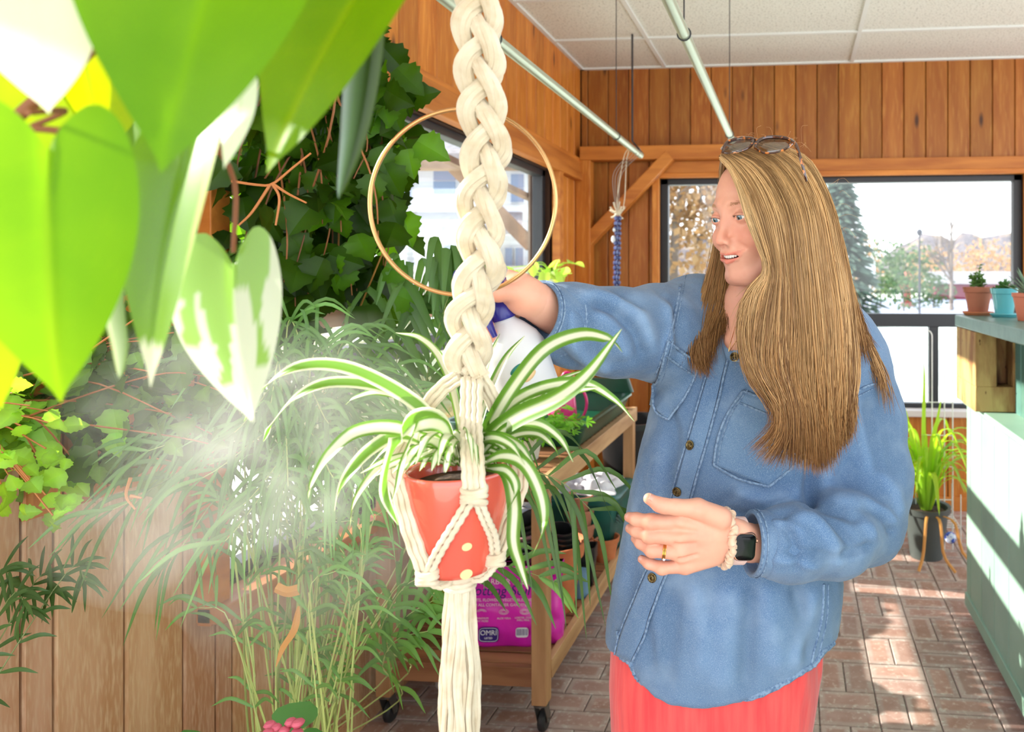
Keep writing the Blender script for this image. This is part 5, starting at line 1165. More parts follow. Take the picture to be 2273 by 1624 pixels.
cord([J, P(1040, 900, .90), onpot(3.1, -.1, .012), onpot(3.1, .2, .006), onpot(2.6, .9, .006)], strands=2)
cord([onpot(.27, .14, .007), onpot(.0, .40, .006), onpot(-.35, .68, .006), onpot(-.72, .93, .006)], strands=2, rad=.0032)
cord([onpot(.33, .14, .007), onpot(.55, .40, .006), onpot(.80, .62, .006), onpot(1.03, .86, .006)], strands=2, rad=.0032)
def knot(c, s=(.009, .008, .011), name='knot'):
    m = MB(); c = np.asarray(c)
    for k in range(4):
        a = np.linspace(0, 2*PI, 24, endpoint=False); m.tube(c+Rv*(s[0]*np.cos(a))[:, None]-Fv*(s[1]*np.sin(a))[:, None]+Uv*(s[2]*(.3*np.sin(a+k)+(k-1.5)*.45))[:, None], .0034, 7, closed=True)
    m.ball(c, s, 12); return m.build(name, rope, parent=HG)
knot(onpot(.30, .13, .008), (.0125, .006, .011)); knot(onpot(-.73, .95, .006), (.010, .009, .010)); knot(onpot(1.05, .88, .006), (.009, .008, .009)); knot(onpot(2.6, .93, .006), (.009, .008, .009))
bt = P(1021, 1262, .85)
for a, s in ((-.73, .95), (1.05, .88), (2.6, .93)): cord([onpot(a, s), onpot(a, 1.06, -.012), bt+Uv*.008], strands=3)
m = MB(); r = np.random.default_rng(8)
for k in range(5):
    a = np.linspace(0, 2*PI, 24, endpoint=False); m.tube(bt+Rv*(.0155*np.cos(a))[:, None]-Fv*(.0145*np.sin(a))[:, None]-Uv*(.006*k-.004), .0036, 7, closed=True)
m.build('wrap', rope, parent=HG)
m = MB()
for k in range(64):
    a = r.uniform(0, 2*PI); q = math.sqrt(r.uniform(0, 1)); x, y = math.cos(a)*q, math.sin(a)*q
    z_ = np.linspace(0, .40+r.uniform(-.05, .03), 26); w_ = .0125+.010*np.minimum(1, z_/.12)
    p_ = bt-Uv*z_[:, None]+Rv*(x*w_+.0016*np.sin(z_*60+k)+.0*z_)[:, None]-Fv*(y*w_+.0016*np.cos(z_*55+k*2))[:, None]; m.tube(p_, .0031, 6, col=np.ones(3)*r.uniform(.93, 1.04))
m.build('tassel', rope, parent=HG)
m = MB(); a = np.linspace(0, 2*PI, 120, endpoint=False); rc = P(1024, 448, .872); nx = nrm(Rv*math.cos(.12)-Fv*math.sin(.12)); m.tube(rc+.1185*np.cos(a)[:, None]*nx+.1125*np.sin(a)[:, None]*Uv, .0026, 12, closed=True)
m.build('hoop', M('brass_hoop', srgb(214, 166, 110), .25, metal=.75), parent=HG, label='round brass-coloured hoop')
m = MB(); m.tube([ctl[0], [ctl[0][0], ctl[0][1], ZC+.01]], .004, 8); m.build('top_cord', rope, parent=HG)
# ---- coral pot
coral = M('coral_glaze', srgb(228, 94, 74), .2, spec=.6, coat=.7, noise=[(3, srgb(220, 84, 68), .4, .7, 3)])
PT = thing('potted_spider_plant', pr_-Uv*PHT, 'variegated spider plant in a glazed coral pot with cream dots', 'potted plant')
m = MB(); s_ = np.linspace(1, 0, 18); prof = [(0, 0), (RR*.5, 0)]+[(RR*(1-.36*s**1.3), PHT*(1-s)) for s in s_]+[(RR-.0015, PHT+.0018), (RR-.005, PHT+.001), (RR-.007, PHT-.004), (RR*.8, PHT*.5), (RR*.6, .01), (0, .01)]
m.lathe(prof, pr_-Uv*PHT, n=64); m.build('pot', coral, parent=PT, angle=180)
m = MB(); m.lathe([(0, 0), (RR-.008, -.003), (0, .004)][1:], pr_-Uv*.012, n=32); m.build('soil', soilm, parent=PT)
dotm = M('cream_glaze', srgb(246, 206, 150), .3, coat=.4)
for ang, s, sz_ in ((.24, .66, .0055), (.26, .95, .0068), (-1.3, .35, .005), (1.7, .4, .0055), (2.6, .5, .0055), (-2.2, .6, .0055), (-.4, .5, 0)):
    if sz_ == 0: continue
    m = MB(); c = onpot(ang, s, .0002); n_ = nrm(-Fv*math.cos(ang+.30)+Rv*math.sin(ang+.30)-Uv*.25); x = nrm(np.cross(Uv, n_)); y = np.cross(n_, x); a = np.linspace(0, 2*PI, 24, endpoint=False)
    ring = c+sz_*(np.cos(a)[:, None]*x+np.sin(a)[:, None]*y*.9); m.add(np.vstack([ring, ring+n_*.0008-n_*.0, [c+n_*.0011]]), [(i, (i+1) % 24, 24+(i+1) % 24, 24+i) for i in range(24)]+[(24+i, 24+(i+1) % 24, 48) for i in range(24)])
    m.build('cream_dot', dotm, parent=PT)
spm = M('spider_leaf', srgb(255, 255, 255), .35, attr=True, transl=.4, spec=.5)
GR, LG, CRm = np.array(srgb(88, 132, 40)[:3]), np.array(srgb(120, 166, 58)[:3]), np.array(srgb(236, 238, 206)[:3])
sp = MB(); r = np.random.default_rng(31)
def sleaf(pts, wpx, rev=False, tw=0.0, n=34):
    p_ = spline([P(*q) for q in pts], n); t = np.linspace(0, 1, n); w = wpx*.85/FPX*np.minimum(1, .45+t*2.2)*(1-t**3.2)**.8+.0006
    g = GR*r.uniform(.85, 1.25)
    if pts[-1][0] < 1000: g = g*.35+LG*.75  # leaves reaching left painted paler, for the sun blowing them out
    cols = ([g, g, LG*.9, CRm, CRm, CRm, LG*.9, g, g] if pts[-1][0] > 1060 else [g, LG*.9, CRm*.9, CRm, CRm, CRm, CRm*.9, LG*.9, g]) if not rev else [CRm, CRm, LG, g, g, g, LG, CRm, CRm]
    tt = np.gradient(p_, axis=0)[n//4]; sd = np.cross(tt, -Fv+.5*Uv)
    b = sp.n; sp.ribbon(p_, w, side=sd, cup=.16, nv=9, cols=cols, twist=tw)
A_, B_ = .85, .78
L_ = [([(1045, 1030, .86), (1080, 960, .86), (1140, 860, .84), (1210, 775, .82), (1290, 742, .80), (1350, 752, .79), (1382, 782, .79)], 36),
      ([(1045, 1030, .84), (1090, 970, .83), (1150, 925, .81), (1235, 885, .79), (1305, 830, .77), (1380, 730, .76)], 44),
      ([(1050, 1025, .86), (1110, 920, .86), (1190, 865, .86), (1290, 850, .86), (1360, 885, .86), (1408, 935, .86)], 30),
      ([(1050, 1030, .84), (1120, 955, .83), (1185, 938, .82), (1240, 970, .81), (1272, 1025, .80)], 24),
      ([(1050, 1035, .86), (1130, 972, .86), (1190, 962, .86), (1225, 988, .86), (1245, 1022, .86)], 20),
      ([(1060, 1035, .83), (1115, 1012, .80), (1165, 1030, .78), (1200, 1100, .77), (1205, 1170, .77), (1182, 1232, .77)], 28),
      ([(1070, 1035, .83), (1125, 1050, .80), (1142, 1120, .79), (1140, 1200, .79), (1155, 1255, .79), (1172, 1308, .79)], 30),
      ([(1080, 1040, .82), (1125, 1045, .80), (1145, 1085, .79), (1120, 1148, .79)], 22),
      ([(1010, 1020, .84), (960, 930, .84), (880, 865, .83), (770, 815, .81), (670, 812, .80), (590, 858, .79), (542, 935, .79)], 30),
      ([(1010, 1020, .84), (950, 920, .85), (860, 862, .85), (740, 848, .84), (660, 880, .83), (605, 940, .83), (584, 980, .83)], 26),
      ([(1010, 1020, .87), (930, 900, .90), (850, 870, .92), (790, 882, .93), (765, 900, .93)], 22),
      ([(1012, 1020, .82), (975, 935, .79), (915, 930, .77), (872, 1000, .76), (855, 1090, .76), (884, 1165, .76)], 36),
      ([(1005, 1020, .83), (900, 955, .80), (800, 955, .78), (735, 1005, .77), (695, 1070, .77), (684, 1108, .77)], 30),
      ([(1005, 1020, .83), (900, 965, .82), (820, 1000, .81), (760, 1075, .80), (742, 1135, .80)], 30),
      ([(1000, 1025, .84), (900, 1000, .82), (840, 1040, .81), (790, 1110, .80), (776, 1175, .80)], 24),
      ([(1030, 1020, .88), (1010, 880, .92), (975, 790, .94), (930, 748, .95), (878, 738, .95)], 20),
      ([(1010, 1025, .82), (985, 950, .79), (935, 945, .77), (905, 1000, .765), (885, 1075, .76), (868, 1120, .76)], 30),
      ([(1015, 1025, .82), (960, 975, .80), (920, 1000, .79), (890, 1050, .78)], 24),
      ([(1040, 1025, .86), (1075, 900, .88), (1120, 800, .90), (1165, 745, .92)], 22),
      ([(1040, 1025, .86), (1060, 900, .90), (1085, 800, .95), (1110, 740, .97)], 16),
      ([(1045, 1030, .85), (1100, 950, .84), (1180, 900, .82), (1270, 870, .80), (1330, 860, .79)], 26),
      ([(1045, 1030, .85), (1100, 970, .86), (1160, 910, .88), (1230, 850, .90), (1300, 820, .92)], 24),
      ([(1010, 1030, .83), (950, 1000, .80), (900, 1020, .78), (870, 1050, .77)], 18), ([(1000, 1030, .84), (930, 1010, .82), (860, 1020, .80), (800, 1050, .79)], 16)]
for i, (p_, w_) in enumerate(L_): sleaf([(a, b, c+r.normal()*.004) for a, b, c in p_], w_, rev=(i in (8, 9, 11, 13)), tw=r.normal()*.25)  # flipped leaves on the left: sun's whitening painted as cream margins
for k in range(46):
    a = r.uniform(0, 2*PI); L = r.uniform(60, 190); up = r.uniform(.2, 1.1); x0, y0, d0 = 1025+r.normal()*12, 1030, .85
    dx, dz = math.cos(a)*L, math.sin(a)*L*.0006
    sleaf([(x0, y0, d0), (x0+dx*.45, y0-70*up, d0+dz*.5), (x0+dx*.85, y0-75*up+14, d0+dz), (x0+dx*1.15, y0-35*up+35, d0+dz*1.1)], r.uniform(12, 26), tw=r.normal()*.4, n=20)
sp.build('foliage', spm, parent=PT, angle=180)
# ---- dark beaded hanger hooked on the far rail
bx_ = P(1368, 480, 3.9); BH_ = thing('beaded_hanger', (bx_[0], bx_[1], bx_[2]-.9), 'slim blue-black beaded hanger with white knots, hooked on the far rail by the corner brace', 'plant hanger')
e = P(1421, 344, 4.0); rail_x, rail_z = e[0], e[2]
m = MB(); hy = 3.80; tp_ = np.array([rail_x, hy, rail_z+.0165]); kn = P(1371, 472, 3.8)
for dx in (-.03, -.012, .008, .026):
    m.tube(spline([kn+[dx*.2, 0, 0], [kn[0]+dx*.8, kn[1], kn[2]+.2], [rail_x+dx, hy, rail_z-.02], [rail_x+dx*.9, hy, rail_z+.019]], 20), .0016, 6)
m.build('upper_cords', M('grey_cord', srgb(150, 140, 130), .7), parent=BH_)
m = MB(); q0 = np.array([rail_x-.02, 3.78, rail_z+.018]); m.tube(spline([q0, q0+[-.035, 0, -.06], q0+[-.07, 0, -.28], q0+[-.055, 0, -.36], q0+[-.03, 0, -.28], q0+[-.02, 0, -.08], q0+[.0, 0, .0]], 36), .0022, 6); m.build('loop_cord', rope, parent=BH_)
m = MB(); r = np.random.default_rng(4)
for k in range(10): d = r.normal(size=3)*[1, .5, .6]+[0, 0, .4]; m.tube(spline([kn, kn+nrm(d)*.03, kn+nrm(d)*.05+[0, 0, .01]], 6), .0045, 6)
m.ball(kn, (.018, .016, .016), 12); m.build('white_knot', rope, parent=BH_, label='bunched white knot')
nb = M('navy_beads', srgb(40, 52, 110), .25, spec=.7); m = MB()
for k in range(30):
    z = kn[2]-.03-k*.026; 
    for j in range(3): a = j*2.1+k*.8; m.ball((kn[0]-.012*k/30+.010*math.cos(a), kn[1]+.010*math.sin(a), z), (.0125, .0125, .0135), 8)
m.build('beads', nb, parent=BH_)
m = MB(); m.ball(kn+[-.02, -.01, -.14], (.012, .012, .02), 10); m.ball(kn+[-.015, -.01, -.09], (.009, .009, .012), 10); m.tube([kn-[0, 0, .03], kn-[.012, 0, 1.0]], .0035, 6); m.build('tail', siding, parent=BH_)
m = MB(); m.tube([(kn[0]+.005, 4.05, ZC+.002), (kn[0]+.005, 4.05, rail_z+.1), (rail_x, 4.0, rail_z+.018)], .006, 8); m.build('ceiling_rod', blackm, label='dark rod dropping from the ceiling to the end of the left rail', cat='rod')
# ================================================================ the woman
skin = M('skin', srgb(232, 170, 144), .48, attr=True, sss=.12, spec=.4, noise=[(26, srgb(222, 154, 130), .42, .75, 3)], bump=(300, .12, .0006))
denim = M('denim', srgb(106, 132, 162), .85, attr=True, noise=[(5, srgb(82, 110, 146), .35, .65, 5), (16, srgb(130, 152, 178), .5, .85, 5), (900, srgb(136, 156, 180), .46, .8, 2)], bump=(520, .35, .0012), spec=.2, sheen=.15)
stitch = M('denim_seam', srgb(136, 158, 184), .85, noise=[(200, srgb(92, 116, 148), .4, .66, 2)], bump=(300, .6, .002), spec=.2)
denimd = M('denim_inside', srgb(150, 140, 132), .9, noise=[(200, srgb(110, 100, 96), .4, .6, 2)], bump=(400, .4, .001))
brassb = M('brass_button', srgb(126, 108, 70), .35, metal=.8, noise=[(200, srgb(60, 48, 30), .45, .6, 2)])
FXY = {}
feet = PZ(1600, 2500, 0); wz = P(1590, 1500, 1.32); WO = thing('person', (wz[0], wz[1], 0), 'smiling long-haired blonde woman in denim shirt and coral trousers, reaching out with a spray bottle', 'person')
# ---------------------------------------------------------------- head frame
phi = math.radians(52); HO = P(1700, 477, 1.205)
f_ = nrm(-Fv*math.cos(phi)-Rv*math.sin(phi)-Uv*.10); s_l = nrm(np.cross(Uv, -f_)*-1)      # forward, her left
s_l = nrm(np.cross(f_, Uv)*1.0); 
if s_l@Rv < 0: s_l = -s_l
u_ = np.cross(s_l, f_); u_ = u_ if u_[2] > 0 else -u_
HM = np.stack([s_l, f_, u_], 1)                                                    # local(x left, y fwd, z up) -> world
def HL(x, y, z): return HO+HM@np.array([x, y, z])
def toL(V): return (V-HO)@HM
def head_sdf(Q):
    d = ell(Q, (0, -.014, .034), (.072, .090, .078))
    d = smin(d, ell(Q, (0, .022, .012), (.0625, .066, .082)), .02)
    d = smin(d, ell(Q, (0, .030, -.045), (.054, .052, .056)), .02)
    d = smin(d, ell(Q, (0, .062, -.094), (.026, .022, .019)), .020)
    for s in (-1, 1):
        d = smin(d, ell(Q, (s*.038, .058, -.034), (.0235, .0235, .021)), .016)       # cheek apples (smiling)
        d = smin(d, cone(Q, (s*.012, .082, .020), (s*.044, .068, .019), .0075, .007), .010)
        d = smin(d, cone(Q, (s*.058, .012, -.062), (s*.024, .060, -.098), .012, .012), .018)
        d = smin(d, ell(Q, (s*.072, -.008, -.012), (.010, .018, .030)), .006)      # ears (under the hair)
    # sockets
    for s in (-1, 1): d = smax(d, -ell(Q, (s*.0315, .0905, -.001), (.0165, .0125, .0105)), .008)
    # nose
    n = chain(Q, [(0, .082, .012), (0, .0890, -.010), (0, .0975, -.030), (0, .0995, -.0365)], [.0062, .0058, .0066, .0066], .006)
    n = smin(n, ell(Q, (0, .1000, -.0362), (.0076, .0068, .0066)), .006)
    for s in (-1, 1): n = smin(n, ell(Q, (s*.0108, .0905, -.0405), (.0056, .0082, .0056)), .006)
    d = smin(d, n, .013)
    for s in (-1, 1): d = smax(d, -ell(Q, (s*.0056, .0945, -.0460), (.0029, .0042, .0026)), .003)
    # muzzle and lips
    d = smin(d, ell(Q, (0, .064, -.062), (.031, .025, .024)), .014)
    up = chain(Q, [(-.0335, .0735, -.0525), (-.017, .0868, -.0575), (0, .0905, -.0598), (.017, .0868, -.0575), (.0335, .0735, -.0525)], [.0012, .0024, .0027, .0024, .0012], .003)
    lo = chain(Q, [(-.0330, .0735, -.0535), (-.018, .0848, -.0665), (0, .0890, -.0708), (.018, .0848, -.0665), (.0330, .0735, -.0535)], [.0016, .0032, .0040, .0032, .0016], .003)
    d = smin(d, smin(up, lo, .002), .0035)
    mo = chain(Q, [(-.0320, .0775, -.0533), (-.018, .0895, -.0612), (0, .095, -.0646), (.018, .0895, -.0612), (.0320, .0775, -.0533)], [.0008, .0022, .0026, .0022, .0008], .002)
    d = smax(d, -mo, .0025); d = smax(d, -ell(Q, (0, .082, -.0635), (.023, .012, .0036)), .002)
    for s in (-1, 1): d = smax(d, -cone(Q, (s*.0185, .0905, -.040), (s*.0325, .0800, -.0490), .0020, .0012), .009)
    d = smax(d, -ell(Q, (0, .1060, -.0510), (.0030, .012, .0055)), .004)            # philtrum
    # eyelids around the balls
    for s in (-1, 1):
        c = (s*.0315, .0735, -.0005); lid = ell(Q, c, (.0150, .0136, .0130)); ax = [(math.cos(.10), 0, s*math.sin(.10)), (0, 1, 0), (-s*math.sin(.10), 0, math.cos(.10))]
        op = ell(Q, (s*.0318, .0885, -.0026), (.0126, .0130, .0031), ax); lid = smax(lid, -op, .0014); d = smin(d, lid, .0035); d = smax(d, -smax(op, -(Q[1]-.074), .001), .0010)
    return d
hv, hf = surfnet(head_sdf, (-.092, -.115, -.125), (.092, .130, .125), .0014)
hv = vsmooth(hv, hf, 2, .4)
def G(v, c, s): return np.exp(-(((v-np.array(c))/np.array(s))**2).sum(1))
hcol = np.ones((len(hv), 3))
def paint(w, c): global hcol; hcol = hcol*(1-w[:, None])+np.array(c)*w[:, None]
for s in (-1, 1): paint(.7*G(hv, (s*.044, .05, -.034), (.022, .04, .020)), (1.0, .62, .58))
paint(.45*G(hv, (0, .108, -.038), (.014, .02, .012)), (1.02, .68, .62)); paint(.25*G(hv, (0, .08, -.10), (.02, .03, .012)), (1.02, .8, .76))
lipw = np.zeros(len(hv)); x_, y_, z_ = hv.T
arc = np.clip(1-(x_/.0338)**2, 0, 1); zc_ = -.0645+.0112*(x_/.0335)**2; ul = (z_ < zc_+.0072*np.sqrt(arc)) & (z_ > zc_-.0098*np.sqrt(arc)) & (np.abs(x_) < .0335) & (y_ > .070)
lipw[ul] = 1; lipw = np.where(ul, np.clip(arc*1.6-.15, 0, 1), 0); paint(.85*lipw, (.90, .50, .50))
paint(np.where((y_ < .0885-2.6*x_**2*10) & ul & (np.abs(z_+.0652) < .0045), .6, 0), (.35, .12, .12))
for s in (-1, 1):
    bx = s*x_; ctr = .0180+.0035*np.sin((bx-.014)/.032*2.4); bw = np.exp(-((z_-ctr)/.0026)**2)*((bx > .012) & (bx < .048)) * (y_ > .03)*np.clip((bx-.010)/.006, 0, 1)*np.clip((.050-bx)/.012, 0, 1); paint(.45*bw, (.70, .54, .42))
    e = ((hv-[s*.0318, .0885, -.0012])/[.0150, .03, .0068]); rr2 = (e[:, 0]**2+e[:, 2]**2); paint(.5*np.exp(-((rr2-1.0)/.28)**2)*(z_ > -.001)*(y_ > .07)*(rr2 < 1.6), (.42, .26, .22)); paint(.3*np.exp(-((rr2-1.1)/.5)**2)*(y_ > .07), (.82, .55, .5))
    paint(.7*G(hv, (s*.0056, .096, -.0472), (.0032, .006, .0028)), (.45, .2, .18))
parts_v, parts_f, parts_c = [HO+hv@HM.T], [hf], [hcol]; nb_ = len(hv)
def addpart(v, f, c):
    global nb_
    parts_v.append(v); parts_f.append(f+nb_); parts_c.append(c); nb_ += len(v)
# ---------------------------------------------------------------- body shapes authored by measured points
TC = lambda px, py, d: P(px, py, d)
LEV = [(655, 1560, 1800, 1.30, .062), (700, 1520, 1870, 1.31, .085), (760, 1490, 1915, 1.31, .108), (830, 1462, 1935, 1.31, .125), (920, 1440, 1900, 1.31, .135), (1000, 1420, 1872, 1.31, .138), (1100, 1398, 1860, 1.31, .142),
       (1200, 1380, 1862, 1.31, .145), (1300, 1360, 1870, 1.31, .148), (1400, 1345, 1858, 1.31, .150), (1500, 1340, 1835, 1.31, .148), (1620, 1345, 1815, 1.31, .145)]
LV_z = np.array([CH+(CY-a)*dd/FPX for a, _, _, dd, _ in LEV][::-1]); LV_c = np.array([((l+r_)/2-CX)*dd/FPX for _, l, r_, dd, _ in LEV][::-1])
LV_a = np.array([(r_-l)/2*dd/FPX for _, l, r_, dd, _ in LEV][::-1]); LV_b = np.array([b for *_, b in LEV][::-1])
def torso(Q, grow=0.0, wr=False):
    X, Y, Z = Q[0]-C0[0], Q[1]-C0[1], Q[2]
    c = X*Rv[0]+Y*Rv[1]; d = X*Fv[0]+Y*Fv[1]
    cz = np.interp(Z, LV_z, LV_c).astype(np.float32); a = np.interp(Z, LV_z, LV_a).astype(np.float32)+grow; b = np.interp(Z, LV_z, LV_b).astype(np.float32)+grow
    u, v = (c-cz)/a, (d-1.31)/b
    k = (np.abs(u)**2.3+np.abs(v)**2.3)**(1/2.3)
    return (k-1)*np.minimum(a, b)*.95
def trunk_top(Q): return Q[2]-LV_z[-1]
# hem line: z of the hem as a function of px (front), from the photograph
HEMx = [1300, 1335, 1352, 1378, 1400, 1408, 1420, 1450, 1490, 1560, 1640, 1720, 1790, 1820, 1850, 1900]
HEMy = [1400, 1412, 1448, 1462, 1474, 1500, 1520, 1548, 1568, 1577, 1562, 1530, 1488, 1472, 1430, 1380]
SHr, ELr, WRr = P(1545, 712, 1.29), P(1362, 738, 1.14), P(1196, 700, 1.02)          # her right arm (reaching, image left)
SHl, ELl, WRl = P(1868, 800, 1.33), P(1918, 1165, 1.265), P(1668, 1205, 1.097)        # her left arm (folded)
DR = nrm(WRr-P(1275, 722, 1.08)); DL = nrm(WRl-P(1755, 1205, 1.118))
def shirt_sdf(Q):
    d = torso(Q)
    d = smax(d, Q[2]-P(1700, 672, 1.3)[2], .03)
    d = smin(d, cone(Q, P(1560, 705, 1.31), P(1840, 735, 1.33), .060, .070), .04)
    ar = chain(Q, [SHr, P(1455, 738, 1.22), ELr, P(1275, 722, 1.08), WRr], [.080, .078, .069, .060, .0475], .02)
    ar = smax(ar, (Q[0]-WRr[0])*DR[0]+(Q[1]-WRr[1])*DR[1]+(Q[2]-WRr[2])*DR[2]+.012, .003)
    d = smin(d, ar, .045)
    al = chain(Q, [SHl, P(1905, 930, 1.33), P(1925, 1060, 1.31), ELl], [.088, .083, .080, .070], .02)
    fo = chain(Q, [P(1915, 1150, 1.26), P(1850, 1192, 1.175), P(1755, 1205, 1.118), WRl], [.070, .063, .055, .047], .02)
    fo = smax(fo, (Q[0]-WRl[0])*DL[0]+(Q[1]-WRl[1])*DL[1]+(Q[2]-WRl[2])*DL[2]+.018, .003)
    al = smin(al, fo, .018)
    d = smin(d, al, .028)
    # hem cut
    X, Y, Z = Q[0]-C0[0], Q[1]-C0[1], Q[2]; dd = X*Fv[0]+Y*Fv[1]; px = CX+FPX*(X*Rv[0]+Y*Rv[1])/dd
    cz = np.interp(Z, LV_z, LV_c); aa = np.interp(Z, LV_z, LV_a); cc_ = X*Rv[0]+Y*Rv[1]; uu = np.clip(np.abs((cc_-cz)/aa), 0, 1); ds = 1.31-.145*(1-uu**2.3)**(1/2.3); pxs = CX+FPX*cc_/ds
    hz = CH+(CY-np.interp(pxs, HEMx, HEMy))*ds/FPX
    d = smax(d, (hz-Z).astype(np.float32), .005)
    d = smax(d, -(cone(Q, P(1652, 640, 1.20), P(1632, 748, 1.165), .036, .003)), .006)
    # hollow sleeves ends
    dirr = nrm(WRr-P(1275, 722, 1.08)); d = smax(d, -cone(Q, WRr-dirr*.03, WRr+dirr*.10, .040, .043), .004)
    dirl = nrm(WRl-P(1755, 1205, 1.118)); d = smax(d, -cone(Q, WRl-dirl*.03, WRl+dirl*.10, .036, .040), .004)
    # inside of the hem is hollow
    return d
lo = np.min([P(1130, 600, 1.0), P(1300, 1600, 1.5), P(1900, 700, 1.1), P(2020, 1300, 1.48), P(1200, 800, 1.0)], 0)-.06; hi = np.max([P(1130, 600, 1.0), P(1560, 640, 1.45), P(2030, 900, 1.48), P(1300, 1600, 1.1)], 0)+.05
lo[2] = P(0, 1590, 1.19)[2]-.03; hi[2] = P(0, 610, 1.3)[2]+.06
sv, sf = surfnet(shirt_sdf, lo, hi, .0052)
sv = vsmooth(sv, sf, 3, .5); sn = vnormals(sv, sf)
# sculpt folds (px polylines: amplitude m, half-width px)
px_, py_, pd_ = proj(sv); facing = np.clip(-((sv-C0)/np.linalg.norm(sv-C0, axis=1)[:, None]*sn).sum(1)*2.0, 0, 1)
FOLD = [  # her right sleeve
 ([(1215, 655), (1262, 700), (1280, 790)], .0045, 13), ([(1235, 640), (1300, 690), (1330, 800)], -.004, 12), ([(1280, 650), (1350, 660), (1420, 700), (1455, 790)], .006, 16), ([(1300, 665), (1370, 690), (1415, 740), (1430, 810)], -.007, 13),
 ([(1320, 690), (1370, 735), (1390, 800)], .006, 14), ([(1390, 640), (1470, 660), (1500, 720), (1470, 800)], .005, 16), ([(1440, 640), (1500, 680), (1505, 760)], -.0045, 12), ([(1250, 745), (1300, 800), (1360, 826)], .005, 12),
 ([(1225, 770), (1290, 820)], -.004, 10), ([(1345, 640), (1390, 665), (1440, 690)], -.004, 9),
  # torso right side folds and drape
 ([(1500, 640), (1510, 760), (1470, 850), (1440, 900)], -.005, 12), ([(1470, 960), (1450, 1100), (1430, 1280)], .004, 22), ([(1420, 1000), (1400, 1150), (1370, 1330)], .004, 20), ([(1560, 900), (1550, 980), (1500, 1100)], .004, 16),
 ([(1640, 1080), (1600, 1120), (1540, 1150)], -.003, 14), ([(1700, 1290), (1715, 1400), (1735, 1500)], .005, 24), ([(1620, 1290), (1610, 1400), (1600, 1540)], .004, 26), ([(1760, 1290), (1790, 1380), (1790, 1470)], -.005, 18),
 ([(1500, 1300), (1490, 1420), (1480, 1530)], -.004, 20), ([(1670, 1290), (1660, 1420), (1655, 1540)], -.004, 18),
  # her left sleeve
 ([(1815, 1010), (1800, 1080), (1790, 1130)], -.012, 16), ([(1790, 1100), (1850, 1130), (1920, 1160)], -.010, 12), ([(1830, 1090), (1900, 1110), (1960, 1140), (1990, 1170)], .007, 14), ([(1760, 1140), (1810, 1150), (1850, 1200), (1865, 1260)], .006, 14),
 ([(1800, 1130), (1850, 1160), (1900, 1220)], -.006, 10), ([(1870, 1130), (1930, 1170), (1950, 1220)], .006, 12), ([(1905, 1120), (1960, 1150), (1985, 1190)], -.006, 9), ([(1740, 1150), (1765, 1210), (1770, 1270)], -.004, 10),
 ([(1880, 860), (1900, 950), (1930, 1050)], .005, 22), ([(1960, 860), (1975, 960), (1985, 1060)], -.004, 18), ([(1920, 880), (1935, 980), (1960, 1080)], -.004, 14), ([(1840, 940), (1835, 1010), (1840, 1080)], .006, 18),
 ([(1850, 640), (1870, 760), (1860, 860)], -.004, 14), ([(1480, 880), (1500, 960), (1490, 1080)], -.004, 12), ([(1620, 1090), (1700, 1110), (1790, 1090)], .005, 14), ([(1600, 1130), (1690, 1150), (1760, 1140)], -.004, 10), ([(1540, 1290), (1560, 1400), (1555, 1500)], .004, 18), ([(1430, 1330), (1440, 1420), (1450, 1500)], -.003, 12), ([(1810, 1300), (1790, 1400), (1760, 1490)], .005, 16), ([(1255, 640), (1240, 700), (1235, 770)], .004, 9),
 ([(1940, 1040), (1990, 1090), (2000, 1150)], .005, 12), ([(1870, 1240), (1800, 1225), (1740, 1225)], -.004, 9), ([(1950, 1200), (1900, 1225), (1850, 1230)], -.005, 9), ([(1700, 1150), (1745, 1160), (1790, 1185)], .003, 9), ([(1700, 1240), (1760, 1245), (1820, 1262)], .003, 9)]
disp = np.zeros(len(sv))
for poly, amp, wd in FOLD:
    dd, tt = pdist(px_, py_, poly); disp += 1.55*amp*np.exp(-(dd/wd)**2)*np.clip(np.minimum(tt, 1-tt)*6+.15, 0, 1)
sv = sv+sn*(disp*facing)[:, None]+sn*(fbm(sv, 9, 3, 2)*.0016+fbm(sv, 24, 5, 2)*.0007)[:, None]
shirtcol = np.ones((len(sv), 3)); fold_tone = np.clip(disp*90, -.22, .35)*facing; shirtcol *= (1+fold_tone*.5)[:, None]  # ridges tinted lighter, creases darker, on the camera-facing side
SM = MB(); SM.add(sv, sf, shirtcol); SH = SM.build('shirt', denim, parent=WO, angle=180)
BV = BVHTree.FromPolygons([tuple(v) for v in sv], [tuple(q) for q in sf])
def onshirt(px, py, off=.0):
    o = Vector(C0); d = Vector(nrm(P(px, py, 1)-C0)); h = BV.ray_cast(o, d, 5)
    if h[0] is None:
        q = BV.find_nearest(Vector(P(px, py, 1.2))); return np.array(q[0])+np.array(q[1])*off, np.array(q[1])
    n = np.array(h[1]); n = n if n@np.array(d) < 0 else -n
    return np.array(h[0])+n*off, n
def seam(poly, w=.0035, off=.0016, n=None, mat=None, name='seam', flat=.45, closed=False, parent=None, rope_=0.0):
    poly = np.asarray(poly, float); L = np.hypot(*np.diff(poly, axis=0).T).sum(); n = n or max(8, int(L/7)); q = spline(poly, n); pts = np.array([onshirt(a, b, off)[0] for a, b in q])
    for _ in range(4): pts[1:-1] = (pts[:-2]+pts[1:-1]*2+pts[2:])/4
    m = MB(); rad = w*np.ones(n) if not rope_ else w*(1+rope_*np.sin(np.arange(n)*2.4)); m.tube(pts, rad, 8, flat=1.0, closed=closed); return m.build(name, mat or stitch, parent=parent or SH)
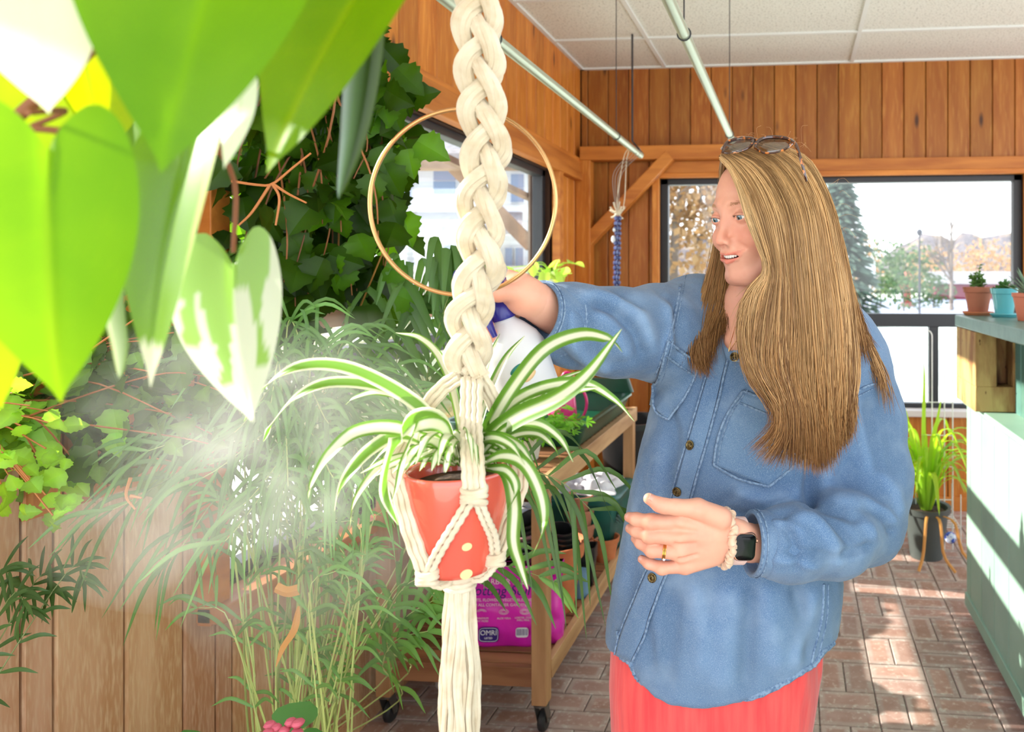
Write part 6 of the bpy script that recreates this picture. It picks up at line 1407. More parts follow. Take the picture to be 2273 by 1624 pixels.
def patch(poly, off, thick, name, mat, parent, col=None, step=9):
    """cloth patch following the shirt: px polygon filled by a grid between left and right boundary curves"""
    Lc, Rc = poly; n = 22; a, b = spline(Lc, n), spline(Rc, n); k = 14; rows = []
    for i in range(n): rows.append([onshirt(*(a[i]*(1-t)+b[i]*t), off)[0] for t in np.linspace(0, 1, k)])
    g = np.array(rows); 
    for _ in range(5): g[1:-1, 1:-1] = (g[1:-1, 1:-1]*2+g[:-2, 1:-1]+g[2:, 1:-1]+g[1:-1, :-2]+g[1:-1, 2:])/6
    m = MB(); m.grid(g, col=col); return m.build(name, mat, parent=parent, solid=thick, angle=180)
# hem, placket, seams
seam([(x, y-4) for x, y in zip(HEMx[1:-1], HEMy[1:-1])], .0050, .0, name='hem', rope_=.16)
patch(([(1592, 742), (1560, 880), (1520, 1020), (1470, 1190), (1425, 1300), (1385, 1400), (1372, 1452)], [(1612, 800), (1588, 900), (1548, 1040), (1505, 1200), (1462, 1310), (1428, 1410), (1402, 1466)]), .0035, .004, 'placket', denim, SH, col=(1.06, 1.06, 1.05))
seam([(1588, 742), (1556, 880), (1516, 1020), (1466, 1190), (1421, 1300), (1381, 1400), (1368, 1450)], .0016, .0045); seam([(1616, 800), (1592, 900), (1552, 1040), (1509, 1200), (1466, 1310), (1432, 1410), (1406, 1466)], .0022, .004)
for x, y in ((1632, 793), (1537, 988), (1507, 1087), (1452, 1279)):
    c, n = onshirt(x, y, .0068); m = MB(); m.lathe([(0, 0), (.0075, 0), (.0080, .0012), (.0078, .0026), (.0062, .0030), (.0045, .0020), (.0035, .0030), (0, .0034)], c-n*.001, axis=n, n=24); m.build('button', brassb, parent=SH)
for side in 'RL':
    if side == 'R':   # pocket under the reaching arm
        Lc = [(1480, 758), (1462, 822), (1444, 896)]; Rc = [(1550, 806), (1524, 880), (1486, 932)]; bt_ = [(1444, 896), (1462, 918), (1486, 932)]; fl1 = [(1480, 758), (1550, 806)]; fl2 = [(1474, 784), (1542, 832)]
    else:
        Lc = [(1650, 866), (1612, 925), (1592, 985), (1586, 1030)]; Rc = [(1775, 918), (1775, 980), (1760, 1030), (1706, 1078)]; bt_ = [(1586, 1030), (1640, 1062), (1706, 1078)]; fl1 = [(1650, 866), (1775, 918)]; fl2 = [(1638, 892), (1770, 948)]
    pk = patch((Lc, Rc), .0035, .0035, 'pocket', denim, SH, col=(1.08, 1.08, 1.06))
    for q in (Lc, Rc, bt_, fl1, fl2): seam(q, .0022, .0054, parent=pk, name='stitching')
    off2 = [(x+9, y-2) for x, y in Lc]; seam(off2, .0010, .0060, parent=pk, name='stitching')
seam([(1515, 610), (1500, 690), (1478, 770), (1455, 830)], .0022, .0005); seam([(1522, 612), (1507, 692), (1486, 772)], .0010, .0008)
seam([(1832, 912), (1880, 880), (1935, 852), (1968, 850)], .0024, .0008); seam([(1836, 922), (1884, 890), (1938, 862)], .0010, .0010)
seam([(1828, 1296), (1825, 1370), (1808, 1440), (1800, 1478)], .0024, .0005); seam([(1838, 1296), (1836, 1370), (1820, 1440), (1812, 1476)], .0012, .0008)
# cuffs
def cuff(c, d, r0, r1, L, name='cuff'):
    m = MB(); pr = []; d = nrm(d)
    m.lathe([(r0-.004, 0), (r0, .0), (r0+.0012, L*.15), (r1+.001, L*.5), (r1, L*.9), (r1-.0005, L), (r1-.004, L+.001), (r1-.007, L-.004), (r1-.007, L*.3)], c, axis=d, n=44)
    b = m.build(name, denim, parent=SH, angle=180)
    for z, rr_ in ((.003, r0+.001), (L*.12, r0+.0016), (L*.88, r1+.001), (L-.002, r1)):
        t = MB(); Z = d; X = nrm(np.cross(Z, (0.1, 1, 0))); Y = np.cross(Z, X); a = np.linspace(0, 2*PI, 48, endpoint=False); t.tube(c+Z*z+rr_*(np.cos(a)[:, None]*X+np.sin(a)[:, None]*Y), .0013, 6, closed=True); t.build('stitching', stitch, parent=b)
dirr = nrm(WRr-P(1275, 722, 1.08)); dirl = nrm(WRl-P(1755, 1205, 1.118))
cuff(WRr-dirr*.045, dirr, .0520, .0490, .052); cuff(WRl-dirl*.069, dirl, .0500, .0480, .070)
# collar
def strip(rows, name, mat, parent, solid=.003, col=None):
    m = MB(); m.grid(np.array(rows), col=col); return m.build(name, mat, parent=parent, solid=solid, angle=180)
patch(([(1650, 742), (1636, 765), (1622, 792)], [(1740, 770), (1700, 800), (1626, 806)]), .006, .0035, 'collar', denim, SH, col=(1.05, 1.05, 1.05))
# ---------------------------------------------------------------- neck, chest, arms, hands as parts of one body mesh
def sub(fn, pts, h, pad=.03, sm=2, col=None):
    pts = np.array(pts); v, f = surfnet(fn, pts.min(0)-pad, pts.max(0)+pad, h); v = vsmooth(v, f, sm, .4); c = np.ones((len(v), 3)) if col is None else col(v); addpart(v, f, c); return v
NK = [HL(0, -.02, -.06), P(1668, 690, 1.265), P(1690, 760, 1.31)]
def neck(Q):
    d = chain(Q, [HL(0, -.015, -.05), P(1668, 690, 1.255), P(1680, 770, 1.30)], [.050, .050, .062], .02)
    d = smin(d, cone(Q, P(1600, 770, 1.30), P(1760, 770, 1.32), .045, .045), .03); d = smin(d, cone(Q, P(1650, 690, 1.245), P(1634, 752, 1.208), .036, .022), .02)
    return d
sub(neck, [HL(0, 0, -.04), P(1560, 860, 1.35), P(1800, 760, 1.15), P(1600, 860, 1.15)], .004, .07, 3)
def torsobody(Q): return smax(np.maximum(torso(Q, -.034), P(0, 1370, 1.2)[2]-Q[2]-.0), Q[2]-P(0, 760, 1.3)[2], .03)
vb, fb = surfnet(torsobody, (lo[0], lo[1]+.02, P(0, 1640, 1.3)[2]-.05), hi, .014); addpart(vb, fb, np.ones((len(vb), 3)))
legs = lambda Q: smin(chain(Q, [P(1480, 1560, 1.30), [P(1470, 1600, 1.31)[0], P(1470, 1600, 1.31)[1], .45], [P(1470, 1600, 1.31)[0], P(1470, 1600, 1.31)[1], .08]], [.085, .055, .036], .02), chain(Q, [P(1700, 1560, 1.33), [P(1700, 1600, 1.34)[0], P(1700, 1600, 1.34)[1], .45], [P(1700, 1600, 1.34)[0], P(1700, 1600, 1.34)[1], .08]], [.085, .055, .036], .02), .02)
lf0 = P(1460, 1600, 1.3); lf1 = P(1720, 1600, 1.35)
vb, fb = surfnet(legs, (lf0[0]-.12, lf0[1]-.12, .0), (lf1[0]+.12, lf1[1]+.12, P(0, 1540, 1.3)[2]+.05), .014); addpart(vb, fb, np.ones((len(vb), 3)))
# left hand (image centre, folded across)
def H(px, py, d): return P(px, py, d)
KD = 1.045
Lw = H(1668, 1205, 1.10)
LH = dict(
 palm=[(H(1625, 1190, 1.075), .030), (H(1590, 1192, 1.062), .029)],
 thumb=([H(1600, 1150, 1.050), H(1548, 1128, 1.032), H(1500, 1125, 1.020), H(1464, 1120, 1.014), H(1440, 1106, 1.010)], [.017, .0140, .0108, .0098, .0078]),
 index=([H(1585, 1172, 1.055), H(1508, 1158, 1.036), H(1445, 1158, 1.030), H(1412, 1152, 1.036), H(1396, 1147, 1.042)], [.014, .0128, .0106, .0092, .0072]),
 middle=([H(1585, 1190, 1.056), H(1508, 1192, 1.032), H(1442, 1188, 1.030), H(1412, 1178, 1.042), H(1398, 1172, 1.052)], [.014, .0122, .0102, .0088, .0070]),
 ring=([H(1585, 1212, 1.058), H(1512, 1226, 1.036), H(1448, 1220, 1.034), H(1422, 1204, 1.046), H(1410, 1194, 1.056)], [.014, .0118, .0098, .0086, .0068]),
 pinky=([H(1585, 1232, 1.062), H(1522, 1255, 1.046), H(1470, 1260, 1.040), H(1440, 1250, 1.044), H(1424, 1240, 1.052)], [.0135, .0108, .0088, .0078, .0060]))
def hand_sdf(Q):
    d = chain(Q, [Lw, H(1640, 1196, 1.08)], [.0285, .027], .01)
    w1 = ell(Q, H(1598, 1190, 1.064), (.040, .017, .031), [Rv, Fv, Uv]); d = smin(d, w1, .022)
    w2 = ell(Q, H(1545, 1196, 1.050), (.034, .015, .036), [Rv, Fv, Uv]); d = smin(d, w2, .018)
    fs = None
    for k in ('index', 'middle', 'ring', 'pinky'):
        p_, r_ = LH[k]; c = chain(Q, p_, r_, .004); 
        c = smin(c, ell(Q, p_[2], (r_[2]*1.10,)*3), .004)
        fs = c if fs is None else smin(fs, c, .0018)
        d = smin(d, cone(Q, p_[0], p_[1], r_[0], r_[1]*1.05), .012)
    p_, r_ = LH['thumb']; t = chain(Q, p_, r_, .005); t = smin(t, ell(Q, H(1478, 1124, 1.016), (.0106,)*3), .004); 
    d = smin(d, smin(fs, t, .003), .006)
    for k in range(3):
        a, b = [H(1500, 1176, 1.020), H(1500, 1210, 1.020), H(1510, 1241, 1.026)][k], [H(1545, 1180, 1.028), H(1545, 1206, 1.028), H(1548, 1230, 1.032)][k]; d = smax(d, -cone(Q, a, b, .0035, .0005), .006)
    return d
pts_h = [p for k in LH for p in (LH[k][0] if k != 'palm' else [q[0] for q in LH[k]])]+[Lw, H(1545, 1196, 1.05)]
NAILC = []
def hcolf(keys, knuckles, tips):
    def f(v):
        c = np.ones((len(v), 3))
        for kpt in knuckles: w = .55*np.exp(-(((v-kpt)**2).sum(1))/.011**2); c = c*(1-w[:, None])+np.array([1.02, .74, .66])*w[:, None]
        for kpt in tips: w = .5*np.exp(-(((v-kpt)**2).sum(1))/.012**2); c = c*(1-w[:, None])+np.array([1.03, .80, .76])*w[:, None]
        return c
    return f
F4 = ('index', 'middle', 'ring', 'pinky')
sub(hand_sdf, pts_h, .0019, .035, 2, hcolf(F4, [LH[k][0][1] for k in F4]+[LH[k][0][2] for k in F4], [LH[k][0][-1] for k in F4+('thumb',)]))
# right hand around the sprayer neck
RH = dict(
 thumb=([P(1160, 630, 1.015), P(1128, 618, 1.01), P(1098, 622, 1.0), P(1078, 634, .99)], [.0155, .0120, .0105, .0085]),
 index=([P(1150, 648, .990), P(1105, 650, .966), P(1060, 640, .955), P(1026, 630, .955), P(1016, 634, .960)], [.0145, .0122, .0102, .0092, .0080]),
 middle=([P(1150, 662, 1.010), P(1112, 680, 1.032), P(1078, 698, 1.012), P(1070, 712, .985), P(1084, 722, .972)], [.0135, .0115, .0102, .0093, .0080]),
 ring=([P(1150, 672, 1.016), P(1112, 700, 1.038), P(1078, 716, 1.016), P(1072, 732, .990), P(1092, 740, .976)], [.013, .0110, .0098, .0088, .0076]),
 pinky=([P(1152, 680, 1.022), P(1112, 716, 1.040), P(1080, 734, 1.018), P(1076, 748, .992), P(1096, 755, .980)], [.0125, .0105, .0090, .0080, .0070]))
Rw = P(1196, 672, 1.02)
def rhand(Q):
    d = chain(Q, [Rw, P(1176, 660, 1.008)], [.028, .025], .01)
    d = smin(d, ell(Q, P(1150, 650, .998), (.027, .018, .026), [Rv, Fv, nrm(Uv+.1*Rv)]), .02)
    fs = None
    for k in F4:
        p_, r_ = RH[k]; c = chain(Q, p_, r_, .004); fs = c if fs is None else smin(fs, c, .0018)
    p_, r_ = RH['thumb']; return smin(d, smin(fs, chain(Q, p_, r_, .005), .003), .008)
sub(rhand, [p for k in RH for p in RH[k][0]]+[Rw], .0021, .035, 2, hcolf(F4, [RH[k][0][1] for k in F4], [RH[k][0][-1] for k in F4]))
# forearms inside sleeves (continuous to the elbows)
fa = lambda Q: np.minimum(chain(Q, [Rw, P(1275, 722, 1.085), ELr, SHr], [.029, .034, .036, .038], .01), chain(Q, [Lw, P(1755, 1205, 1.155), P(1900, 1170, 1.27), SHl], [.028, .032, .036, .038], .01))
vb, fb = surfnet(fa, lo, hi, .008); addpart(vb, fb, np.ones((len(vb), 3)))
BM = MB(); BM.add(np.vstack(parts_v), np.vstack(parts_f), np.vstack(parts_c)); BODY = BM.build('body', skin, parent=WO, angle=180)
# nails
nailm = M('nail', srgb(224, 162, 144), .35, spec=.4)
def nail(tip, prev, out, r_):
    d = nrm(tip-prev); n = nrm(out-d*(out@d)); x = np.cross(d, n); m = MB(); u = np.linspace(-1, 1, 7); g = np.array([[tip-d*(.002-.0035*(i/6*2-1))*1.6+x*a*r_*.70*(1-.25*(i/6)**4)+n*(r_*(1.02-.28*a*a)-.06*r_*(i/6)**2) for a in u] for i in range(7)])
    m.grid(g); m.build('nail', nailm, parent=WO, solid=.0006, angle=180)
nail(LH['thumb'][0][-1], LH['thumb'][0][-2], -Fv*.6+Uv*.7, .0078)
for k in F4: nail(LH[k][0][-1], LH[k][0][-2], -Fv*.75+Uv*.45, LH[k][1][-1])
# eyes, teeth, lashes
white = M('eye_white', srgb(236, 230, 226), .12, spec=.8, coat=.6); iris = M('iris_blue_grey', srgb(96, 124, 138), .1, spec=.8, coat=1.0); pup = M('pupil', srgb(12, 12, 14), .08, spec=.9, coat=1)
gaze = nrm(np.array([.04, 1, -.24]))
for s in (-1, 1):
    c = np.array([s*.0315, .0728, -.0005]); 
    def eb(cc, r, n=24):
        m = MB(); m.ball(HO+HM@cc, r, n); return m
    e = eb(c, .0126).build('eye', white, parent=WO)
    g_ = nrm(gaze); gw = HM@g_; cw = HO+HM@c
    m = MB(); pr2 = [(.0064*math.sin(q)/math.sin(1.0)*1.0, .01262*math.cos(math.asin(min(1, .0064*math.sin(q)/math.sin(1.0)/.01262)))) for q in np.linspace(1.0, 0.02, 8)]; m.lathe([(a, b+.00018) for a, b in pr2], cw, axis=gw, n=28); m.build('iris', iris, parent=e)
    m = MB(); m.lathe([(.0026, .01245+.0001), (.0022, .01275), (.001, .0129), (0, .01295)], cw, axis=gw, n=20); m.build('pupil', pup, parent=e)
    m = MB()
    for k in np.linspace(-1 if s > 0 else -.35, 1, 26):
        bx = s*.0318+k*.0125; z = -.0026+.0035*math.sqrt(max(0, 1-k*k)); y = .0735+.0150*math.sqrt(max(.05, 1-(k*.8)**2-.08)); a = np.array([bx, y, z]); b = a+np.array([k*.0024, .0030, .0016]); m.tube(spline([HO+HM@a, HO+HM@((a+b)/2+[0, .0002, -.0008]), HO+HM@b], 5), np.array([.00022, .0002, .00016, .0001, .00004]), 4)
    m.build('eyelashes', M('lash', srgb(96, 66, 48), .6), parent=WO)
    m = MB(); r = np.random.default_rng(50+s)
    for k in range(150):
        t = r.uniform(0, 1); bx = .013+.034*t; z = .0182+.0035*math.sin((bx-.014)/.032*2.4)+r.normal()*.0013; y = .0892-.0165*t**1.7
        a = np.array([s*bx, y-.0015, z-.0006]); b = a+np.array([s*(.004+.002*t), -.0012*t*2+.0016, .0012-.002*t]); m.tube([HO+HM@a, HO+HM@((a+b)/2+[0, .0007, 0]), HO+HM@b], [.00024, .0002, .00006], 4)
    m.build('eyebrow', M('brow_hair', srgb(196, 150, 112), .6), parent=WO)
m = MB(); teeth = M('teeth', srgb(244, 240, 230), .2, spec=.6)
for k in range(-6, 7):
    a = k*.165; w = [.0050, .0046, .0046, .0042, .0040, .0036, .0034][abs(k)]; c = np.array([.0290*math.sin(a), .0580+.0275*math.cos(a), -.0622+.00022*k*k]); ax3 = np.array([[math.cos(a), -math.sin(a), 0], [math.sin(a), math.cos(a), 0], [0, 0, 1.0]]).T
    ax3 = np.array([[math.cos(a), math.sin(a), 0], [-math.sin(a), math.cos(a), 0], [0, 0, 1.0]]); m.ball(HO+HM@c, 1, 12, m=HM@(ax3@np.diag([w*.62, .0022, .0042])))
m.build('teeth', teeth, parent=WO)
m = MB(); m.ball(HO+HM@np.array([0, .064, -.0660]), 1, 16, m=HM@np.diag([.019, .016, .010])); m.build('mouth_lining', M('mouth_dark', srgb(110, 36, 36), .5), parent=WO)
# ---------------------------------------------------------------- trousers and shoes
coralf = M('coral_cloth', srgb(246, 92, 88), .8, noise=[(5, srgb(232, 70, 74), .4, .7, 4)], stretch=(14, 14, 1.2), bump=(6, .6, .004), spec=.2, sheen=.3)
zt = P(0, 1330, 1.25)[2]
def trous(Q):
    X, Y, Z = Q[0]-C0[0], Q[1]-C0[1], Q[2]; c = X*Rv[0]+Y*Rv[1]; dd = X*Fv[0]+Y*Fv[1]
    def leg(cx, dc, aw, bw): 
        u, v = (c-cx-(Z-.6)*0)/aw, (dd-dc)/bw; return ((np.abs(u)**2.2+np.abs(v)**2.2)**(1/2.2)-1)*min(aw, bw)
    a1 = (1445-CX)*1.26/FPX; b1 = (1655-CX)*1.32/FPX
    d = smin(leg(a1, 1.27, .100, .110), leg(b1, 1.32, .128, .118), .02)
    hip = ((np.abs((c-((1585-CX)*1.30/FPX))/.178)**2.3+np.abs((dd-1.305)/.125)**2.3)**(1/2.3)-1)*.12; hip = smax(hip, .62-Z, .08); d = smin(d, hip, .05)
    d = d+.0034*np.sin(c*150+2*np.sin(Z*6))*np.clip((1.0-Z)*6, 0, 1)+.003*np.sin(c*60+Z*5)+.0012*np.sin(c*390+Z*12)
    d = smax(d, torso(Q, -.012), .006)
    return smax(smax(d, Z-zt, .01), .06-Z, .01)
l_ = np.min([P(1340, 1500, 1.1), P(1340, 1500, 1.5)], 0); h_ = np.max([P(1850, 1500, 1.1), P(1850, 1500, 1.5)], 0)
tv, tf_ = surfnet(trous, (l_[0]-.05, l_[1]-.08, .02), (h_[0]+.05, h_[1]+.08, zt+.03), .0065); tv = vsmooth(tv, tf_, 2, .5)
m = MB(); m.add(tv, tf_); m.build('trousers', coralf, parent=WO, angle=180)
for cx, dc in ((1445, 1.24), (1655, 1.29)):
    p0 = P(cx, 700, dc); a1 = FPX
    cc_ = (cx-CX)*(dc+.02)/FPX; b0 = C0+Fv*(dc-.03)+Rv*cc_; b0[2] = 0; fd = nrm(-Fv-.5*Rv)
    v, f = surfnet(lambda Q: smax(smin(chain(Q, [b0-fd*.05+Uv*.045, b0+fd*.03+Uv*.04, b0+fd*.12+Uv*.026], [.038, .040, .026], .03), cone(Q, b0-fd*.03+Uv*.05, b0-fd*.03+Uv*.10, .034, .032), .02), .002-Q[2], .004), b0-[.2, .2, 0.01], b0+[.2, .2, .15], .007)
    m = MB(); m.add(v, f); m.build('shoe', M('tan_shoe', srgb(170, 120, 84), .6), parent=WO)
# ================================================================ hair
hairm = M('hair_strands', srgb(204, 166, 118), .42, attr=True, spec=.5, transl=.12)
def GP(L): return np.array([P(*q) for q in spline(np.array(L, float), 40)])
NEAR = [
 [(1600, 352, 1.112), (1620, 374, 1.095), (1641, 420, 1.078), (1662, 487, 1.068), (1685, 540, 1.072), (1702, 582, 1.080), (1697, 612, 1.085), (1672, 640, 1.088), (1655, 675, 1.086), (1650, 740, 1.075), (1668, 830, 1.06), (1712, 890, 1.06), (1725, 940, 1.06), (1672, 992, 1.065)],
 [(1602, 345, 1.118), (1625, 366, 1.095), (1662, 420, 1.070), (1688, 490, 1.060), (1708, 560, 1.062), (1720, 610, 1.068), (1706, 665, 1.070), (1695, 740, 1.063), (1700, 820, 1.055), (1735, 890, 1.05), (1748, 955, 1.055), (1712, 1022, 1.06)],
 [(1608, 338, 1.125), (1668, 380, 1.085), (1718, 470, 1.05), (1738, 580, 1.045), (1745, 690, 1.045), (1745, 800, 1.045), (1768, 900, 1.045), (1770, 1028, 1.055)],
 [(1622, 330, 1.14), (1700, 368, 1.09), (1755, 460, 1.05), (1775, 590, 1.042), (1785, 720, 1.042), (1790, 840, 1.045), (1800, 930, 1.05), (1806, 1042, 1.06)],
 [(1650, 322, 1.16), (1735, 360, 1.11), (1792, 450, 1.065), (1815, 590, 1.05), (1828, 730, 1.05), (1830, 850, 1.052), (1828, 940, 1.06), (1840, 1034, 1.07)],
 [(1685, 318, 1.19), (1765, 352, 1.145), (1820, 440, 1.10), (1850, 580, 1.08), (1868, 720, 1.075), (1868, 850, 1.07), (1862, 940, 1.075), (1860, 1000, 1.08)],
 [(1712, 318, 1.23), (1790, 352, 1.20), (1838, 440, 1.165), (1868, 570, 1.14), (1885, 700, 1.125), (1888, 820, 1.11), (1880, 910, 1.10), (1872, 975, 1.10)],
 [(1722, 322, 1.27), (1800, 362, 1.26), (1845, 460, 1.24), (1876, 590, 1.21), (1892, 720, 1.18), (1895, 820, 1.15), (1885, 900, 1.13), (1885, 950, 1.12)]]
FAR = [
 [(1606, 347, 1.135), (1602, 372, 1.175), (1602, 430, 1.245), (1594, 520, 1.262), (1572, 610, 1.24), (1550, 690, 1.205), (1540, 750, 1.18), (1550, 810, 1.165), (1560, 835, 1.16)],
 [(1608, 346, 1.14), (1606, 400, 1.21), (1602, 470, 1.25), (1596, 560, 1.255), (1580, 640, 1.235), (1566, 710, 1.20), (1556, 770, 1.18), (1562, 828, 1.163)],
 [(1612, 345, 1.16), (1616, 420, 1.23), (1622, 520, 1.265), (1612, 610, 1.255), (1600, 680, 1.225), (1582, 730, 1.20), (1570, 806, 1.175)],
 [(1620, 345, 1.2), (1640, 440, 1.27), (1640, 560, 1.28), (1636, 640, 1.26), (1622, 690, 1.225), (1610, 730, 1.20)]]
BACK = [
 [(1722, 330, 1.29), (1800, 400, 1.30), (1850, 520, 1.29), (1885, 650, 1.27), (1915, 730, 1.255), (1945, 790, 1.245), (1968, 850, 1.24), (1982, 915, 1.24)],
 [(1715, 325, 1.30), (1790, 400, 1.32), (1835, 540, 1.32), (1865, 660, 1.30), (1892, 730, 1.27), (1915, 790, 1.25), (1932, 830, 1.245)],
 [(1700, 325, 1.31), (1760, 420, 1.34), (1790, 560, 1.34), (1810, 680, 1.31), (1850, 740, 1.28), (1885, 800, 1.24)]]
def strands(mb, guides, n, thick, seed, pal, clump=26, rad=.00040, jit=.0035, urange=(0, 1), dback=0.0, lenr=(.86, 1.04), npt=26):
    Gd = np.array([GP(g) for g in guides]); K = len(Gd); r = np.random.default_rng(seed)
    cl_u = r.uniform(0, 1, clump*K); cl_d = r.uniform(-1, 1, clump*K); cl_c = r.integers(0, len(pal), clump*K); cl_f = r.uniform(-1, 1, (clump*K, 3)); cl_t = r.uniform(.75, 1.2, clump*K); cl_L = r.uniform(.92, 1.05, clump*K)
    tt = np.linspace(0, 1, npt); th = np.arange(3)*2*PI/3
    for s in range(n):
        ci = r.integers(0, len(cl_u)); u = np.clip(cl_u[ci]+r.normal()*.028/K*8, 0, 1); u = urange[0]+u*(urange[1]-urange[0]); L = r.uniform(*lenr)*cl_L[ci]
        def samp(u_, t_):
            k = min(max(u_, 0), .9999)*(K-1); i = int(k); a = k-i; idx = np.clip(t_*39, 0, 38.999); j = idx.astype(int); b = (idx-j)[:, None]
            g0 = Gd[i][j]*(1-b)+Gd[i][j+1]*b; g1 = Gd[i+1][j]*(1-b)+Gd[i+1][j+1]*b; return g0*(1-a)+g1*a
        t_ = tt*min(L, 1.0); u2 = u+.02*cl_f[ci, 0]*np.sin(3.5*0+0)
        p_ = samp(u, t_)
        if L > 1: p_[-4:] += np.linspace(0, 1, 4)[:, None]*(p_[-1]-p_[-3])*(L-1)*3
        dep = dback+thick*(cl_d[ci]*.6+r.normal()*.35)
        env = np.clip(tt*5, 0, 1)
        w1 = .009*np.sin(tt*9+cl_f[ci, 1]*6)*cl_f[ci, 2]*tt+.003*np.sin(tt*21+cl_f[ci, 0]*6)*tt*tt+.012*cl_f[ci, 0]*tt**4
        jj = r.normal(size=3)*jit
        p_ = p_+Fv*(dep*env)[:, None]*.6+(Rv*.8+Fv*.3)*w1[:, None]+jj*(.3+.7*tt)[:, None]+ (Rv*r.normal()+Uv*r.normal()*.3)*(.0035*tt**3)[:, None]
        # lift off the skull
        q = toL(p_); e = np.sqrt((q[:, 0]/.0765)**2+((q[:, 1]+.014)/.0945)**2+((q[:, 2]-.034)/.0825)**2); k = np.where(e < 1.0, (1.0/np.maximum(e, .3)), 1)[:, None]
        q = (q-[0, -.014, .034])*k+[0, -.014, .034]; q += 0; p_ = HO+q@HM.T
        tg = np.gradient(p_, axis=0); tg /= np.maximum(np.linalg.norm(tg, axis=1), 1e-9)[:, None]; x = np.cross(tg, -Fv); x /= np.maximum(np.linalg.norm(x, axis=1), 1e-9)[:, None]; y = np.cross(tg, x)
        rr_ = rad*r.uniform(.6, 1.5)*np.minimum(1, (1.02-tt)*7)
        v = p_[:, None]+rr_[:, None, None]*(np.cos(th)[None, :, None]*x[:, None]*1.5+np.sin(th)[None, :, None]*y[:, None])
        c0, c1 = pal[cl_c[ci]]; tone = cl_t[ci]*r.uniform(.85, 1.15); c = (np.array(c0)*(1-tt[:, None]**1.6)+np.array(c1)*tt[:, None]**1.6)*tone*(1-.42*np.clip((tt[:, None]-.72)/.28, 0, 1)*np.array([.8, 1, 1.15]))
        yield v.reshape(-1, 3), np.repeat(c, 3, 0)
HF_ = None
def hairmesh(name, jobs, parent, label=None):
    Vs, Cs = [], []
    for j in jobs:
        for v, c in strands(None, **j): Vs.append(v); Cs.append(c)
    npt = len(Vs[0])//3; i = np.arange(npt-1)[:, None]; j = np.arange(3)[None]; j2 = (j+1) % 3
    f = np.stack([i*3+j, i*3+j2, (i+1)*3+j2, (i+1)*3+j], -1).reshape(-1, 4)
    V = np.vstack(Vs); F_ = (f[None]+(np.arange(len(Vs))*npt*3)[:, None, None]).reshape(-1, 4)
    m = MB(); m.add(V, F_, np.vstack(Cs)); return m.build(name, hairm, parent=parent, angle=180, label=label)
PALB = [((.70, .64, .56), (.80, .64, .48)), ((1.15, 1.12, 1.05), (1.05, .88, .68)), ((1.3, 1.3, 1.26), (1.2, 1.08, .9)), ((.55, .47, .38), (.42, .29, .2)), ((.95, .9, .8), (.75, .56, .38)), ((1.1, 1.02, .9), (.55, .38, .25)), ((.55, .47, .38), (.95, .78, .58))]
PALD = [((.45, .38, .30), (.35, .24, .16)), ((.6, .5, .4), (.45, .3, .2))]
PALL = [((1.2, 1.22, 1.2), (1.25, 1.22, 1.1)), ((1.35, 1.4, 1.45), (1.3, 1.28, 1.2))]
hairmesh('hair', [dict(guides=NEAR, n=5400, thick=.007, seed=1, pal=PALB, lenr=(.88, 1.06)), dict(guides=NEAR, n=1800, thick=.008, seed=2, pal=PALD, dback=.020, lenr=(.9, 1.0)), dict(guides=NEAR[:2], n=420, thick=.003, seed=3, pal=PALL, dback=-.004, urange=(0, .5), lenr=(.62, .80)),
                  dict(guides=FAR, n=1500, thick=.006, seed=4, pal=PALB[:1]+PALB[3:]+PALB[4:5]), dict(guides=FAR, n=400, thick=.01, seed=5, pal=PALD, dback=.02, lenr=(.8, .95)),
                  dict(guides=BACK, n=520, thick=.006, seed=6, pal=PALB), dict(guides=[[(1722, 322, 1.27), (1800, 362, 1.26), (1845, 460, 1.24), (1876, 590, 1.21), (1892, 720, 1.18), (1895, 820, 1.15)], BACK[0][:6], BACK[1][:6]], n=500, thick=.008, seed=7, pal=PALB),
                  dict(guides=[[(1598, 350, 1.12), (1622, 330, 1.14), (1655, 318, 1.19), (1690, 318, 1.25), (1730, 350, 1.31), (1760, 420, 1.34)], NEAR[3][:4]+[(1760, 600, 1.2), (1760, 700, 1.25)], NEAR[6][:4]+[(1850, 620, 1.25), (1840, 700, 1.28)]], n=300, thick=.004, seed=9, pal=PALB)], WO)
# under-layer: head of hair as a soft volume so no scalp shows
def cap(Q):
    d = ell(Q, HO+HM@np.array([0, -.022, .036]), (.0745, .0885, .0800), [HM[:, 0], HM[:, 1], HM[:, 2]])
    d = smin(d, chain(Q, [P(1790, 480, 1.18), P(1805, 650, 1.15), P(1810, 800, 1.12), P(1800, 930, 1.10)], [.040, .042, .040, .022], .03), .04)
    d = smin(d, chain(Q, [P(1740, 640, 1.13), P(1740, 760, 1.11), P(1770, 900, 1.10)], [.018, .020, .018], .02), .02)
    # keep the face clear
    f = ell(Q, HO+HM@np.array([-.020, .066, -.03]), (.078, .080, .105), [HM[:, 0], HM[:, 1], HM[:, 2]])
    return smax(d, -f, .012)
cv, cf = surfnet(cap, P(1560, 1000, 1.0)-[.1, .0, .0], P(1930, 300, 1.38)+[.1, .05, .02], .006); cv = vsmooth(cv, cf, 2)
m = MB(); m.add(cv, cf, (.55, .46, .36)); m.build('hair_underlayer', hairm, parent=WO, angle=180)
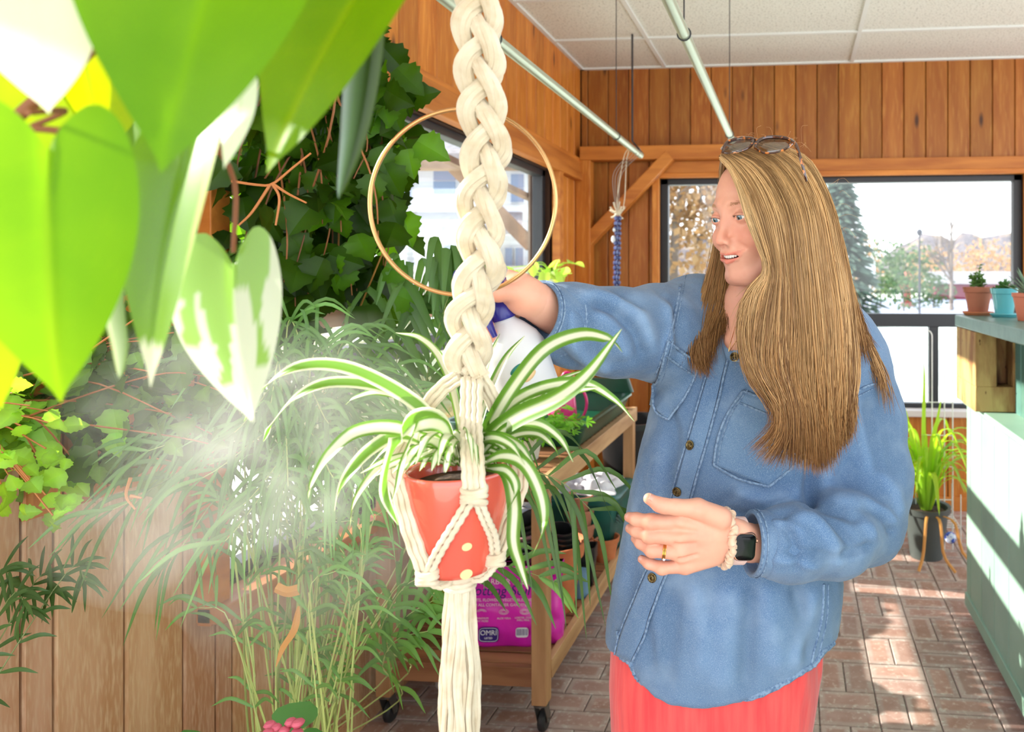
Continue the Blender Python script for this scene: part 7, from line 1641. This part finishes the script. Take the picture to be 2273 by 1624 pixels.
# flyaways
m = MB(); r = np.random.default_rng(66)
for k in range(60):
    a = P(*[(1640+r.uniform(0, 150), 318+r.uniform(0, 40), 1.18), (1850+r.normal()*12, r.uniform(380, 700), 1.17), (1700+r.uniform(0, 80), 318+r.uniform(0, 20), 1.2)][k % 3]); d = nrm(np.array(Rv*(r.normal()+(.8 if k % 3 == 1 else 0))+Uv*(1 if k % 3 == 0 else .3*r.normal()-.2)+Fv*r.normal()*.4)); L = r.uniform(.01, .045)
    m.tube(spline([a, a+d*L*.6+Uv*.006, a+d*L+Rv*.008*r.normal()-Uv*.004], 8), .00016, 3, col=(1.2, 1.1, 1.0))
m.build('stray_hair', hairm, parent=WO, angle=180, kind='stuff')
# ================================================================ worn things
tort = M('tortoiseshell', srgb(62, 30, 18), .15, spec=.7, coat=.6, noise=[(110, srgb(196, 110, 40), .56, .64, 2)])
clearf = M('amber_clear_plastic', srgb(214, 150, 110), .15, spec=.7, coat=.5, alpha=.75)
lensm = glass_mat('sunglass_lens', (.62, .58, .54, 1), .16)
sg = P(1690, 330, 1.10); SG = thing('sunglasses', sg, 'tortoiseshell sunglasses pushed up on the woman\'s hair', 'sunglasses')
l1 = [(1603, 338, 1.098), (1608, 324, 1.104), (1618, 314, 1.112), (1642, 307, 1.118), (1668, 308, 1.112), (1673, 314, 1.106), (1664, 326, 1.095), (1645, 335, 1.089), (1622, 340, 1.091)]
l2 = [(1676, 328, 1.086), (1681, 315, 1.096), (1700, 306, 1.102), (1728, 305, 1.098), (1752, 309, 1.088), (1758, 316, 1.080), (1744, 330, 1.071), (1722, 338, 1.068), (1695, 339, 1.072)]
for L_, nme in ((l1, 'a'), (l2, 'b')):
    q = np.array([P(*a) for a in L_]); loop = spline(np.vstack([q, q[:1]]), 48)[:-1]; m = MB(); topw = np.clip((loop[:, 2]-loop[:, 2].min())/np.ptp(loop[:, 2]), 0, 1)
    m.tube(loop, .0015+.0018*topw, 8, closed=True); m.build('rim', tort, parent=SG)
    m = MB(); c = loop.mean(0); m.add(np.vstack([loop, [c+(-Fv)*.001]]), [(i, (i+1) % 47, 47) for i in range(47)]); m.build('lens', lensm, parent=SG, solid=.0012)
m = MB(); m.tube(spline([P(1668, 314, 1.109), P(1676, 309, 1.107), P(1684, 314, 1.096)], 8), .0022, 8); m.build('bridge', tort, parent=SG)
m = MB(); m.tube(spline([P(1752, 308, 1.086), P(1766, 320, 1.072), P(1775, 345, 1.066), (P(1786, 385, 1.066)), P(1790, 402, 1.072)], 20), np.linspace(.0036, .0022, 20), 8, flat=.6); m.build('temple', tort, parent=SG)
m = MB(); m.tube(spline([P(1603, 330, 1.100), P(1612, 322, 1.14), P(1630, 330, 1.19), P(1650, 350, 1.22)], 20), np.linspace(.003, .0018, 20), 8, flat=.6); m.build('temple', tort, parent=SG)
# watch
wax = nrm(WRl-P(1755, 1205, 1.118)); wcn = P(1635, 1199, 1.086); OUT = nrm(-Fv+.12*Uv); OUT = nrm(OUT-wax*(OUT@wax)); UPW = np.cross(wax, OUT); UPW = UPW if UPW[2] > 0 else -UPW
WT = thing('wristwatch', wcn, 'square black-faced smartwatch on a pale pink strap on her left wrist', 'watch')
pinkb = M('pale_pink_strap', srgb(240, 204, 194), .5); gold = M('rose_gold', srgb(214, 160, 136), .25, metal=.9); scr = M('black_glass', srgb(6, 6, 8), .12, spec=.25)
m = MB(); a = np.linspace(0, 2*PI, 64, endpoint=False); ca, sa = np.cos(a), np.sin(a)
rw, rd = .0335, .0300
ring = wcn+rw*sa[:, None]*UPW+rd*ca[:, None]*OUT; rings = []
for (x, e) in ((-.0105, -.0008), (-.0105, .0012), (.0105, .0012), (.0105, -.0008)): rings.append(ring+wax*x+(sa[:, None]*UPW+ca[:, None]*OUT)*e)
v = np.vstack(rings); n = 64; f = [(k*n+i, k*n+(i+1) % n, ((k+1) % 4)*n+(i+1) % n, ((k+1) % 4)*n+i) for k in range(4) for i in range(n)]; m.add(v, f); m.build('strap', pinkb, parent=WT)
def rbox(c, w, h, t, r_, name, mat, parent, dome=0):
    o = []; 
    for (cx, cy, a0) in ((w/2-r_, h/2-r_, 0), (-w/2+r_, h/2-r_, 90), (-w/2+r_, -h/2+r_, 180), (w/2-r_, -h/2+r_, 270)):
        for k in range(7): q = math.radians(a0+15*k); o.append((cx+r_*math.cos(q), cy+r_*math.sin(q)))
    o = np.array(o); m = MB(); R_ = [(.94, 0), (1, t*.25), (1, t*.7), (.93, t*.95), (.6, t*(1+dome)), (.05, t*(1+dome))]; loft(m, [c+(o[:, :1]*s)*(-wax)+(o[:, 1:]*s)*UPW+OUT*z for s, z in R_]); return m.build(name, mat, parent=parent, angle=50)
rbox(wcn+OUT*(rd-.001), .0345, .0405, .0095, .009, 'case', gold, WT); rbox(wcn+OUT*(rd+.0066), .0310, .0370, .0032, .008, 'screen', scr, WT, .1)
m = MB(); m.lathe([(0, 0), (.0032, 0), (.0032, .002), (0, .002)], wcn+OUT*(rd+.004)+wax*-.0170+UPW*.008, axis=-wax, n=16); m.build('crown', gold, parent=WT)
# scrunchie
sc = P(1611, 1194, 1.073); m = MB(); r = np.random.default_rng(7); a = np.linspace(0, 2*PI, 220, endpoint=False)
pth = sc+(.0385*np.sin(a))[:, None]*UPW+(.0300*np.cos(a))[:, None]*OUT+wax*(.0018*np.sin(a*9)+.0008*np.sin(a*23))[:, None]+(.0012*np.sin(a*17))[:, None]*OUT
m.tube(pth, .0058+.0010*np.sin(a*26+2*np.sin(a*5))+.0006*np.sin(a*61), 14, closed=True); m.build('scrunchie', M('champagne_satin', srgb(222, 186, 156), .35, sheen=.5, bump=(120, .4, .002)), label='gathered champagne satin hair scrunchie around her left wrist', cat='scrunchie')
# ring
rg = (LH['ring'][0][1]*.42+LH['ring'][0][2]*.58); rdn = nrm(LH['ring'][0][2]-LH['ring'][0][1]); X = nrm(np.cross(rdn, Uv)); Y = np.cross(rdn, X)
goldr = M('gold', srgb(232, 176, 84), .2, metal=1); RG = thing('finger_ring', rg, 'gold ring with a small stone on her left ring finger', 'ring')
for o_ in (-.0012, .0014):
    m = MB(); a = np.linspace(0, 2*PI, 40, endpoint=False); m.tube(rg+rdn*o_+.0113*(np.cos(a)[:, None]*X+np.sin(a)[:, None]*Y), .0011, 8, closed=True); m.build('band', goldr, parent=RG)
m = MB(); m.ball(rg-Fv*.0085-Uv*.0088, .0022, 8); m.build('stone', M('clear_stone', srgb(240, 240, 250), .05, spec=1, coat=1), parent=RG)
# necklace
m = MB(); m.tube(spline([P(1632, 725, 1.185), P(1622, 760, 1.160), P(1618, 780, 1.155), P(1632, 760, 1.16), P(1655, 730, 1.18)], 20), .0005, 5); m.build('necklace', goldr, label='fine gold chain at the woman\'s open collar', cat='necklace')
# ================================================================ spray bottle
wp = M('white_bottle_plastic', srgb(236, 236, 240), .35, spec=.5, transl=.25); bl = M('navy_plastic', srgb(34, 34, 128), .3, spec=.6)
n0 = P(1112, 695, 1.0); n1 = P(1178, 885, 1.02); axb = nrm(n0-n1); BL = np.linalg.norm(n0-n1)
SB = thing('spray_bottle', n1, 'white spray bottle with a navy trigger head, held over the spider plant', 'bottle')
m = MB(); m.lathe([(0, 0), (.042, 0), (.0445, .004), (.0445, .070), (.0435, .078), (.038, .092), (.026, .108), (.0185, .116), (.0165, .118), (.0165, BL), (0, BL)], n1-axb*.0, axis=axb, n=48); m.build('bottle_body', wp, parent=SB, angle=180)
m = MB(); m.lathe([(0, 0), (.0190, 0), (.0198, .002), (.0190, .018), (.015, .024), (0, .024)], n0-axb*.008, axis=axb, n=32); m.build('cap', bl, parent=SB)
hd = n0+axb*.018; lv = nrm(-Rv*1-.1*Fv+.15*Uv)
v, f = surfnet(lambda Q: smin(chain(Q, [hd, hd+axb*.015, hd+axb*.030], [.013, .012, .010], .008), smin(cone(Q, hd+axb*.028+lv*.030, hd+axb*.030-lv*.020, .0085, .009), cone(Q, P(1098, 645, .972), P(1112, 598, .960), .0090, .0085), .008), .008), hd-.12, hd+.12, .0028)
m = MB(); m.add(v, f); m.build('spray_head', bl, parent=SB)
m = MB(); m.tube(spline([P(1086, 668, .975), P(1078, 692, .964), P(1088, 722, .960), P(1099, 747, .962)], 16), np.linspace(.0062, .0035, 16), 10, flat=1.6); m.build('trigger', bl, parent=SB)
m = MB(); nz = hd+axb*.028+lv*.038; m.lathe([(0, 0), (.009, 0), (.009, .010), (.003, .011), (0, .011)], nz, axis=lv, n=20); m.build('nozzle', bl, parent=SB)
for k, (u, h_, cc, s) in enumerate(((.2, .055, (30, 120, 112), .006), (-.25, .030, (30, 120, 112), .007), (.55, .04, (240, 200, 150), .006), (-.6, .055, (110, 150, 150), .004))):
    X = nrm(np.cross(axb, -Fv)); o = nrm(-Fv+X*u); o = nrm(o-axb*(o@axb)); c = n1+axb*h_+o*.0447; x = nrm(np.cross(axb, o)); a = np.linspace(0, 2*PI, 20, endpoint=False); q = c+s*1.8*np.cos(a)[:, None]*nrm(x+axb*.5)+s*.7*np.sin(a)[:, None]*nrm(axb-x*.5)
    q = n1+axb*((q-n1)@axb)[:, None]+np.array([nrm(t) for t in (q-n1-axb*((q-n1)@axb)[:, None])])*.0449; m = MB(); m.add(np.vstack([q, [q.mean(0)+o*.0004]]), [(i, (i+1) % 20, 20) for i in range(20)]); m.build('printed_leaf', M('print_%d' % k, srgb(*cc), .4), parent=SB, solid=.0004)
# ================================================================ fine water mist drifting down-left from the nozzle
def mist_sdf(Q):
    a, b, c = P(1000, 700, .98), P(800, 860, 1.0), P(430, 1010, 1.0)
    d = chain(Q, [a, b, c], [.02, .10, .20], .05); d = smin(d, ell(Q, P(700, 1120, 1.02), (.18, .12, .22)), .06); return smin(d, ell(Q, P(680, 1300, 1.05), (.17, .10, .20)), .06)
v, f = surfnet(mist_sdf, P(430, 1010, 1.0)-[.35, .35, .62], P(1000, 640, 1.0)+[.15, .35, .12], .02)
mm = bpy.data.materials.new('water_mist'); mm.use_nodes = True; nt = mm.node_tree; N = nt.nodes; L = nt.links; N.remove(N['Principled BSDF'])
vs = N.new('ShaderNodeVolumeScatter'); vs.inputs['Color'].default_value = (1, 1, 1, 1); vs.inputs['Anisotropy'].default_value = .35
tc = N.new('ShaderNodeTexCoord'); n1_ = N.new('ShaderNodeTexNoise'); n1_.inputs['Scale'].default_value = 11; n1_.inputs['Detail'].default_value = 3; n1_.inputs['Distortion'].default_value = .6
L.new(tc.outputs['Object'], n1_.inputs['Vector']); mr_ = N.new('ShaderNodeMapRange'); mr_.inputs[1].default_value = .40; mr_.inputs[2].default_value = .72; mr_.inputs[3].default_value = .15; mr_.inputs[4].default_value = 5.0
L.new(n1_.outputs['Fac'], mr_.inputs[0]); sb = N.new('ShaderNodeVectorMath'); sb.operation = 'SUBTRACT'; sb.inputs[1].default_value = (.56, .5, .54); L.new(tc.outputs['Generated'], sb.inputs[0])
ln = N.new('ShaderNodeVectorMath'); ln.operation = 'LENGTH'; L.new(sb.outputs[0], ln.inputs[0]); fo_ = N.new('ShaderNodeMapRange'); fo_.interpolation_type = 'SMOOTHSTEP'; fo_.inputs[1].default_value = .60; fo_.inputs[2].default_value = .08; L.new(ln.outputs['Value'], fo_.inputs[0])
mu = N.new('ShaderNodeMath'); mu.operation = 'MULTIPLY'; L.new(mr_.outputs[0], mu.inputs[0]); L.new(fo_.outputs[0], mu.inputs[1]); L.new(mu.outputs[0], vs.inputs['Density']); L.new(vs.outputs[0], N['Material Output'].inputs['Volume'])
m = MB(); m.add(v, f); m.build('water_mist', mm, label='fine white water mist drifting over the palm from the spray bottle', cat='mist', kind='stuff')
scn.cycles.volume_step_rate = 3.0; scn.cycles.volume_max_steps = 48; scn.cycles.max_bounces = 8; scn.cycles.transparent_max_bounces = 10; scn.cycles.diffuse_bounces = 3; scn.cycles.glossy_bounces = 3; scn.cycles.volume_bounces = 1
scn.cycles.use_denoising = True; scn.cycles.use_adaptive_sampling = True; scn.cycles.adaptive_threshold = .015
# ================================================================ light
w = bpy.data.worlds.new('world'); scn.world = w; w.use_nodes = True
nt = w.node_tree; bg = nt.nodes['Background']
tcw = nt.nodes.new('ShaderNodeTexCoord'); sx = nt.nodes.new('ShaderNodeSeparateXYZ'); nt.links.new(tcw.outputs['Generated'], sx.inputs[0])
cr = nt.nodes.new('ShaderNodeValToRGB'); nt.links.new(sx.outputs['Z'], cr.inputs[0])
cr.color_ramp.elements[0].position = 0; cr.color_ramp.elements[0].color = (.93, .95, 1, 1)
cr.color_ramp.elements[1].position = .6; cr.color_ramp.elements[1].color = (.75, .86, 1, 1)
nt.links.new(cr.outputs[0], bg.inputs[0]); bg.inputs[1].default_value = 2.3
sun = bpy.data.lights.new('sun', 'SUN'); so = bpy.data.objects.new('sun', sun); COL.objects.link(so)
sd = Vector((1, -.08, -.42)); so.rotation_euler = sd.to_track_quat('-Z', 'Y').to_euler()
sun.energy = 9.0; sun.angle = math.radians(.6); sun.color = (1, .93, .82)
scn.view_settings.view_transform = 'Standard'; scn.view_settings.look = 'None'; scn.view_settings.gamma = 1
scn.view_settings.use_curve_mapping = False; scn.view_settings.exposure = .6
